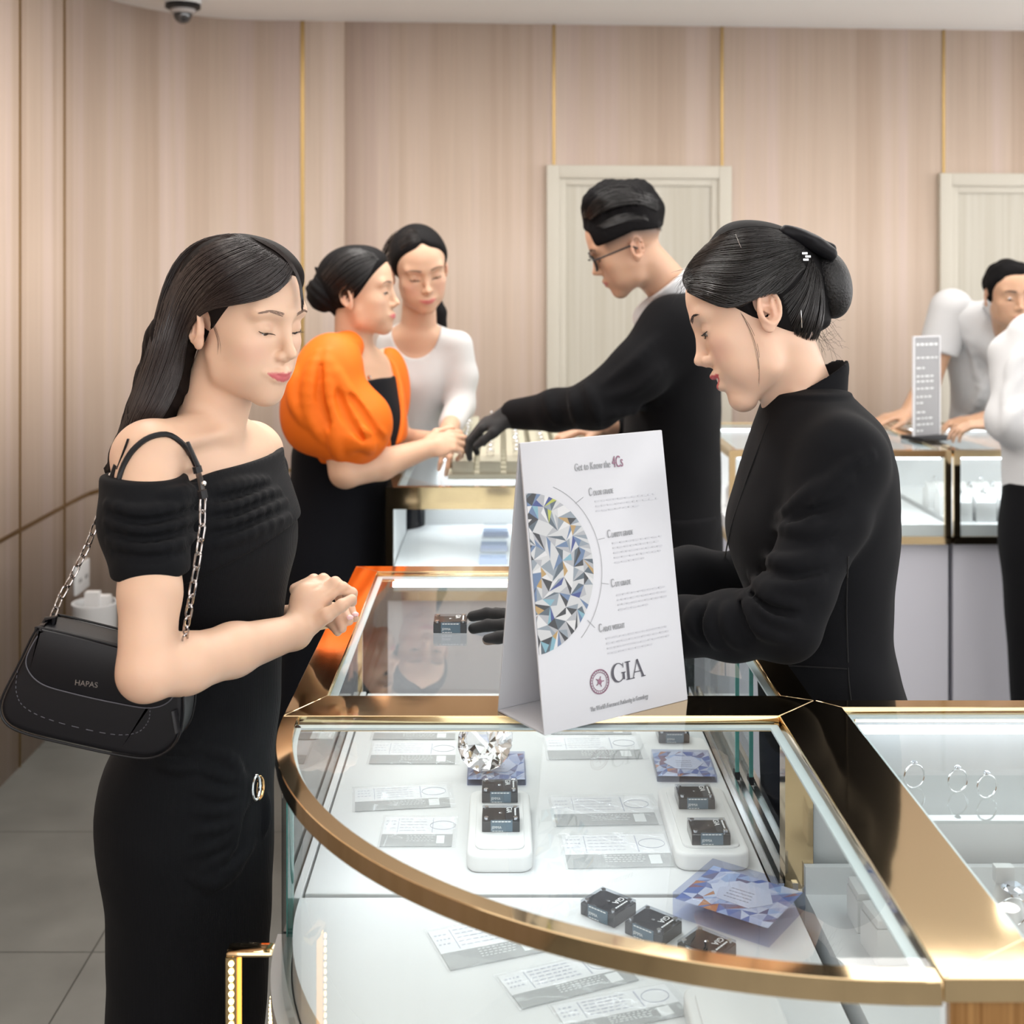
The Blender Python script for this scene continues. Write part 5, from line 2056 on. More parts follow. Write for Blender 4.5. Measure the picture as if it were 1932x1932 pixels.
def face_parts(H, prims, parent, open_=0.2, mouth=0.0, lash=0.00045, brow=(0.0012, 80), gaze=(0.4, -0.5), brow_mat=None, smile=0.0, up=0.0, sides=(-1, 1)):
    """eyeballs, lashes, brows, teeth"""
    s_ = H['s']
    hp = prims
    for s in sides:
        c = np.array([0.0735, 0.0305 * s, zf(0.0040)])
        if open_ > 0:
            m = MB()
            m.ball((0, 0, 0), 0.0121 * s_, 24)
            o = m.build('eyeball', eye_m, parent, smooth=True)
            o.location = Vector(hw(H, c)) - parent.location
            g = np.array([1.0, 0.15 * s * 0 + gaze[0] * 0, gaze[1]])
            g = H['R'] @ (g / np.linalg.norm(g))
            ca = o.data.color_attributes.new('Col', 'FLOAT_COLOR', 'POINT')
            for i, v in enumerate(o.data.vertices):
                d = np.dot(np.array(v.co) / (0.0121 * s_), g)
                col = (0.78, 0.75, 0.73) if d < 0.86 else ((0.06, 0.03, 0.02) if d < 0.975 else (0.005, 0.005, 0.005))
                ca.data[i].color = (*col, 1)
        # lash line, inner to outer, snapped to the lid
        K = 11
        pts = []
        for t in np.linspace(0, 1, K):
            y = (0.0165 + t * 0.0275) * s
            zc, hh = -0.0045 + 0.006 * open_, 0.0012 + 0.0040 * open_
            sw = math.sin(PI * t) ** 0.8
            z = (1 - sw) * (-0.0012 + 0.0034 * t + up * t) + sw * (zc + hh * 0.95)
            o_ = hw(H, (0.125, y, zf(z)))
            pts.append(snap_ray(hp, o_, H['R'] @ np.array([-1, 0, 0.0]), 0.09 * s_) + H['R'] @ np.array([0.0006, 0, 0]) * s_)
        m = MB()
        rr_ = [lash * s_ * (0.5 + 1.1 * math.sin(PI * (0.15 + 0.7 * t))) for t in np.linspace(0, 1, K)]
        m.tube(pts, rr_, 6)
        fwd, dn = H['R'] @ np.array([1, 0, 0.0]), H['R'] @ np.array([0, 0, -1.0])
        side = H['R'] @ np.array([0, s, 0.0])
        for i in range(1, K * 2 - 1):
            t = i / (K * 2 - 1)
            a = np.array([np.interp(t * (K - 1), range(K), [p[j] for p in pts]) for j in range(3)])
            ln_ = 0.0052 * s_ * (0.6 + 0.6 * t)
            mid = a + (fwd * 0.8 + dn * 0.35 + side * 0.5 * (t - 0.3)) * ln_ * 0.5
            tip = a + (fwd * 0.95 + dn * 0.12 + side * 0.9 * (t - 0.3)) * ln_
            m.tube([a, mid, tip], [0.00022 * s_, 0.00018 * s_, 0.00006 * s_], 3)
        m.v = [tuple(Vector(v) - parent.location) for v in m.v]
        m.build('eyelashes', lash_m, parent)
        # brow hairs
        m = MB()
        r = random.Random(5)
        for i in range(int(brow[1] * 1.6)):
            t = (i + r.random()) / (brow[1] * 1.6)
            y = (0.0125 + 0.034 * t) * s
            z = 0.0245 + 0.0052 * math.sin(min(1.0, t * 1.05) * PI * 0.62) - 0.006 * max(0, t - 0.62) + r.uniform(-1, 1) * 0.0030 * (1 - 0.7 * t)
            a = snap_ray(hp, hw(H, (0.125, y, zf(z))), H['R'] @ np.array([-1, 0, 0.0]), 0.09 * s_)
            y2, z2 = y + 0.0055 * s, z + 0.0018 * (1 - 1.6 * t)
            b = snap_ray(hp, hw(H, (0.125, y2, zf(z2))), H['R'] @ np.array([-1, 0, 0.0]), 0.09 * s_) + fwd * 0.0005
            m.tube([a, b], [0.00048 * s_ * brow[0] / 0.0014, 0.0002 * s_], 3)
        m.v = [tuple(Vector(v) - parent.location) for v in m.v]
        m.build('eyebrow', brow_mat or brow_m, parent)
    if mouth > 0:
        m = MB()
        for i in range(-4, 5):
            a = i * 0.20
            p = (0.070 + 0.0225 * math.cos(a), 0.0205 * math.sin(a), zf(-0.0515))
            Mt = Matrix.Translation(Vector(hw(H, p))) @ Matrix([list(r_) + [0] for r_ in H['R']] + [[0, 0, 0, 1]]) @ Matrix.Rotation(a, 4, 'Z')
            m.box(-0.0018, 0.0018, -0.0023, 0.0023, -0.0062, 0.004, M=Mt)
        m.v = [tuple(Vector(v) - parent.location) for v in m.v]
        m.build('teeth', teeth_m, parent, bevel=0.0008)
# ================================================================ FIGURE HELPERS
def srow(py, xl, xr, y, rl, yaw):
    """one torso cross-section from its left and right outline in the photo, at depth y"""
    z = CAMH - (py - VY) / FPX * y
    x = ((xl + xr) / 2 - VX) / FPX * y
    half = (xr - xl) / 2 / FPX * y
    c, s = abs(math.cos(math.radians(yaw))), abs(math.sin(math.radians(yaw)))
    rf = math.sqrt(max(half ** 2 - (rl * s) ** 2, (0.45 * half) ** 2)) / max(c, 0.3)
    return (z, x, y, rf, rl)

def fabric(name, c, rough=0.8, sheen=0.15, rib=None, weave=None):
    m = mat(name, c, rough, 0, 0.10, sheen=sheen)
    if weave:
        add_bump(m, weave, 0.25, 0.001)
    return m

def person(label, x, y):
    return thing('person', label, 'person', (x, y, 0))

def finger(pts, r0, r1, n=None, k=0.003):
    """tapered bent finger through 3-D joints, with slightly swollen knuckles"""
    out = []
    N = len(pts) - 1
    for i in range(N):
        a, b = r0 + (r1 - r0) * i / N, r0 + (r1 - r0) * (i + 1) / N
        out.append(rc(pts[i], pts[i + 1], a * 1.04, b, k=k if i else 0.008))
        if i:
            out.append(ell(pts[i], (a * 1.08,) * 3, k=0.002))
    return out

def fingers_px(rows, r0=0.0082, r1=0.0062, sc=1.0):
    out = []
    for row in rows:
        pts = [P(*q) for q in row]
        out += finger(pts, r0 * sc, r1 * sc)
    return out

def hand(wrist, dir_, normal, side, s=1.0, curl=(20, 30, 20), spread=4, thumb=(35, 25), k0=0.012, fat=1.0):
    """whole hand: dir_ towards the fingers, normal out of the back of the hand, side=+1 if the thumb lies on +(dir x normal)"""
    d = np.array(dir_, float)
    d /= np.linalg.norm(d)
    n = np.array(normal, float)
    n -= d * (n @ d)
    n /= np.linalg.norm(n)
    t = np.cross(d, n) * side
    w = np.array(wrist, float)
    R = np.stack([d, t, n], -1)
    o = [ell(w + d * 0.045 * s, (0.047 * s, 0.037 * s * fat, 0.0145 * s * fat), R, k=k0),
         rc(w, w + d * 0.03 * s, 0.021 * s * fat, 0.020 * s * fat, k=k0)]
    lens = [(0.040, 0.025, 0.020), (0.044, 0.028, 0.021), (0.040, 0.026, 0.020), (0.031, 0.020, 0.018)]
    for i in range(4):
        a0 = math.radians((1.5 - i) * spread)
        base = w + (d * (0.086 - 0.006 * abs(i - 1)) + t * (0.027 - 0.0178 * i)) * s
        dd = d * math.cos(a0) + t * math.sin(a0)
        pts = [base]
        ang = 0
        for j in range(3):
            ang += math.radians(curl[j] + 3 * i)
            pts.append(pts[-1] + (dd * math.cos(ang) - n * math.sin(ang)) * lens[i][j] * s)
        o += finger(pts, 0.0090 * s * fat, 0.0066 * s * fat)
    b = w + (d * 0.022 + t * 0.026 - n * 0.004) * s
    a1 = math.radians(thumb[0])
    p1 = b + (d * math.cos(a1) + t * math.sin(a1) - n * 0.25) * 0.036 * s
    a2 = math.radians(thumb[0] - thumb[1])
    p2 = p1 + (d * math.cos(a2) + t * math.sin(a2) - n * 0.3) * 0.030 * s
    p3 = p2 + (d * math.cos(a2) + t * math.sin(a2) * 0.6 - n * 0.3) * 0.022 * s
    o += finger([b, p1, p2, p3], 0.0125 * s * fat, 0.0078 * s * fat)
    return o

def noise3(p, f, seed=0.0):
    """cheap smooth pseudo-noise in -1..1"""
    x, y, z = p[..., 0] * f, p[..., 1] * f, p[..., 2] * f
    return (np.sin(x * 1.3 + 2.1 * np.sin(y * 0.9 + seed) + seed) + np.sin(y * 1.7 + 1.7 * np.sin(z * 1.1 + seed * 2)) + np.sin(z * 1.5 + 1.9 * np.sin(x * 0.8 + seed * 3))) / 3

def ridges(prims, lines, r=0.006, lift=0.0, n=12, y0=0.8, k=0.012, deep=False, post=None):
    """cloth folds: soft ridges (or creases) laid on a garment along pixel lines"""
    out = []
    for L in lines:
        q = path_px(prims, L, n, 0.0, post, y0)
        d = q - np.array([0, 0, CAMH])
        d /= np.linalg.norm(d, axis=1, keepdims=True)
        q = q + d * (r * 0.55 if not deep else -r * 0.3)
        for i in range(n - 1):
            r1, r2 = [r * (0.35 + 0.75 * math.sin(PI * min(1, t * 0.9 + 0.08))) for t in (i / (n - 1), (i + 1) / (n - 1))]
            out.append(rc(q[i], q[i + 1], r1, r2, k=k, op='s' if deep else 'u'))
    return out

def half(n, p0):
    n = np.array(n, float)
    n /= np.linalg.norm(n)
    p0 = np.array(p0, float)
    nf, c = n.astype(F32), float(n @ p0)
    return lambda p: (p @ nf) - F32(c)          # negative on the kept side

def hair_cap(H, grow=0.010, n=(0.807, -0.59), off=0.0165, back=0.0, ear=True, male=False, k=0.012, side=0.0, part=0.0):
    w = 1.06 if male else 1.0
    g = grow
    L = [ell((-0.004 - back / 2, 0, 0.044), (0.090 + g + back, (0.072 + side) * w + g * 0.8, 0.078 + g), k=0.02),
         ell((0.032, 0, 0.046), (0.056 + g * 0.7, (0.061 + side) * w + g * 0.8, 0.066 + g), k=0.02)]
    pr = xform(L, H['R'], H['pos'], H['s'])
    nn = np.array([n[0], 0, n[1]])
    nn /= np.linalg.norm(nn)
    R, pos, s = H['R'].astype(F32), H['pos'].astype(F32), H['s']
    def post(p, D, off=off):
        q = ((p - pos) @ R) / s
        # hairline: a slanted front plane that bulges back a little at the temples
        d1 = q[..., 0] * nn[0] + q[..., 2] * nn[2] - off + 0.10 * np.maximum(np.abs(q[..., 1]) - 0.035, 0)
        if part:
            d1 = d1 + part * np.exp(-(q[..., 1] / 0.012) ** 2)
        d = smax(D, (d1 - 0.003) * s, 0.020)
        low = -(q[..., 2] + 0.045 + 0.0 * q[..., 0])
        d = smax(d, low * s, 0.01)
        if ear:
            e = np.sqrt(((q[..., 0] + 0.010) / 0.030) ** 2 + ((np.abs(q[..., 1]) - 0.092) / 0.034) ** 2 + ((q[..., 2] + 0.004) / 0.046) ** 2) - 1
            d = smax(d, -e * 0.022 * s, 0.004)
        return d
    return pr, post

def ear_carve(H, grow=1.0):
    R, pos, s = H['R'].astype(F32), H['pos'].astype(F32), H['s']
    def post(p, D):
        q = ((p - pos) @ R) / s
        e = np.sqrt(((q[..., 0] - 0.002) / 0.030) ** 2 + ((np.abs(q[..., 1]) - 0.095) / 0.040) ** 2 + ((q[..., 2] + 0.012) / 0.040) ** 2) - 1
        return smax(D, -e * 0.028 * s * grow, 0.004)
    return post
# ================================================================ WOMAN WITH THE HANDBAG
dress_m = fabric('black_rib_knit', (0.006, 0.0065, 0.008), 0.75, 0.02)
add_bump(dress_m, 260, 0.3, 0.0008, 'X', (1, 1, 0.0))
H1 = fit_head(dict(nose=(559.8, 671.7), sub=(539, 684.7), ulip=(536.5, 705), llip=(527, 723.5), mouthR=(492.5, 703), chin=(517, 747),
                   menton=(503, 762), eyeR=(509, 625), eyeL=(560, 621), browR=(518, 589), browL=(566, 590), lobeR=(391.5, 664), etopR=(381, 594), hair=(536, 514)), 1.80, 0.965, -32, 16, 0, 2.0)
hp1 = xform(head_prims(smile=0.7, mouth=0, open_=0.34), H1['R'], H1['pos'], H1['s'])
YB = 1.82
yw1 = -17
w1 = person('woman in a black off-shoulder dress with long dark hair, leaning at the counter', P(360, 0, YB)[0], YB)
neck0 = hw(H1, (-0.012, 0, -0.045))
body1 = list(hp1)
nb1 = P(392, 812, 1.82)
body1 += [rc(neck0, nb1, 0.045, 0.050, k=0.014)]
body1 += [rc(hw(H1, (0.004, 0, -0.06)), P(418, 806, 1.80), 0.028, 0.030, k=0.014)]
ts = [(790, 362, 430, 1.82, 0.062), (815, 335, 462, 1.82, 0.110), (850, 322, 488, 1.82, 0.150), (890, 322, 500, 1.82, 0.160), (960, 325, 520, 1.82, 0.140), (1050, 318, 530, 1.82, 0.130), (1180, 312, 505, 1.82, 0.108), (1300, 290, 500, 1.82, 0.125)]
body1 += [stack([srow(*t, yw1) for t in ts], yw1, k=0.02)]
SR, SL = P(272, 862, 1.67), P(478, 853, 1.98)
body1 += [rc(nb1 + [0, -0.03, 0.0], SR + [0.012, 0, 0.012], 0.030, 0.034, k=0.022), rc(nb1 + [0, 0.03, 0], SL + [-0.01, 0, 0.004], 0.030, 0.036, k=0.03)]
ER, WR = P(276, 1268, 1.545), P(556, 1192, 1.75)
body1 += chain([SR, P(282, 960, 1.63), P(283, 1120, 1.58), ER], [0.044, 0.041, 0.0375, 0.034], k=0.012, k0=0.022)
body1 += chain([ER, P(350, 1252, 1.59), P(440, 1226, 1.66), WR], [0.033, 0.036, 0.033, 0.0225], k=0.014)
body1 += [rc(WR, P(585, 1150, 1.79), 0.0225, 0.024, k=0.012)]
EL, WL = P(470, 1190, 2.02), P(562, 1168, 1.90)
body1 += chain([SL, EL], [0.043, 0.034], k0=0.03)
body1 += chain([EL, WL], [0.034, 0.022], k=0.014)
# collar bones
body1 += [rc(P(425, 818, 1.78), P(330, 838, 1.66), 0.007, 0.006, k=0.016), rc(P(438, 816, 1.80), P(474, 822, 1.93), 0.007, 0.006, k=0.016)]
# right hand laid over the left
yh = 1.775
body1 += [ell(P(585, 1138, yh), (0.028, 0.022, 0.031), rotm(0, -30, 0), k=0.012), ell(P(594, 1128, yh + .018), (0.024, 0.016, 0.022), k=0.012)]
body1 += fingers_px([
    [(557, 1112, yh + .022), (592, 1094, yh + .030), (612, 1104, yh + .036), (620, 1125, yh + .04)],
    [(570, 1116, yh + .010), (610, 1093, yh + .018), (633, 1107, yh + .024), (640, 1130, yh + .028)],
    [(586, 1123, yh + .000), (632, 1099, yh + .006), (653, 1113, yh + .012), (656, 1134, yh + .018)],
    [(602, 1135, yh - .008), (646, 1109, yh - .004), (664, 1119, yh + .002), (665, 1136, yh + .008)]], 0.0084, 0.0066)
body1 += finger([P(592, 1178, yh - .018), P(618, 1160, yh - .026), P(645, 1142, yh - .026), P(664, 1130, yh - .018)], 0.0112, 0.0068)
body1 += ridges(body1, [[(588, 1113), (604, 1103), (620, 1090)], [(606, 1123), (624, 1110), (641, 1096)], [(626, 1138), (644, 1122), (664, 1112)]], 0.0016, n=7, y0=1.4, k=0.003, deep=True)
# left hand underneath, fingertips curling round
body1 += [ell(P(608, 1160, 1.84), (0.034, 0.024, 0.018), rotm(0, 10, 0), k=0.012), rc(WL, P(596, 1162, 1.85), 0.022, 0.020, k=0.012)]
body1 += fingers_px([
    [(622, 1150, 1.83), (648, 1152, 1.815), (659, 1172, 1.80)],
    [(628, 1148, 1.845), (660, 1148, 1.835), (669, 1166, 1.825)],
    [(620, 1162, 1.82), (640, 1170, 1.805), (646, 1186, 1.795)],
    [(612, 1168, 1.82), (630, 1180, 1.81), (637, 1192, 1.80)]], 0.0076, 0.0064)
def ex1(V, q, c):
    px = VX + FPX * V[:, 0] / V[:, 1]
    # warm knuckles and elbow
    for (pt, r, a0) in ((ER, 0.05, 0.25), (P(655, 1150, 1.80), 0.035, 0.25), (SR, 0.06, 0.08)):
        d = np.linalg.norm(V - pt, axis=1)
        a = np.clip(1 - d / r, 0, 1) * a0
        c = c * (1 - a[:, None]) + np.array((0.72, 0.38, 0.28), F32) * a[:, None]
    return c
mesh_sdf('body', body1, 0.0023, skin_m, w1, color=skin_color(H1, (0.71, 0.475, 0.34), smile=0.7, lip=(0.55, 0.13, 0.14), blush=0.32, extra=ex1))
face_parts(H1, hp1, w1, open_=0.34, gaze=(0.3, -0.6))
# fingernails
m = MB()
for (a, y_) in (((660, 1166), 1.79), ((670, 1160), 1.815)):
    p = path_px(body1, [(a[0], a[1] - 5), (a[0] + 1, a[1] + 3)], 5, 0.0004)
    m.tube([Vector(q) - w1.location for q in p], [0.003, 0.0048, 0.0050, 0.0045, 0.003], 8, flat=0.4)
m.build('fingernail', mat('nail_varnish', (0.85, 0.55, 0.55), 0.15), w1, smooth=True)

# ---- hair
hc1, hpost1 = hair_cap(H1, 0.013, off=0.012, back=0.004)
fall = []
for (dy, k_) in ((-0.035, 1.0), (0.0, 1.0), (0.04, 1.0)):
    fall += chain([P(346, 592, 1.82 + dy), P(322, 645, 1.82 + dy), P(308, 720, 1.82 + dy * .9), P(280, 790, 1.80 + dy * .7), P(240, 850, 1.79 + dy * .4), P(212, 885, 1.79)],
                  [0.030, 0.031, 0.033, 0.028, 0.014, 0.003], k=0.02)
def hp1_post(p, D):
    d = hpost1(p, D)
    return d
cap_obj = mesh_sdf('hair', hc1, 0.003, hair_b, w1, post=hp1_post)
fall_obj = mesh_sdf('long_hair', fall, 0.0035, hair_b, cap_obj, post=lambda p, D: ear_carve(H1)(p, D) + 0.0016 * np.sin(p[..., 0] * 420 + p[..., 2] * 110 + 4 * np.sin(p[..., 1] * 30)))
allh1 = hc1 + fall
gd = [[(556, 500), (548, 535), (520, 558), (470, 570), (428, 578), (394, 580), (366, 594), (350, 640), (342, 712), (300, 798), (245, 866)],
      [(538, 492), (505, 520), (460, 544), (415, 562), (374, 582), (346, 630), (328, 712), (285, 798), (238, 868)],
      [(515, 478), (475, 498), (425, 525), (385, 558), (355, 605), (335, 665), (305, 740), (262, 815), (228, 872)],
      [(490, 462), (445, 478), (395, 503), (355, 545), (328, 605), (310, 670), (280, 748), (245, 818), (217, 880)],
      [(468, 449), (420, 458), (370, 483), (332, 530), (308, 600), (290, 670), (262, 750), (232, 822), (208, 886)],
      [(450, 440), (400, 443), (350, 466), (315, 520), (294, 595), (275, 670), (246, 750), (220, 828), (200, 890)]]
hpd = lambda p, D: D
strands('hair_strands', allh1, gd, 260, 0.0006, strand_b, cap_obj, K=22, lift=0.005, jitter=2.2, y0=1.5, seed=3)
gd2 = [[(470, 446), (510, 458), (545, 487), (566, 525), (572, 575)], [(500, 462), (532, 480), (556, 510), (568, 545), (570, 590)]]
strands('hair_strands', hc1, gd2, 160, 0.0005, strand_b, cap_obj, K=12, lift=0.004, jitter=1.6, y0=1.5, seed=4)
# loose wisps in front of the ear and at the ends
gd3 = [[(400, 600), (412, 630), (415, 655), (412, 672)], [(392, 600), (404, 625), (410, 645), (409, 668)]]
strands('loose_wisps', hp1, gd3, 6, 0.00018, strand_b, cap_obj, K=10, lift=0.002, jitter=2, y0=1.5, seed=5)

# ---- dress
ds = [(870, 330, 500, 1.82, 0.168), (900, 318, 506, 1.82, 0.168), (940, 312, 526, 1.82, 0.160), (980, 306, 545, 1.82, 0.150), (1015, 304, 551, 1.82, 0.146), (1060, 306, 547, 1.82, 0.138),
      (1110, 308, 536, 1.82, 0.126), (1180, 308, 526, 1.82, 0.116), (1240, 300, 524, 1.82, 0.120), (1300, 275, 522, 1.82, 0.130), (1360, 245, 519, 1.82, 0.140), (1420, 216, 512, 1.82, 0.148),
      (1480, 200, 508, 1.82, 0.152), (1530, 197, 508, 1.82, 0.152), (1600, 205, 508, 1.82, 0.148), (1680, 216, 506, 1.82, 0.142), (1780, 219, 501, 1.82, 0.140), (1900, 215, 496, 1.82, 0.136),
      (2100, 222, 480, 1.82, 0.128), (2350, 240, 470, 1.82, 0.13), (2500, 240, 470, 1.82, 0.13)]
dress = [stack([srow(*t, yw1) for t in ds], yw1, k=0.01)]
seam = [(385, 1412), (374, 1450), (367, 1490), (363, 1530), (361, 1570), (359, 1612), (357, 1650)]
kn = (480, 1482)
fl_ = []
for i, sp_ in enumerate(seam):
    mid = ((sp_[0] + kn[0]) / 2 + 6, (sp_[1] + kn[1]) / 2 + (-10 + 9 * i))
    fl_.append([(kn[0] - 3, kn[1] - 14 + 6 * i), (kn[0] - 22, kn[1] - 12 + 8 * i), mid, sp_])
rd = ridges(dress, fl_, 0.0085, n=9, y0=1.4, k=0.006)
rd += ridges(dress, [[(498, 1500), (500, 1530), (498, 1570)], [(390, 1650), (430, 1640), (478, 1590)], [(360, 1655), (400, 1668), (450, 1640)], [(270, 1400), (330, 1410), (378, 1408)], [(300, 1440), (345, 1448), (372, 1446)]], 0.005, n=8, y0=1.4, k=0.01)
top_clip = half((-0.35, 0.0, 1), P(400, 884, 1.80))
def dpost(p, D):
    D = smax(D, top_clip(p), 0.004)
    return D + 0.0012 * noise3(p, 38, 1.0)
dr = mesh_sdf('dress', dress + rd, 0.0033, dress_m, w1, post=dpost)
# draped upper layer round chest and near arm
slv = chain([P(272, 905, 1.655), P(274, 985, 1.630), P(283, 1062, 1.600)], [0.0565, 0.0570, 0.0500], k=0.015)
slv2 = chain([P(488, 890, 1.97), P(492, 1010, 1.98)], [0.046, 0.044], k=0.015)
band = [stack([(a, b, c, d + 0.007, e + 0.006) for (a, b, c, d, e) in [srow(*t, yw1) for t in ds[:7]]], yw1, k=0.02)]
low = half((0.43, 0, -1), P(470, 1048, 1.70))
topc = half((-0.10, 0.04, 1), P(330, 880, 1.66))
fd = ridges(band + slv, [[(392, 962), (440, 955), (500, 932), (525, 925)], [(392, 992), (440, 985), (500, 962), (538, 945)], [(392, 1030), (450, 1012), (500, 992), (545, 975)], [(395, 925), (450, 915), (505, 905)]], 0.0085, n=9, y0=1.4, k=0.007)
fd += ridges(band, [[(392, 978), (440, 970), (500, 946), (532, 936)], [(392, 1010), (440, 1000), (500, 976), (542, 960)], [(392, 944), (445, 935), (505, 915)]], 0.0035, n=9, y0=1.4, k=0.006, deep=True)
sf1 = ridges(slv, [[(204, 950), (255, 968), (320, 960), (385, 935)], [(203, 984), (260, 1000), (330, 990), (385, 965)], [(208, 1020), (265, 1035), (330, 1026), (375, 1008)], [(300, 935), (350, 930), (385, 915)]], 0.0085, n=9, y0=1.4, k=0.007)
sf1 += ridges(slv, [[(204, 967), (260, 984), (325, 975), (385, 950)], [(205, 1003), (262, 1018), (330, 1008), (380, 988)], [(213, 1044), (275, 1054), (350, 1044)]], 0.0035, n=9, y0=1.4, k=0.006, deep=True)
def bpost(p, D):
    f = 0.0030 * np.sin(p[..., 2] * 215 - 50 * p[..., 0] + 1.6 * np.sin(p[..., 0] * 22 + p[..., 1] * 14 + p[..., 2] * 30)) * (0.7 + 0.3 * noise3(p, 22, 2.0))
    return D + f * np.clip((CAMH - 0.315 - p[..., 2]) / 0.03, 0, 1) * (1 - np.clip((1.205 - p[..., 2]) / 0.03, 0, 1))
b1_ = mesh_sdf('draped_bodice', band + fd, 0.003, dress_m, w1, post=lambda p, D: smax(smax(D, top_clip(p) - 0.002, 0.004), low(p), 0.004))
mesh_sdf('sleeve', slv + sf1, 0.003, dress_m, w1, post=lambda p, D: smax(smax(D, half((0.03, 0, 1), P(275, 897, 1.65))(p), 0.006), half((0.05, 0, -1), P(285, 1084, 1.60))(p), 0.003))
mesh_sdf('sleeve', slv2, 0.004, dress_m, w1, post=lambda p, D: smax(smax(D, top_clip(p), 0.004), half((0, 0, -1), P(285, 1040, 1.98))(p), 0.003))
# gold ring on the hip
m = MB()
for (dx, rr_, mi) in ((0, 0.0165, 0), (6, 0.0150, 1)):
    c = trace(dress + rd, kn[0] + 4 + dx * 0.6, kn[1] + 2, y0=1.4)[0][0]
    pts = [Vector(c) + Vector((0.0075 * math.cos(a) * 0.55 + 0.002 * dx / 6, -0.004 + 0.006 * math.cos(a), rr_ * math.sin(a))) - w1.location for a in np.linspace(0, 2 * PI, 24)[:-1]]
    m.tube(pts, 0.0024, 8, mi, closed=True)
m.build('hip_ring', [silver, mat('warm_gold', (0.85, 0.50, 0.22), 0.12, 1.0)], w1, smooth=True)
# shoes below the hem
for sx in (-0.05, 0.06):
    mesh_sdf('shoe', [ell((P(360, 0, YB)[0] + 0.05, YB + sx, 0.03), (0.11, 0.04, 0.030), k=0.01), rc((P(360, 0, YB)[0] - 0.02, YB + sx, 0.035), (P(360, 0, YB)[0] - 0.02, YB + sx, 0.13), 0.032, k=0.03)], 0.005, black_pl, w1)

# ---- handbag
leather = mat('black_leather', (0.006, 0.006, 0.008), 0.38, 0, 0.32)
add_bump(leather, 400, 0.12, 0.0004)
YG = 1.60
bag = thing('handbag', 'black leather shoulder bag with a flap and chain strap, under the woman\'s arm', 'bag', tuple(P(190, 1300, YG)))
out_px = [(82, 1180), (98, 1173), (225, 1203), (330, 1232), (349, 1240), (357, 1290), (356, 1345), (340, 1388), (300, 1412), (240, 1408), (120, 1382), (60, 1366), (30, 1350), (18, 1325), (24, 1295), (52, 1240)]
def bagmb(px_pts, y0_, y1_, n=90):
    q = np.array([P(x, y, YG) for x, y in px_pts])[:, [0, 2]]
    c = np.array([bag.location[0], bag.location[2]])
    q = q - c
    # closed Catmull-Rom
    N = len(q)
    pts = []
    for i in range(N):
        p0, p1, p2, p3 = q[i - 1], q[i], q[(i + 1) % N], q[(i + 2) % N]
        for t in np.linspace(0, 1, 7)[:-1]:
            pts.append(0.5 * ((2 * p1) + (-p0 + p2) * t + (2 * p0 - 5 * p1 + 4 * p2 - p3) * t * t + (-p0 + 3 * p1 - 3 * p2 + p3) * t ** 3))
    m_ = MB()
    M_ = Matrix(((1, 0, 0, 0), (0, 0, 1, 0), (0, 1, 0, 0), (0, 0, 0, 1)))
    m_.prism([tuple(p) for p in pts], y0_, y1_, M=M_)
    return m_, pts
mb_, bpts = bagmb(out_px, -0.030, 0.030)
mb_.build('bag_body', leather, bag, bevel=0.009, segs=4)
flap_px = [(92, 1178), (105, 1175), (225, 1204), (335, 1234), (352, 1250), (340, 1300), (300, 1318), (230, 1308), (150, 1290), (98, 1274), (72, 1250), (68, 1222)]
mb_, fpts = bagmb(flap_px, -0.0345, -0.028)
fo = mb_.build('front_flap', leather, bag, bevel=0.0022, segs=2)
m = MB()
m.tube([(p[0] * 0.985, -0.0348, p[1] * 0.985) for p in fpts][24:72], 0.0007, 5)
pp = [(50, 1250), (48, 1290), (65, 1320), (120, 1345), (220, 1368), (270, 1366), (292, 1345), (296, 1318)]
q = np.array([P(x, y, YG) for x, y in pp])
ss = np.linspace(0, 1, len(q))
q = np.stack(smooth_rows([(ss[i], *(q[i] - np.array(bag.location))) for i in range(len(q))], 60)[1:], -1)
for i in range(0, 59, 1):
    if i % 2 == 0:
        m.tube([(q[i][0], -0.0305, q[i][2]), (q[i + 1][0], -0.0305, q[i + 1][2])], 0.0005, 4)
m.build('stitching', mat('grey_thread', (0.10, 0.10, 0.12), 0.5), bag)
m = MB()
m.tube([(p[0], -0.030, p[1]) for p in bpts], 0.0016, 6, closed=True)
m.tube([(p[0], 0.030, p[1]) for p in bpts], 0.0016, 6, closed=True)
m.build('piping', leather, bag, smooth=True)
lp = P(158, 1275, YG) - np.array(bag.location)
text_obj('lettering', 'HAPAS', 0.0095, Matrix.Translation((lp[0], -0.0352, lp[2])) @ Matrix.Rotation(PI / 2, 4, 'X') @ Matrix.Rotation(math.radians(-7), 4, 'Z'), silver, bag, ext=0.0002)
m = MB()
tb_ = [P(342, 1322, YG) - np.array(bag.location), P(350, 1362, YG) - np.array(bag.location)]
m.tube([tuple(tb_[0] + [0, -0.034, 0]), tuple(tb_[1] + [0, -0.036, 0])], 0.0065, 10, flat=0.3)
m.build('zip_pull_tab', leather, bag, smooth=True)

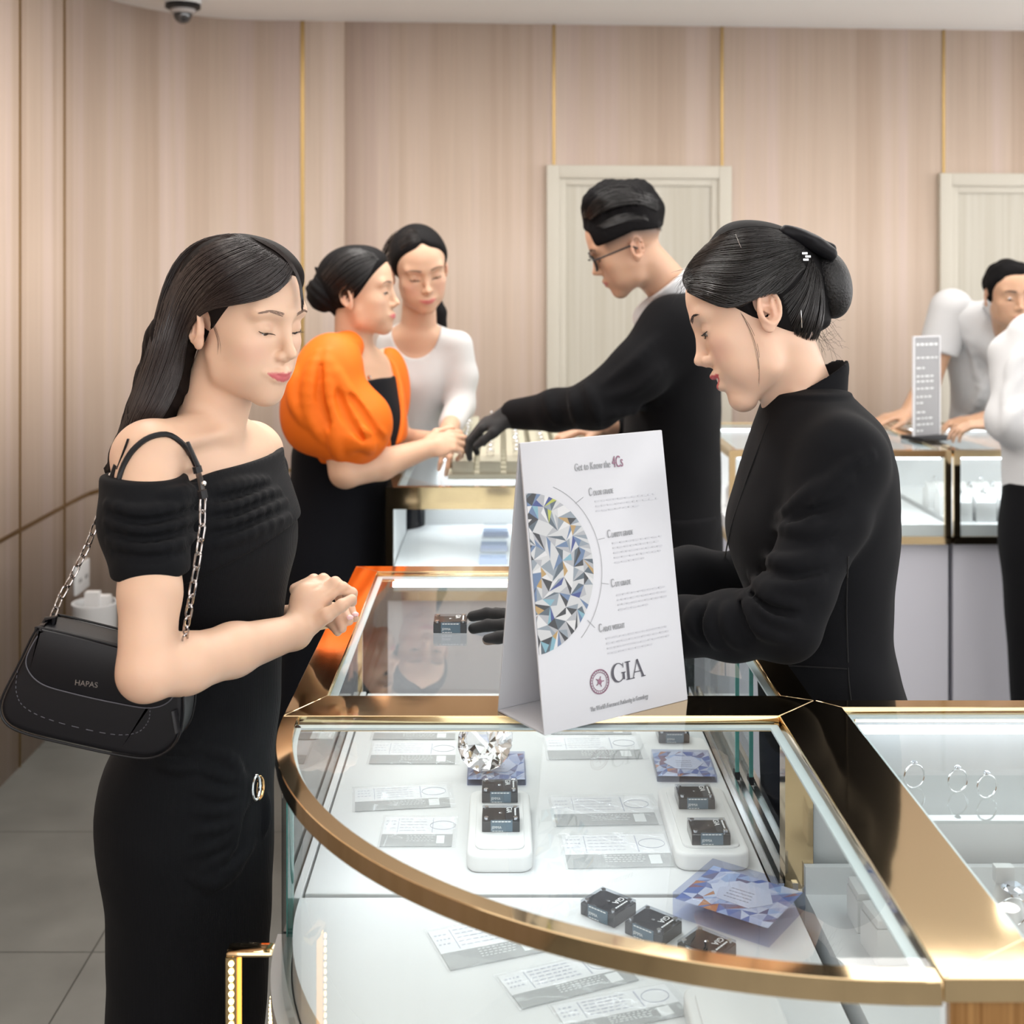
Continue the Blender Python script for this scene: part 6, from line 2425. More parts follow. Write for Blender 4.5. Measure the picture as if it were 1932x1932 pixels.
def chain_links(path3, n, parent, nm='chain_link', r=0.0013):
    path3 = np.array(path3)
    s = np.r_[0, np.cumsum(np.linalg.norm(np.diff(path3, axis=0), axis=1))]
    at = lambda t: np.array([np.interp(t, s, path3[:, j]) for j in range(3)])
    L = s[-1] / n
    for i in range(n):
        c = at((i + 0.5) * L)
        t = at(min(s[-1], (i + 0.5) * L + 0.004)) - at(max(0, (i + 0.5) * L - 0.004))
        t /= np.linalg.norm(t)
        u = np.cross(t, [0, 1, 0])
        u /= np.linalg.norm(u)
        v = np.cross(t, u)
        sd = u * 0.85 + v * 0.5 if i % 2 == 0 else u * 0.45 - v * 0.9
        sd /= np.linalg.norm(sd)
        hl = L * 0.62 if i % 2 == 0 else L * 0.56
        wd = 0.0043
        pts = []
        for a in np.linspace(-PI / 2, PI / 2, 6):
            pts.append(c + t * (hl - wd + wd * math.cos(a)) + sd * wd * math.sin(a))
        for a in np.linspace(PI / 2, 1.5 * PI, 6):
            pts.append(c + t * (-(hl - wd) + wd * math.cos(a)) + sd * wd * math.sin(a))
        m_ = MB()
        m_.tube([Vector(p) - parent.location for p in pts], r, 7, closed=True)
        m_.build(nm, silver_d, parent, smooth=True)
silver_d = mat('gunmetal_chain', (0.42, 0.39, 0.38), 0.14, 1.0)
back_top = P(196, 948, 1.66)
cb = np.array([P(196, 948, 1.655), P(165, 1030, 1.64), P(135, 1090, 1.625), P(115, 1125, 1.615), P(98, 1168, 1.60)])
chain_links(cb, 11, bag)
cf = np.array([P(383, 938, 1.545), P(381, 1000, 1.535), P(372, 1060, 1.53), P(362, 1120, 1.53), P(352, 1180, 1.55), P(347, 1225, 1.585)])
chain_links(cf, 13, bag)
# leather strap over the shoulder
st_ = path_px(body1, [(222, 915), (232, 880), (252, 848), (285, 824), (318, 820), (345, 838), (366, 870), (378, 905)], 26, 0.002)
full = [P(198, 945, 1.655), P(210, 920, 1.655)] + [q for q in st_[1:-2]] + [P(378, 905, 1.57), P(383, 938, 1.545)]
m = MB()
m.tube([Vector(q) - bag.location for q in full], 0.0038, 8)
m.build('shoulder_strap', leather, bag, smooth=True)
for (a, b, y_) in (((205, 930), (212, 905), 1.65), ((214, 900), (222, 878), 1.64), ((381, 925), (384, 940), 1.545), ((371, 880), (374, 892), 1.56)):
    m = MB()
    m.tube([Vector(P(*a, y_ - 0.006)) - bag.location, Vector(P(*b, y_ - 0.006)) - bag.location], 0.0058, 8)
    m.build('strap_keeper', leather, bag, smooth=True)
for (a, b, ya, yb) in (((222, 885), (242, 828), 1.63, 1.63), ((374, 880), (354, 834), 1.55, 1.56)):
    m = MB()
    m.tube([Vector(P(*a, ya)) - bag.location, Vector(P(*b, yb)) - bag.location], [0.004, 0.0030], 8, flat=0.5)
    m.build('strap_end', leather, bag, smooth=True)
m = MB()
for (a, y_) in (((209, 896), 1.635), ((385, 912), 1.538), ((205, 938), 1.64)):
    m.ball(Vector(P(*a, y_)) - bag.location, 0.0032, 10)
m.build('stud', silver, bag, smooth=True)
m = MB()
for pts in ([(75, 1190), (88, 1168), (104, 1164), (98, 1190)],):
    m.tube([Vector(P(a, b, YG - 0.005)) - bag.location for a, b in pts], 0.006, 8, flat=0.6)
m.build('strap_anchor', leather, bag, smooth=True)
# ================================================================ SALESWOMAN IN THE BLACK JACKET
suit_m = fabric('black_suit_cloth', (0.006, 0.0063, 0.0078), 0.85, 0.02)
add_bump(suit_m, 900, 0.25, 0.0006)
navy_m = fabric('navy_black_cloth', (0.008, 0.010, 0.018), 0.75, 0.03)
H5 = fit_head(dict(nose=(1311.5, 682), sub=(1336, 692), ulip=(1337.6, 706), llip=(1357, 732), mouthL=(1370, 707), chin=(1376, 757), menton=(1395, 770), eyeL=(1327, 622),
                   browL=(1318, 587), lobeL=(1443, 628), etopL=(1447, 552), hair=(1290, 543), nasion=(1306, 628)), 1.95, 1.045, 174, 22, 9, 0.6)
hp5 = xform(head_prims(smile=0.25, mouth=0.75, open_=0.55), H5['R'], H5['pos'], H5['s'])
Y5 = 1.95
w5 = person('saleswoman in a black stand-collar jacket with pinned-up hair and black gloves', P(1560, 0, Y5)[0], Y5)
nb5 = P(1515, 760, 1.97)
body5 = list(hp5) + [rc(hw(H5, (-0.014, 0, -0.040)), nb5, 0.048, 0.052, k=0.014), rc(hw(H5, (0.008, 0, -0.055)), P(1478, 790, 1.97), 0.026, 0.03, k=0.014)]
tj = [(745, 1455, 1595, 1.96, 0.080), (790, 1435, 1648, 1.96, 0.150), (850, 1412, 1672, 1.96, 0.185), (920, 1392, 1684, 1.96, 0.182), (1000, 1372, 1688, 1.96, 0.168), (1060, 1385, 1684, 1.96, 0.152),
      (1130, 1410, 1678, 1.96, 0.138), (1200, 1425, 1678, 1.96, 0.134), (1260, 1432, 1688, 1.96, 0.150), (1325, 1436, 1706, 1.96, 0.168), (1400, 1438, 1712, 1.96, 0.175), (1460, 1440, 1712, 1.96, 0.172)]
rows5 = [srow(*t, 180) for t in tj]
body5 += [stack([(a, b, c, d - 0.018, e - 0.018) for a, b, c, d, e in rows5], 180, k=0.02)]
SL5, EL5, WL5 = P(1590, 862, 1.805), P(1478, 1178, 1.745), P(1180, 1188, 1.90)
SR5, ER5, WR5 = P(1520, 870, 2.13), P(1420, 1100, 2.16), P(1190, 1100, 2.12)
body5 += chain([SL5, EL5], [0.038, 0.030], k0=0.03) + chain([EL5, WL5], [0.030, 0.021], k=0.012) + chain([SR5, ER5], [0.038, 0.030], k0=0.03) + chain([ER5, WR5], [0.030, 0.021], k=0.012)
mesh_sdf('body', body5, 0.0025, skin_m, w5, color=skin_color(H5, (0.73, 0.49, 0.36), smile=0.25, mouth=0.75, lip=(0.50, 0.07, 0.09), blush=0.45))
face_parts(H5, hp5, w5, open_=0.55, mouth=0.75, lash=0.0007, gaze=(0.2, -0.5), brow=(0.0013, 90), brow_mat=mat('dark_brow', (0.07, 0.05, 0.045), 0.8))

hc5, hpost5 = hair_cap(H5, 0.012, n=(0.80, -0.60), off=0.014, back=0.004)
extra5 = [ell(P(1440, 478, 1.95), (0.075, 0.062, 0.042), rotm(0, 24, 0), k=0.03), ell(P(1500, 600, 1.95), (0.040, 0.058, 0.055), k=0.03), rc(P(1500, 560, 1.95), P(1540, 625, 1.95), 0.045, 0.022, k=0.03)]
cap5 = mesh_sdf('hair', hc5 + extra5, 0.003, hair_m, w5, post=hpost5)
bun5 = [ell(P(1564, 536, 1.95), (0.033, 0.048, 0.054), rotm(0, -12, 0), k=0.01)]
net = mat('hair_net', (0.006, 0.006, 0.007), 0.5)
add_bump(net, 260, 0.8, 0.002)
mesh_sdf('bun_in_net', bun5, 0.003, net, cap5)
surf5 = hc5 + extra5
g5 = [[(1472, 556), (1480, 548), (1488, 540), (1496, 530), (1504, 520), (1512, 511), (1520, 502)],
      [(1296, 552), (1330, 568), (1375, 584), (1412, 570), (1436, 536), (1478, 518), (1515, 495)],
      [(1290, 535), (1325, 535), (1375, 548), (1420, 540), (1460, 515), (1490, 495), (1518, 482)],
      [(1290, 520), (1330, 508), (1380, 512), (1425, 505), (1465, 490), (1495, 478), (1520, 470)],
      [(1297, 500), (1335, 482), (1385, 478), (1430, 474), (1468, 466), (1495, 460), (1520, 460)],
      [(1310, 482), (1350, 458), (1395, 448), (1435, 446), (1470, 446), (1495, 448), (1520, 452)],
      [(1330, 462), (1370, 438), (1410, 430), (1445, 430), (1475, 434), (1500, 442), (1522, 450)]]
strands('hair_strands', surf5, g5, 210, 0.0006, strand_m, cap5, K=14, lift=0.005, jitter=2.4, y0=1.6, seed=11)
g5b = [[(1475, 560), (1500, 540), (1522, 510), (1530, 480)], [(1500, 640), (1515, 600), (1530, 560), (1540, 500)], [(1540, 645), (1552, 615), (1556, 580), (1550, 520)]]
strands('nape_strands', surf5, g5b, 120, 0.0006, strand_m, cap5, K=10, lift=0.004, jitter=2.2, y0=1.6, seed=12)
g5c = [[(1400, 590), (1425, 640), (1433, 690), (1430, 735)], [(1396, 588), (1420, 632), (1431, 680), (1431, 725)]]
strands('loose_wisps', hp5 + body5[-12:], g5c, 5, 0.00018, strand_m, cap5, K=12, lift=0.002, jitter=2.5, y0=1.6, seed=13)
# fine flyaways: forehead and nape
r_ = np.random.default_rng(5)
fly = []
for i in range(30):
    a = P(1545 + r_.uniform(-15, 10), 605 + r_.uniform(-25, 35), 1.93)
    b = a + np.array([r_.uniform(0.01, 0.045), r_.uniform(-0.01, 0.02), r_.uniform(-0.05, 0.01)])
    fly.append([a + (b - a) * t + np.array([0, 0, 0.006 * math.sin(t * 3) * r_.uniform(-1, 1)]) for t in np.linspace(0, 1, 8)])
for i in range(26):
    a = P(1297 + r_.uniform(-4, 12), 520 + r_.uniform(-18, 18), 1.93)
    b = a + np.array([r_.uniform(-0.028, -0.004), 0, r_.uniform(-0.035, 0.006)])
    fly.append([a + (b - a) * t + np.array([-0.004 * math.sin(t * 3), 0, 0]) for t in np.linspace(0, 1, 8)])
tubes_mesh('flyaway_hairs', fly, [0.00022] * len(fly), strand_m, cap5)
# satin bow clip
bow_m = mat('black_satin', (0.006, 0.006, 0.008), 0.5, 0, 0.2)
bw = [rc(P(1482, 436, 1.91), P(1566, 478, 1.91), 0.009, 0.010, k=0.01), rc(P(1482, 434, 1.96), P(1566, 470, 1.96), 0.008, 0.010, k=0.02),
      ell(P(1515, 448, 1.93), (0.034, 0.036, 0.011), rotm(0, 24, 0), k=0.01), ell(P(1548, 468, 1.93), (0.026, 0.034, 0.010), rotm(0, 38, 0), k=0.008)]
mesh_sdf('satin_bow', bw, 0.0025, bow_m, cap5)
m = MB()
for (x, y) in ((1518, 478), (1524, 484), (1520, 490)):
    p = P(x, y, 1.885)
    m.box(p[0] - 0.004, p[0] + 0.004, p[1] - 0.002, p[1] + 0.003, p[2] - 0.0018, p[2] + 0.0018)
m.v = [tuple(Vector(v) - w5.location) for v in m.v]
m.build('hair_clip', silver, w5, bevel=0.0005)
m = MB()
for L in ([(1511, 585), (1512, 600), (1513, 618)], [(1388, 442), (1393, 455), (1399, 468)]):
    q = path_px(surf5, L, 8, 0.003, y0=1.6)
    m.tube([Vector(v) - w5.location for v in q], 0.0006, 6)
m.build('hair_pin', silver, w5)

# ---- jacket
jk = [stack(rows5, 180, k=0.02)]
jk += [rc(P(1530, 775, 1.96), SL5 + [0, 0.01, 0.0], 0.050, 0.050, k=0.04), rc(P(1510, 785, 1.98), SR5, 0.045, 0.045, k=0.04)]
arm_n = chain([SL5, P(1560, 980, 1.79), P(1505, 1110, 1.755), EL5 + [0.004, 0, 0]], [0.057, 0.055, 0.050, 0.047], k=0.015, k0=0.03) + chain([EL5, P(1380, 1180, 1.80), P(1290, 1182, 1.845), WL5], [0.047, 0.046, 0.040, 0.034], k=0.02)
arm_f = chain([SR5, ER5], [0.055, 0.048], k0=0.03) + chain([ER5, P(1300, 1082, 2.14), WR5], [0.047, 0.043, 0.035], k=0.02)
jbase = jk + arm_n + arm_f
fj = ridges(jbase, [
    [(1600, 905), (1560, 915), (1510, 945), (1470, 975)], [(1590, 985), (1545, 1000), (1500, 1000), (1465, 995)], [(1560, 1040), (1520, 1060), (1480, 1062), (1445, 1050)],
    [(1545, 1095), (1500, 1110), (1455, 1110), (1420, 1090)], [(1505, 1140), (1470, 1135), (1440, 1115), (1420, 1085)], [(1500, 1175), (1460, 1165), (1425, 1140), (1408, 1110)],
    [(1480, 1205), (1440, 1190), (1415, 1160), (1400, 1120)], [(1395, 1215), (1375, 1180), (1372, 1145)], [(1355, 1215), (1340, 1180), (1345, 1140)], [(1320, 1205), (1308, 1175), (1312, 1140)],
    [(1640, 860), (1600, 880), (1560, 930), (1520, 1000)]], 0.0075, n=9, y0=1.5, k=0.012)
cr = ridges(jbase, [[(1590, 945), (1540, 962), (1490, 985)], [(1555, 1075), (1500, 1088), (1435, 1072)], [(1500, 1158), (1455, 1150), (1415, 1118)], [(1420, 1205), (1405, 1165), (1400, 1130)], [(1335, 1212), (1325, 1175), (1330, 1145)]], 0.0032, n=9, y0=1.5, k=0.008, deep=True)
hemc = half((0, 0, -1), P(0, 1330, 1.96) - [0, 0, 0.05])
def jpost(p, D):
    D = D + 0.0012 * noise3(p, 42, 5.0)
    return smax(D, hemc(p), 0.006)
jo = mesh_sdf('jacket', jbase + fj + cr, 0.0035, suit_m, w5, post=jpost)
# stand collar: thick ring open at the throat
ca, cb_ = P(1512, 810, 1.96), P(1534, 695, 1.96)
col = [rc(ca, cb_, 0.066, 0.054), rc(ca - [0, 0, 0.02], cb_ + (cb_ - ca) * 0.3, 0.058, 0.0465, op='s', k=0.003), rc(P(1440, 800, 1.86), P(1452, 745, 1.87), 0.004, op='s', k=0.004)]
cclip = half((-0.50, 0, 0.86), P(1525, 716, 1.96))
mesh_sdf('stand_collar', col, 0.0028, suit_m, jo, post=lambda p, D: smax(D, cclip(p), 0.003))
# lapel seam and front edge
m = MB()
for L in ([(1452, 790), (1425, 860), (1400, 930), (1378, 1000), (1368, 1050)], [(1600, 1260), (1602, 1290), (1606, 1325)], [(1470, 1255), (1530, 1258), (1598, 1262)], [(1600, 1050), (1597, 1150), (1600, 1250)]):
    q = path_px(jbase, L, 16, 0.0006, y0=1.5)
    m.tube([Vector(v) - w5.location for v in q], 0.0012, 5)
m.build('jacket_seam', mat('seam_thread', (0.003, 0.003, 0.004), 0.9), w5)
# skirt and legs below the jacket
sk = [stack([(0.02, P(1575, 0, 1.96)[0] + 0.02, 1.96, 0.09, 0.12), (0.5, P(1575, 0, 1.96)[0] + 0.015, 1.96, 0.10, 0.145), (0.86, P(1575, 0, 1.96)[0], 1.96, 0.112, 0.162), (0.93, P(1575, 0, 1.96)[0], 1.96, 0.112, 0.16)], 180)]
mesh_sdf('trousers', sk, 0.008, navy_m, w5)
# gloves
glove_m = mat('black_cotton_glove', (0.012, 0.012, 0.013), 0.85, sheen=0.08)
GW = P(1040, 1180, 1.965)
gl = [rc(WL5, GW, 0.026, 0.028, k=0.01), ell(P(1010, 1182, 1.985), (0.048, 0.034, 0.019), k=0.015)]
gl += finger([P(985, 1168, 2.01), P(950, 1160, 2.04), P(918, 1158, 2.05), P(891, 1163, 2.05)], 0.0105, 0.0085)
gl += finger([P(985, 1182, 1.985), P(950, 1180, 2.005), P(920, 1180, 2.01), P(893, 1186, 2.01)], 0.0105, 0.0085)
gl += finger([P(990, 1195, 1.97), P(965, 1198, 1.965), P(940, 1203, 1.96), P(920, 1207, 1.955)], 0.0105, 0.0085)
gl += finger([P(1000, 1175, 2.03), P(965, 1160, 2.08), P(935, 1155, 2.10)], 0.0100, 0.0080)
gl += finger([P(1045, 1200, 1.94), P(1020, 1212, 1.92), P(1000, 1218, 1.905)], 0.012, 0.009)
mesh_sdf('glove', gl, 0.0025, glove_m, w5)
gr = hand(WR5, (-1, -0.15, -0.25), (0, 0, 1), 1, 1.0, fat=1.12)
mesh_sdf('glove', gr, 0.0035, glove_m, w5)
# ================================================================ SALESMAN IN THE BLACK SUIT
H4 = fit_head(dict(nose=(1115, 515), sub=(1130, 525), ulip=(1137.5, 532), llip=(1149, 545), mouthL=(1153, 541), chin=(1159, 556), menton=(1172, 562), browL=(1114, 473.7), eyeL=(1125, 488),
                   lobeL=(1201.6, 493), etopL=(1203, 449.5), hair=(1099, 414)), 3.35, 1.07, 176, 25, -5, 0.5)
hp4 = xform(head_prims(male=True, mouth=0.25, open_=0.25), H4['R'], H4['pos'], H4['s'])
Y4 = 3.45
m4 = person('salesman in a black suit and glasses reaching over the ring tray', P(1285, 0, Y4)[0], Y4)
nb4 = P(1278, 560, 3.42)
body4 = list(hp4) + [rc(hw(H4, (-0.015, 0, -0.04)), nb4, 0.056, 0.060, k=0.02)]
t4 = [(545, 1255, 1330, 3.45, 0.09), (580, 1225, 1352, 3.45, 0.17), (640, 1205, 1358, 3.45, 0.215), (720, 1190, 1357, 3.45, 0.215), (800, 1178, 1357, 3.45, 0.20), (900, 1178, 1358, 3.45, 0.175), (980, 1180, 1360, 3.45, 0.18), (1060, 1183, 1362, 3.45, 0.19), (1130, 1183, 1362, 3.45, 0.19)]
r4 = [srow(*t, 180) for t in t4]
body4 += [stack([(a, b, c, d - 0.02, e - 0.02) for a, b, c, d, e in r4], 180, k=0.02)]
SL4, EL4, WL4 = P(1272, 622, 3.27), P(1125, 762, 3.20), P(972, 782, 3.38)
SR4, ER4, WR4 = P(1270, 625, 3.63), P(1200, 800, 3.66), P(1140, 806, 3.60)
body4 += chain([SL4, EL4, WL4], [0.05, 0.04, 0.027], k0=0.03) + chain([SR4, ER4, WR4], [0.05, 0.04, 0.028], k0=0.03)
body4 += hand(WR4, (-1, -0.1, -0.05), (0, -0.3, 1), -1, 1.05)
def fade4(V, q, c):
    zb = 0.040 + 0.42 * np.minimum(q[:, 0] + 0.02, 0)
    zr = ((V - H4['pos']) @ H4['R'])[:, 2] / H4['s']
    a = np.clip((zr - zb + 0.034) / 0.034, 0, 1) * np.clip((0.062 - q[:, 0]) / 0.01, 0, 1) * (q[:, 2] > -0.1) * 0.85
    return c * (1 - a[:, None]) + np.array((0.05, 0.035, 0.03), F32) * a[:, None]
mesh_sdf('body', body4, 0.0045, skin_m, m4, color=skin_color(H4, (0.56, 0.34, 0.23), mouth=0.25, lip=(0.42, 0.16, 0.15), blush=0.1, extra=fade4))
face_parts(H4, hp4, m4, open_=0.25, brow=(0.002, 80), brow_mat=mat('dark_brow', (0.05, 0.035, 0.03), 0.8), sides=(1,))
# hair: faded sides, tall swept top
def cap4(grow, zc, name, parent, m_, extra=(), h=0.005, seed=0.0, rise=0.0):
    L = xform([ell((-0.004, 0, 0.044), (0.090 + grow, 0.0765 + grow, 0.078 + grow), k=0.02), ell((0.032, 0, 0.046), (0.0575 + grow, 0.065 + grow * .8, 0.066 + grow), k=0.02)], H4['R'], H4['pos'], H4['s'])
    R, pos = H4['R'].astype(F32), H4['pos'].astype(F32)
    def post(p, D):
        q = ((p - pos) @ R) / H4['s']
        d1 = zc - q[..., 2] - 0.42 * np.minimum(q[..., 0] + 0.02, 0) * -1 + rise * np.maximum(q[..., 0], 0)
        d = smax(D, d1, 0.006)
        d = smax(d, q[..., 0] * 0.85 - 0.066 - 0.9 * np.maximum(q[..., 2] - 0.078, 0), 0.006)
        d = d + 0.0012 * np.sin(p[..., 0] * 300 + 4 * np.sin(p[..., 1] * 50)) * (q[..., 2] > 0.09)
        return d
    return mesh_sdf(name, L + list(extra), h, m_, parent, post=post)
hair4 = mat('black_short_hair', (0.006, 0.0055, 0.006), 0.8, 0, 0.08)
add_bump(hair4, 120, 0.5, 0.004)
top4 = [rc(P(1117, 392, 3.35), P(1150, 376, 3.35), 0.026, 0.042, k=0.04), rc(P(1150, 374, 3.35), P(1200, 376, 3.35), 0.043, 0.040, k=0.04), rc(P(1205, 368, 3.35), P(1234, 392, 3.35), 0.036, 0.024, k=0.04),
        rc(P(1125, 380, 3.30), P(1190, 378, 3.29), 0.034, 0.034, k=0.04), rc(P(1125, 384, 3.41), P(1190, 382, 3.42), 0.034, 0.034, k=0.04)]
part4 = ridges(top4, [[(1108, 418), (1140, 398), (1185, 384), (1228, 392)]], 0.004, n=8, y0=2.8, k=0.004, deep=True)
ho4 = cap4(0.006, 0.040, 'hair', m4, hair4, top4 + part4, 0.004)
cap_l4 = xform([ell((-0.004, 0, 0.044), (0.096, 0.0825, 0.084), k=0.02), ell((0.032, 0, 0.046), (0.0635, 0.070, 0.072), k=0.02)], H4['R'], H4['pos'], H4['s'])
strands('hair_strands', cap_l4 + top4, [[(1099, 412), (1104, 380), (1140, 352), (1195, 350), (1238, 376)], [(1106, 412), (1122, 388), (1160, 368), (1205, 366), (1242, 384)], [(1114, 416), (1140, 396), (1180, 384), (1215, 384), (1246, 398)]], 110, 0.0011, strand_m, ho4, K=10, lift=0.010, jitter=3.5, y0=2.8, seed=41)
strands('hair_strands', cap_l4 + top4, [[(1122, 428), (1155, 408), (1195, 398), (1228, 404), (1250, 420)], [(1140, 432), (1170, 420), (1205, 412), (1235, 420), (1250, 440)]], 70, 0.0008, strand_m, ho4, K=8, lift=0.004, jitter=2.0, y0=2.8, seed=42)
tips = []
for i in range(240):
    a = P(r_.uniform(1100, 1232), 0, 3.3 + r_.uniform(0, .1))
    a[2] = P(0, np.interp(VX + a[0] / a[1] * FPX, [1100, 1130, 1180, 1234], [392, 356, 348, 384]) + r_.uniform(0, 8), a[1])[2]
    b = a + np.array([r_.uniform(0.008, 0.035), 0, r_.uniform(-0.004, 0.012)])
    tips.append([a + (b - a) * t for t in np.linspace(0, 1, 5)])
tubes_mesh('hair_tips', tips, [0.0011] * len(tips), strand_m, ho4)
fade = mat('faded_stubble', (0.16, 0.10, 0.075), 0.8)
# glasses
gs = thing('eyeglasses', 'black-rimmed eyeglasses worn by the salesman in the black suit', 'glasses', tuple(hw(H4, (0.09, 0, 0.01))))
off = np.array(gs.location)
m = MB()
for s in (-1, 1):
    pts = []
    for a in np.linspace(0, 2 * PI, 24)[:-1]:
        pts.append(Vector(hw(H4, (0.101 - 0.006 * abs(math.cos(a)), 0.032 * s + 0.026 * math.cos(a), 0.007 + 0.019 * math.sin(a) * (1.1 if math.sin(a) < 0 else .9))) - off))
    m.tube(pts, 0.0032, 6, closed=True)
m.tube([Vector(hw(H4, (0.104, -0.007, 0.012)) - off), Vector(hw(H4, (0.108, 0, 0.014)) - off), Vector(hw(H4, (0.104, 0.007, 0.012)) - off)], 0.002, 6)
m.build('rim', black_pl, gs, smooth=True)
for s in (-1, 1):
    m = MB()
    m.tube([Vector(hw(H4, q) - off) for q in ((0.095, 0.058 * s, 0.014), (0.06, 0.074 * s, 0.014), (0.0, 0.083 * s, 0.012), (-0.012, 0.084 * s, -0.002))], 0.0026, 6)
    m.build('temple_arm', black_pl, gs, smooth=True)
    m = MB()
    pts = [Vector(hw(H4, (0.099, 0.032 * s + 0.024 * math.cos(a), 0.007 + 0.018 * math.sin(a))) - off) for a in np.linspace(0, 2 * PI, 24)[:-1]]
    m.add(pts, [tuple(range(23))])
    m.build('lens', film_mat('tinted_lens', (0.02, 0.02, 0.025), 0.45, 0.05), gs)
# suit
suit4 = fabric('black_wool_suit', (0.005, 0.005, 0.006), 0.85, 0.02)
shirt4 = mat('white_cotton', (0.62, 0.62, 0.63), 0.8, 0, 0.2)
jk4 = [stack(r4, 180, k=0.03), rc(nb4 + [0.01, 0, -0.06], SL4, 0.070, 0.075, k=0.05), rc(nb4 + [0.01, 0, -0.06], SR4, 0.070, 0.075, k=0.05)]
a4 = chain([SL4, P(1205, 700, 3.22), EL4], [0.085, 0.075, 0.062], k=0.02, k0=0.05) + chain([EL4, P(1050, 775, 3.28), WL4], [0.060, 0.052, 0.040], k=0.025) + chain([SR4, ER4, P(1172, 804, 3.63)], [0.085, 0.06, 0.042], k=0.02, k0=0.05)
f4 = ridges(jk4 + a4, [[(1240, 640), (1190, 690), (1140, 725)], [(1250, 690), (1200, 730), (1150, 750)], [(1130, 800), (1120, 760), (1105, 725)], [(1090, 800), (1085, 760), (1075, 735)], [(1260, 740), (1200, 770), (1140, 785)], [(1050, 795), (1040, 770), (1030, 745)]], 0.010, n=8, y0=2.8, k=0.016)
jo4 = mesh_sdf('suit_jacket', jk4 + a4 + f4, 0.007, suit4, m4, post=lambda p, D: smax(D + 0.002 * noise3(p, 26, 3.0), half((0, 0, -1), P(0, 1040, Y4))(p), 0.006))
m = MB()
for (x, y) in ((982, 775), (990, 775), (976, 774)):
    q = trace(jk4 + a4, x, y, y0=2.8)[0][0]
    m.ball(Vector(q) - m4.location, 0.009, 10, sc=(1, 0.4, 1))
m.build('cuff_button', mat('grey_button', (0.25, 0.26, 0.3), 0.2, 0.3), jo4, smooth=True)
cs4 = [rc(nb4 + [0.01, 0, -0.01], hw(H4, (-0.03, 0, -0.085)), 0.072, 0.064, k=0.01), rc(P(1225, 600, 3.40), P(1262, 520, 3.42), 0.045, 0.03, k=0.02)]
mesh_sdf('shirt_collar', cs4, 0.0045, shirt4, m4, post=lambda p, D: smax(D, half((-0.62, 0, 0.78), P(1262, 528, 3.42))(p), 0.004))
sk = [stack([(0.05, P(1275, 0, Y4)[0], Y4, 0.10, 0.15), (0.5, P(1272, 0, Y4)[0], Y4, 0.115, 0.17), (0.9, P(1272, 0, Y4)[0], Y4, 0.125, 0.185), (0.96, P(1272, 0, Y4)[0], Y4, 0.125, 0.185)], 180)]
mesh_sdf('trousers', sk, 0.012, suit4, m4)
gw4 = hand(P(968, 783, 3.385), (-1, 0.15, -0.35), (-0.25, -0.2, 1), -1, 1.08, curl=(28, 30, 15), fat=1.15) + [rc(WL4, P(968, 783, 3.385), 0.036, 0.033, k=0.02)]
mesh_sdf('glove', gw4, 0.004, glove_m, m4)

# ================================================================ WOMAN IN ORANGE
H2 = fit_head(dict(nose=(751, 573), sub=(743, 586), ulip=(748, 597), llip=(747, 604), mouthR=(728, 595), chin=(740, 622), menton=(730, 628), eyeR=(726, 547), eyeL=(744, 547), browR=(730, 533),
                   lobeR=(664, 585), etopR=(655, 545), hair=(725, 488)), 3.42, 1.02, -14, 0, 3, 0.5)
hp2 = xform(head_prims(smile=0.4, open_=0.60), H2['R'], H2['pos'], H2['s'])
Y2, yw2 = 3.45, -20
w2 = person('woman in an orange puff-sleeved wrap top over a black dress, hands on the counter', P(640, 0, Y2)[0], Y2)
nb2 = P(668, 668, 3.44)
body2 = list(hp2) + [rc(hw(H2, (-0.014, 0, -0.045)), nb2, 0.048, 0.054, k=0.018)]
b2r = [(650, 640, 700, 3.45, 0.07), (672, 612, 722, 3.45, 0.14), (710, 596, 736, 3.45, 0.18), (760, 596, 744, 3.45, 0.165), (830, 590, 732, 3.45, 0.14), (900, 580, 712, 3.45, 0.13)]
body2 += [stack([srow(*t, yw2) for t in b2r], yw2, k=0.02)]
SR2, ER2, WR2 = P(612, 700, 3.24), P(652, 890, 3.20), P(800, 848, 3.36)
SL2, EL2, WL2 = P(728, 690, 3.66), P(748, 830, 3.72), P(815, 832, 3.66)
body2 += chain([SR2, ER2], [0.052, 0.040], k0=0.03) + chain([ER2, P(720, 876, 3.27), WR2], [0.040, 0.040, 0.027], k=0.014)
body2 += chain([SL2, EL2], [0.05, 0.038], k0=0.03) + chain([EL2, WL2], [0.038, 0.027], k=0.014)
body2 += hand(WR2, (1, 0.3, 0.28), (-0.3, -0.8, 0.5), -1, 1.0, curl=(35, 40, 25))
body2 += hand(WL2, (1, -0.55, 0.12), (0.1, 0.2, 1), 1, 1.0, curl=(25, 30, 20))
mesh_sdf('body', body2, 0.0042, skin_m, w2, color=skin_color(H2, (0.62, 0.39, 0.265), smile=0.4, lip=(0.55, 0.14, 0.15), blush=0.15))
face_parts(H2, hp2, w2, open_=0.60, smile=0.4, lash=0.0007, brow=(0.0016, 60))
hc2, hpost2 = hair_cap(H2, 0.012, off=0.014, back=0.002)
hb2 = [ell(P(612, 552, 3.42), (0.046, 0.055, 0.052), k=0.02), rc(P(650, 570, 3.42), P(640, 592, 3.42), 0.038, 0.016, k=0.03), rc(P(608, 520, 3.42), P(596, 508, 3.42), 0.012, 0.006, k=0.01), rc(P(600, 570, 3.42), P(590, 545, 3.42), 0.022, 0.018, k=0.01)]
ho2 = mesh_sdf('hair', hc2, 0.0045, hair_m, w2, post=hpost2)
mesh_sdf('bun', hb2, 0.0045, hair_m, ho2, post=lambda p, D: D + 0.002 * np.sin(p[..., 2] * 240 + p[..., 0] * 200))
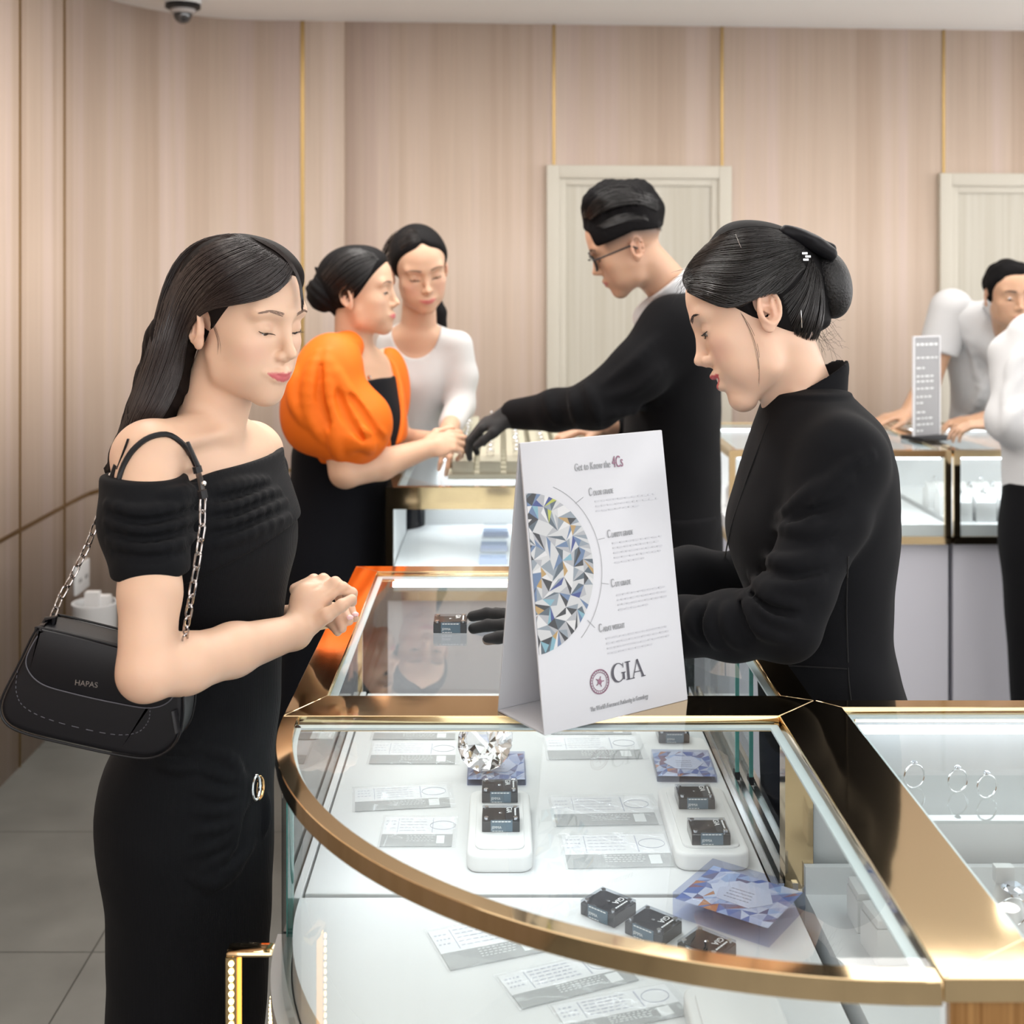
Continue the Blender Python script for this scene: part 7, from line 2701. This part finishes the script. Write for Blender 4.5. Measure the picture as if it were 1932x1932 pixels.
strands('hair_strands', hc2 + hb2, [[(705, 500), (690, 530), (668, 548), (645, 575), (632, 588)], [(716, 488), (680, 500), (650, 520), (625, 545)], [(705, 478), (670, 478), (638, 498), (610, 530)], [(680, 468), (645, 474), (622, 495), (604, 520)]], 70, 0.0010, strand_m, ho2, K=10, lift=0.006, jitter=2, y0=3.0, seed=21)
black_dress = fabric('black_dress_cloth', (0.005, 0.0055, 0.008), 0.8, 0.02)
d2 = [(712, 594, 742, 3.45, 0.184), (745, 592, 750, 3.45, 0.182), (780, 588, 757, 3.45, 0.180), (840, 556, 752, 3.45, 0.168), (895, 552, 738, 3.45, 0.155), (950, 540, 728, 3.45, 0.165), (1030, 533, 724, 3.45, 0.180), (1100, 534, 720, 3.45, 0.180), (1200, 532, 700, 3.45, 0.17), (1310, 527, 660, 3.45, 0.16), (1420, 527, 640, 3.45, 0.15)]
mesh_sdf('black_dress', [stack([srow(*t, yw2) for t in d2], yw2, k=0.01)], 0.007, black_dress, w2, post=lambda p, D: D + 0.0025 * noise3(p, 18, 7.0))
orange = mat('orange_satin', (0.80, 0.155, 0.010), 0.6, 0, 0.2)
ot = [stack([(a, b, c, d + 0.012, e + 0.012) for a, b, c, d, e in [srow(*t, yw2) for t in [(652, 625, 690, 3.45, 0.10), (680, 600, 726, 3.45, 0.165), (720, 585, 744, 3.45, 0.195), (770, 575, 755, 3.45, 0.19), (820, 580, 758, 3.45, 0.178), (858, 600, 752, 3.45, 0.165)]]], yw2, k=0.02)]
puff = [ell(P(608, 745, 3.23), (0.100, 0.095, 0.155), rotm(0, 18, 0), k=0.04), ell(P(665, 805, 3.22), (0.100, 0.090, 0.105), rotm(0, 40, 0), k=0.05), rc(P(625, 680, 3.28), P(655, 655, 3.36), 0.065, 0.045, k=0.05)]
puff2 = [ell(P(735, 740, 3.66), (0.06, 0.08, 0.13), k=0.03)]
fo = ridges(ot + puff, [[(600, 668), (585, 720), (582, 780), (610, 830)], [(618, 665), (618, 720), (630, 780), (655, 840)], [(625, 690), (655, 740), (690, 790), (712, 830)], [(560, 700), (553, 750), (575, 800)], [(660, 850), (672, 825), (700, 812), (725, 822)], [(640, 862), (632, 820), (628, 780)], [(700, 850), (690, 835), (668, 840)]], 0.014, n=10, y0=2.8, k=0.014)
fo += ridges(ot + puff, [[(606, 690), (603, 750), (622, 810)], [(635, 740), (655, 790), (685, 830)], [(660, 745), (695, 795), (725, 835)]], 0.006, n=10, y0=2.8, k=0.014, deep=True)
# wrap neckline: wedge cut open at the front
vn1 = P(688, 640, 3.3)
def v_post(p, D):
    px = VX + FPX * p[..., 0] / p[..., 1]
    # V opening in chest coordinates: forward of the body between two slanted planes
    f = rotm(yw2).astype(F32)
    q = (p - np.array([P(668, 0, Y2)[0], Y2, 0], F32)) @ f
    h_ = q[..., 2] - (CAMH - (845 - VY) / FPX * Y2)
    w_ = 0.010 + 0.62 * np.maximum(h_, 0)
    cut = np.maximum(np.maximum(np.abs(q[..., 1] + 0.01) - np.minimum(w_, 0.16), -(q[..., 0] - 0.0)), -h_)
    lowc = half((0.28, 0, -1), P(690, 868, 3.3))
    return smax(smax(D + 0.0012 * noise3(p, 24, 2.0), -cut, 0.006), lowc(p), 0.012)
to2 = mesh_sdf('wrap_top', ot, 0.005, orange, w2, post=v_post)
mesh_sdf('puff_sleeve', puff + fo, 0.005, orange, to2, post=lambda p, D: D + 0.002 * noise3(p, 20, 3.0))
mesh_sdf('puff_sleeve', puff2, 0.006, orange, to2)
m = MB()
m.ball(Vector(P(697, 712, 3.30)) - w2.location, 0.006, 8)
m.build('pendant', silver, w2)

# ================================================================ WOMAN IN WHITE
H3 = fit_head(dict(nose=(812, 555), sub=(808, 563), ulip=(808, 567), llip=(808, 573.4), mouthR=(788, 568), mouthL=(824, 565.6), chin=(809, 585), menton=(808, 592), eyeR=(783.4, 529.4), eyeL=(823.5, 520),
                   browR=(782, 512.6), browL=(825, 505), hair=(797.6, 468.6)), 3.78, 1.06, -74, 14, 7, 0.3)
hp3 = xform(head_prims(smile=0.5, open_=0.32), H3['R'], H3['pos'], H3['s'])
Y3 = 3.9
w3 = person('young woman in a white knit top behind the woman in orange', -0.36, 3.98)
nb3 = P(790, 640, 3.86)
body3 = list(hp3) + [rc(hw(H3, (-0.014, 0, -0.045)), nb3, 0.048, 0.056, k=0.018)]
t3 = [(605, 755, 815, 3.88, 0.06), (625, 728, 850, 3.88, 0.085), (660, 712, 872, 3.9, 0.10), (720, 712, 858, 3.9, 0.115), (780, 722, 838, 3.92, 0.105), (850, 705, 832, 3.95, 0.11), (920, 690, 830, 3.98, 0.12)]
def srow_front(py, xl, xr, y, rf):
    z = CAMH - (py - VY) / FPX * y
    return (z, ((xl + xr) / 2 - VX) / FPX * y, y, rf, (xr - xl) / 2 / FPX * y)
r3 = [srow_front(*t) for t in t3]
body3 += [stack([(a, b, c, d - 0.008, e - 0.008) for a, b, c, d, e in r3], -90, k=0.02)]
SL3, EL3, WL3 = P(864, 652, 3.86), P(868, 765, 3.84), P(846, 812, 3.66)
body3 += chain([SL3, EL3, WL3], [0.042, 0.036, 0.026], k0=0.03)
body3 += hand(WL3, (0.15, -0.75, -0.30), (0.3, -0.5, 0.8), 1, 1.0, curl=(25, 30, 20))
mesh_sdf('body', body3, 0.0045, skin_m, w3, color=skin_color(H3, (0.62, 0.39, 0.27), smile=0.5, lip=(0.55, 0.18, 0.17), blush=0.4))
face_parts(H3, hp3, w3, open_=0.32, smile=0.5, lash=0.0008, brow=(0.0018, 60))
hc3, hpost3 = hair_cap(H3, 0.011, off=0.016, n=(0.86, -0.50), ear=False, part=0.012)
ho3 = mesh_sdf('hair', hc3, 0.0045, hair_m, w3, post=hpost3)
mesh_sdf('ponytail', chain([P(812, 560, 3.98), P(828, 590, 3.98), P(836, 625, 3.98)], [0.03, 0.024, 0.014]), 0.0045, hair_m, ho3)
strands('hair_strands', hc3, [[(795, 455), (770, 462), (745, 485), (728, 515)], [(792, 440), (765, 442), (738, 460), (722, 490)], [(785, 430), (755, 434), (733, 450), (720, 475)]], 60, 0.0010, strand_m, ho3, K=8, lift=0.006, jitter=1.5, y0=3.3, seed=31)
knit = mat('white_knit', (0.60, 0.60, 0.60), 0.85, 0, 0.2, sheen=0.1)
add_bump(knit, 160, 0.25, 0.002, 'X', (1, 0.3, 0.05))
tp3 = [stack(r3, -90, k=0.02), rc(P(742, 648, 3.89), P(742, 700, 3.85), 0.045, 0.04, k=0.03)]
sl3 = chain([SL3, P(872, 710, 3.86), EL3], [0.046, 0.046, 0.044], k=0.02, k0=0.04) + chain([EL3, P(852, 800, 3.72)], [0.044, 0.038], k=0.02)
nkc = P(782, 630, 3.78)
def kpost(p, D):
    e = np.sqrt(((p[..., 0] - nkc[0]) / 0.074) ** 2 + ((p[..., 2] - nkc[2] - 0.02) / 0.095) ** 2) - 1
    cut = np.maximum(e * 0.075, p[..., 1] - 3.9)
    return smax(D, -cut, 0.004)
ko = mesh_sdf('knit_top', tp3 + sl3, 0.005, knit, w3, post=kpost)
m = MB()
for (x, y) in ((829, 628), (824, 657), (850, 640)):
    q = trace(tp3 + sl3, x, y, y0=3.3)[0][0]
    m.ball(Vector(q) - w3.location, 0.008, 10)
m.build('pearl_button', mat('pearl', (0.85, 0.84, 0.8), 0.15), ko, smooth=True)
cx3 = -0.40
mesh_sdf('trousers', [stack([(0.02, cx3, 4.0, 0.09, 0.12), (0.5, cx3, 4.0, 0.10, 0.14), (0.85, cx3 + 0.01, 4.0, 0.11, 0.155), (0.97, cx3 + 0.03, 3.99, 0.10, 0.13)], -90)], 0.012, black_dress, w3)

# ================================================================ MAN IN THE WHITE POLO, LEANING ON THE FAR COUNTER
H6 = fit_head(dict(nose=(1926, 586), mouthR=(1914, 603), mouthL=(1942, 604), chin=(1918, 618), eyeR=(1912, 561), eyeL=(1942, 562), browR=(1909, 548), hair=(1918, 512)), 4.45, 1.0, -84, 24, -6, 0.5)
hp6 = xform(head_prims(male=True, smile=0.4, open_=0.12), H6['R'], H6['pos'], H6['s'])
m6 = person('man in a white polo shirt leaning on the far counter with both arms', P(1890, 0, 4.9)[0], 4.95)
nb6 = P(1912, 640, 4.62)
body6 = list(hp6) + [rc(hw(H6, (-0.02, 0, -0.05)), nb6, 0.056, 0.062, k=0.02)]
SR6, ER6, WR6 = P(1795, 585, 4.70), P(1752, 720, 4.72), P(1712, 782, 4.62)
SL6, EL6, WL6 = P(2010, 600, 4.70), P(1960, 765, 4.62), P(1862, 790, 4.55)
t6 = [(560, 1880, 1950, 4.68, 0.09), (585, 1800, 2005, 4.70, 0.11), (650, 1785, 2020, 4.76, 0.12), (740, 1795, 2000, 4.84, 0.12), (820, 1790, 1990, 4.93, 0.12), (900, 1790, 1985, 4.97, 0.12)]
r6 = [srow_front(*t) for t in t6]
body6 += [stack([(a, b, c, d - 0.01, e - 0.01) for a, b, c, d, e in r6], -90, k=0.03)]
body6 += chain([SR6, ER6, WR6], [0.055, 0.044, 0.029], k0=0.04) + chain([SL6, EL6, WL6], [0.055, 0.044, 0.029], k0=0.04)
body6 += hand(WR6, (-0.9, -0.25, -0.10), (0, -0.1, 1), -1, 1.05, curl=(12, 20, 15)) + hand(WL6, (-0.95, -0.1, -0.05), (0, -0.1, 1), 1, 1.05, curl=(15, 25, 15))
mesh_sdf('body', body6, 0.006, skin_m, m6, color=skin_color(H6, (0.52, 0.31, 0.20), smile=0.4, lip=(0.45, 0.2, 0.17), blush=0.1))
face_parts(H6, hp6, m6, open_=0.12, brow=(0.0026, 60), brow_mat=mat('dark_brow', (0.05, 0.035, 0.03), 0.8), sides=(-1, 1))
hc6, hpost6 = hair_cap(H6, 0.011, off=0.022, n=(0.86, -0.5), male=True)
mesh_sdf('hair', hc6, 0.006, hair4, m6, post=lambda p, D: hpost6(p, D) + 0.004 * noise3(p, 70, 1.0))
polo = mat('white_polo_cotton', (0.58, 0.58, 0.59), 0.85, 0, 0.2)
pp6 = [stack(r6, -90, k=0.04), rc(nb6 + [0, 0, -0.05], SR6, 0.07, 0.07, k=0.05), rc(nb6 + [0, 0, -0.05], SL6, 0.07, 0.07, k=0.05)]
pf = ridges(pp6, [[(1830, 640), (1850, 720), (1870, 790)], [(1870, 700), (1840, 760), (1815, 800)], [(1900, 660), (1890, 740), (1895, 780)]], 0.012, n=8, y0=4.2, k=0.02)
po = mesh_sdf('polo_shirt', pp6 + pf, 0.007, polo, m6, post=lambda p, D: D + 0.002 * noise3(p, 22, 4.0))
for S_, E_ in ((SR6, ER6), (SL6, EL6)):
    mesh_sdf('short_sleeve', chain([S_, S_ * 0.35 + E_ * 0.65], [0.080, 0.072]), 0.007, polo, po, post=lambda p, D: smax(D, half(E_ - S_, S_ * 0.42 + E_ * 0.58)(p), 0.004))
m = MB()
mesh_sdf('polo_collar', [rc(P(1866, 575, 4.60), P(1895, 628, 4.52), 0.020, 0.012, k=0.01), rc(P(1866, 575, 4.60), P(1890, 560, 4.70), 0.020, 0.018, k=0.01), rc(P(1950, 580, 4.60), P(1902, 632, 4.52), 0.020, 0.012, k=0.01)], 0.005, polo, po)
mesh_sdf('trousers', [stack([(0.02, r6[-1][1], 5.0, 0.10, 0.15), (0.6, r6[-1][1], 5.0, 0.12, 0.17), (0.86, r6[-1][1], 4.99, 0.12, 0.18)], -90)], 0.015, suit4, m6)

# ================================================================ CUSTOMER AT THE RIGHT EDGE
m7 = person('person in a white long-sleeved shirt and black trousers at the right edge of the picture', P(1985, 0, 3.72)[0], 3.72)
S7, E7, W7 = P(1955, 640, 3.72), P(1912, 790, 3.70), P(1882, 800, 4.05)
hd7 = P(2010, 560, 3.75)
H7 = dict(pos=hd7, R=rotm(95, 15, 0), s=1.05, ang=(95, 15, 0))
hp7 = xform(head_prims(male=True), H7['R'], H7['pos'], H7['s'])
cx7 = P(2005, 0, 3.75)[0]
t7 = [(0.95, cx7, 3.75, 0.12, 0.17), (1.15, cx7, 3.76, 0.12, 0.18), (1.30, cx7, 3.78, 0.12, 0.20), (1.40, cx7, 3.78, 0.10, 0.18), (1.45, cx7, 3.78, 0.07, 0.09)]
body7 = list(hp7) + [rc(hw(H7, (-0.01, 0, -0.04)), np.array([cx7, 3.78, 1.42]), 0.055, 0.06, k=0.02), stack([(a, b, c, d - 0.015, e - 0.015) for a, b, c, d, e in t7], 90, k=0.03)]
body7 += chain([S7, E7, W7], [0.05, 0.04, 0.028], k0=0.03) + hand(W7, (-0.85, 0.5, -0.1), (0, -0.2, 1), 1, 1.0, curl=(15, 20, 15))
mesh_sdf('body', body7, 0.007, skin_m, m7, color=skin_color(H7, (0.62, 0.40, 0.28)))
hc7, hpost7 = hair_cap(H7, 0.014, off=0.02, male=True)
mesh_sdf('hair', hc7, 0.008, hair4, m7, post=hpost7)
sh7 = [stack(t7, 90, k=0.03)] + chain([S7, E7], [0.085, 0.075], k0=0.04) + chain([E7, W7 * 0.85 + E7 * 0.15], [0.070, 0.048], k=0.03)
sf7 = ridges(sh7, [[(1925, 700), (1905, 740), (1898, 790)], [(1930, 760), (1910, 780), (1895, 815)], [(1928, 660), (1915, 690), (1905, 720)]], 0.012, n=8, y0=3.2, k=0.02)
mesh_sdf('white_shirt', sh7 + sf7, 0.006, shirt4, m7, post=lambda p, D: D + 0.003 * noise3(p, 24, 4.0))
mesh_sdf('trousers', [stack([(0.04, cx7 - 0.0, 3.75, 0.10, 0.13), (0.40, cx7, 3.75, 0.11, 0.155), (0.62, cx7, 3.75, 0.12, 0.17), (0.80, cx7, 3.75, 0.135, 0.185), (0.98, cx7, 3.75, 0.12, 0.175)], 90)], 0.01, suit4, m7, post=lambda p, D: D + 0.004 * noise3(p, 14, 4.0))
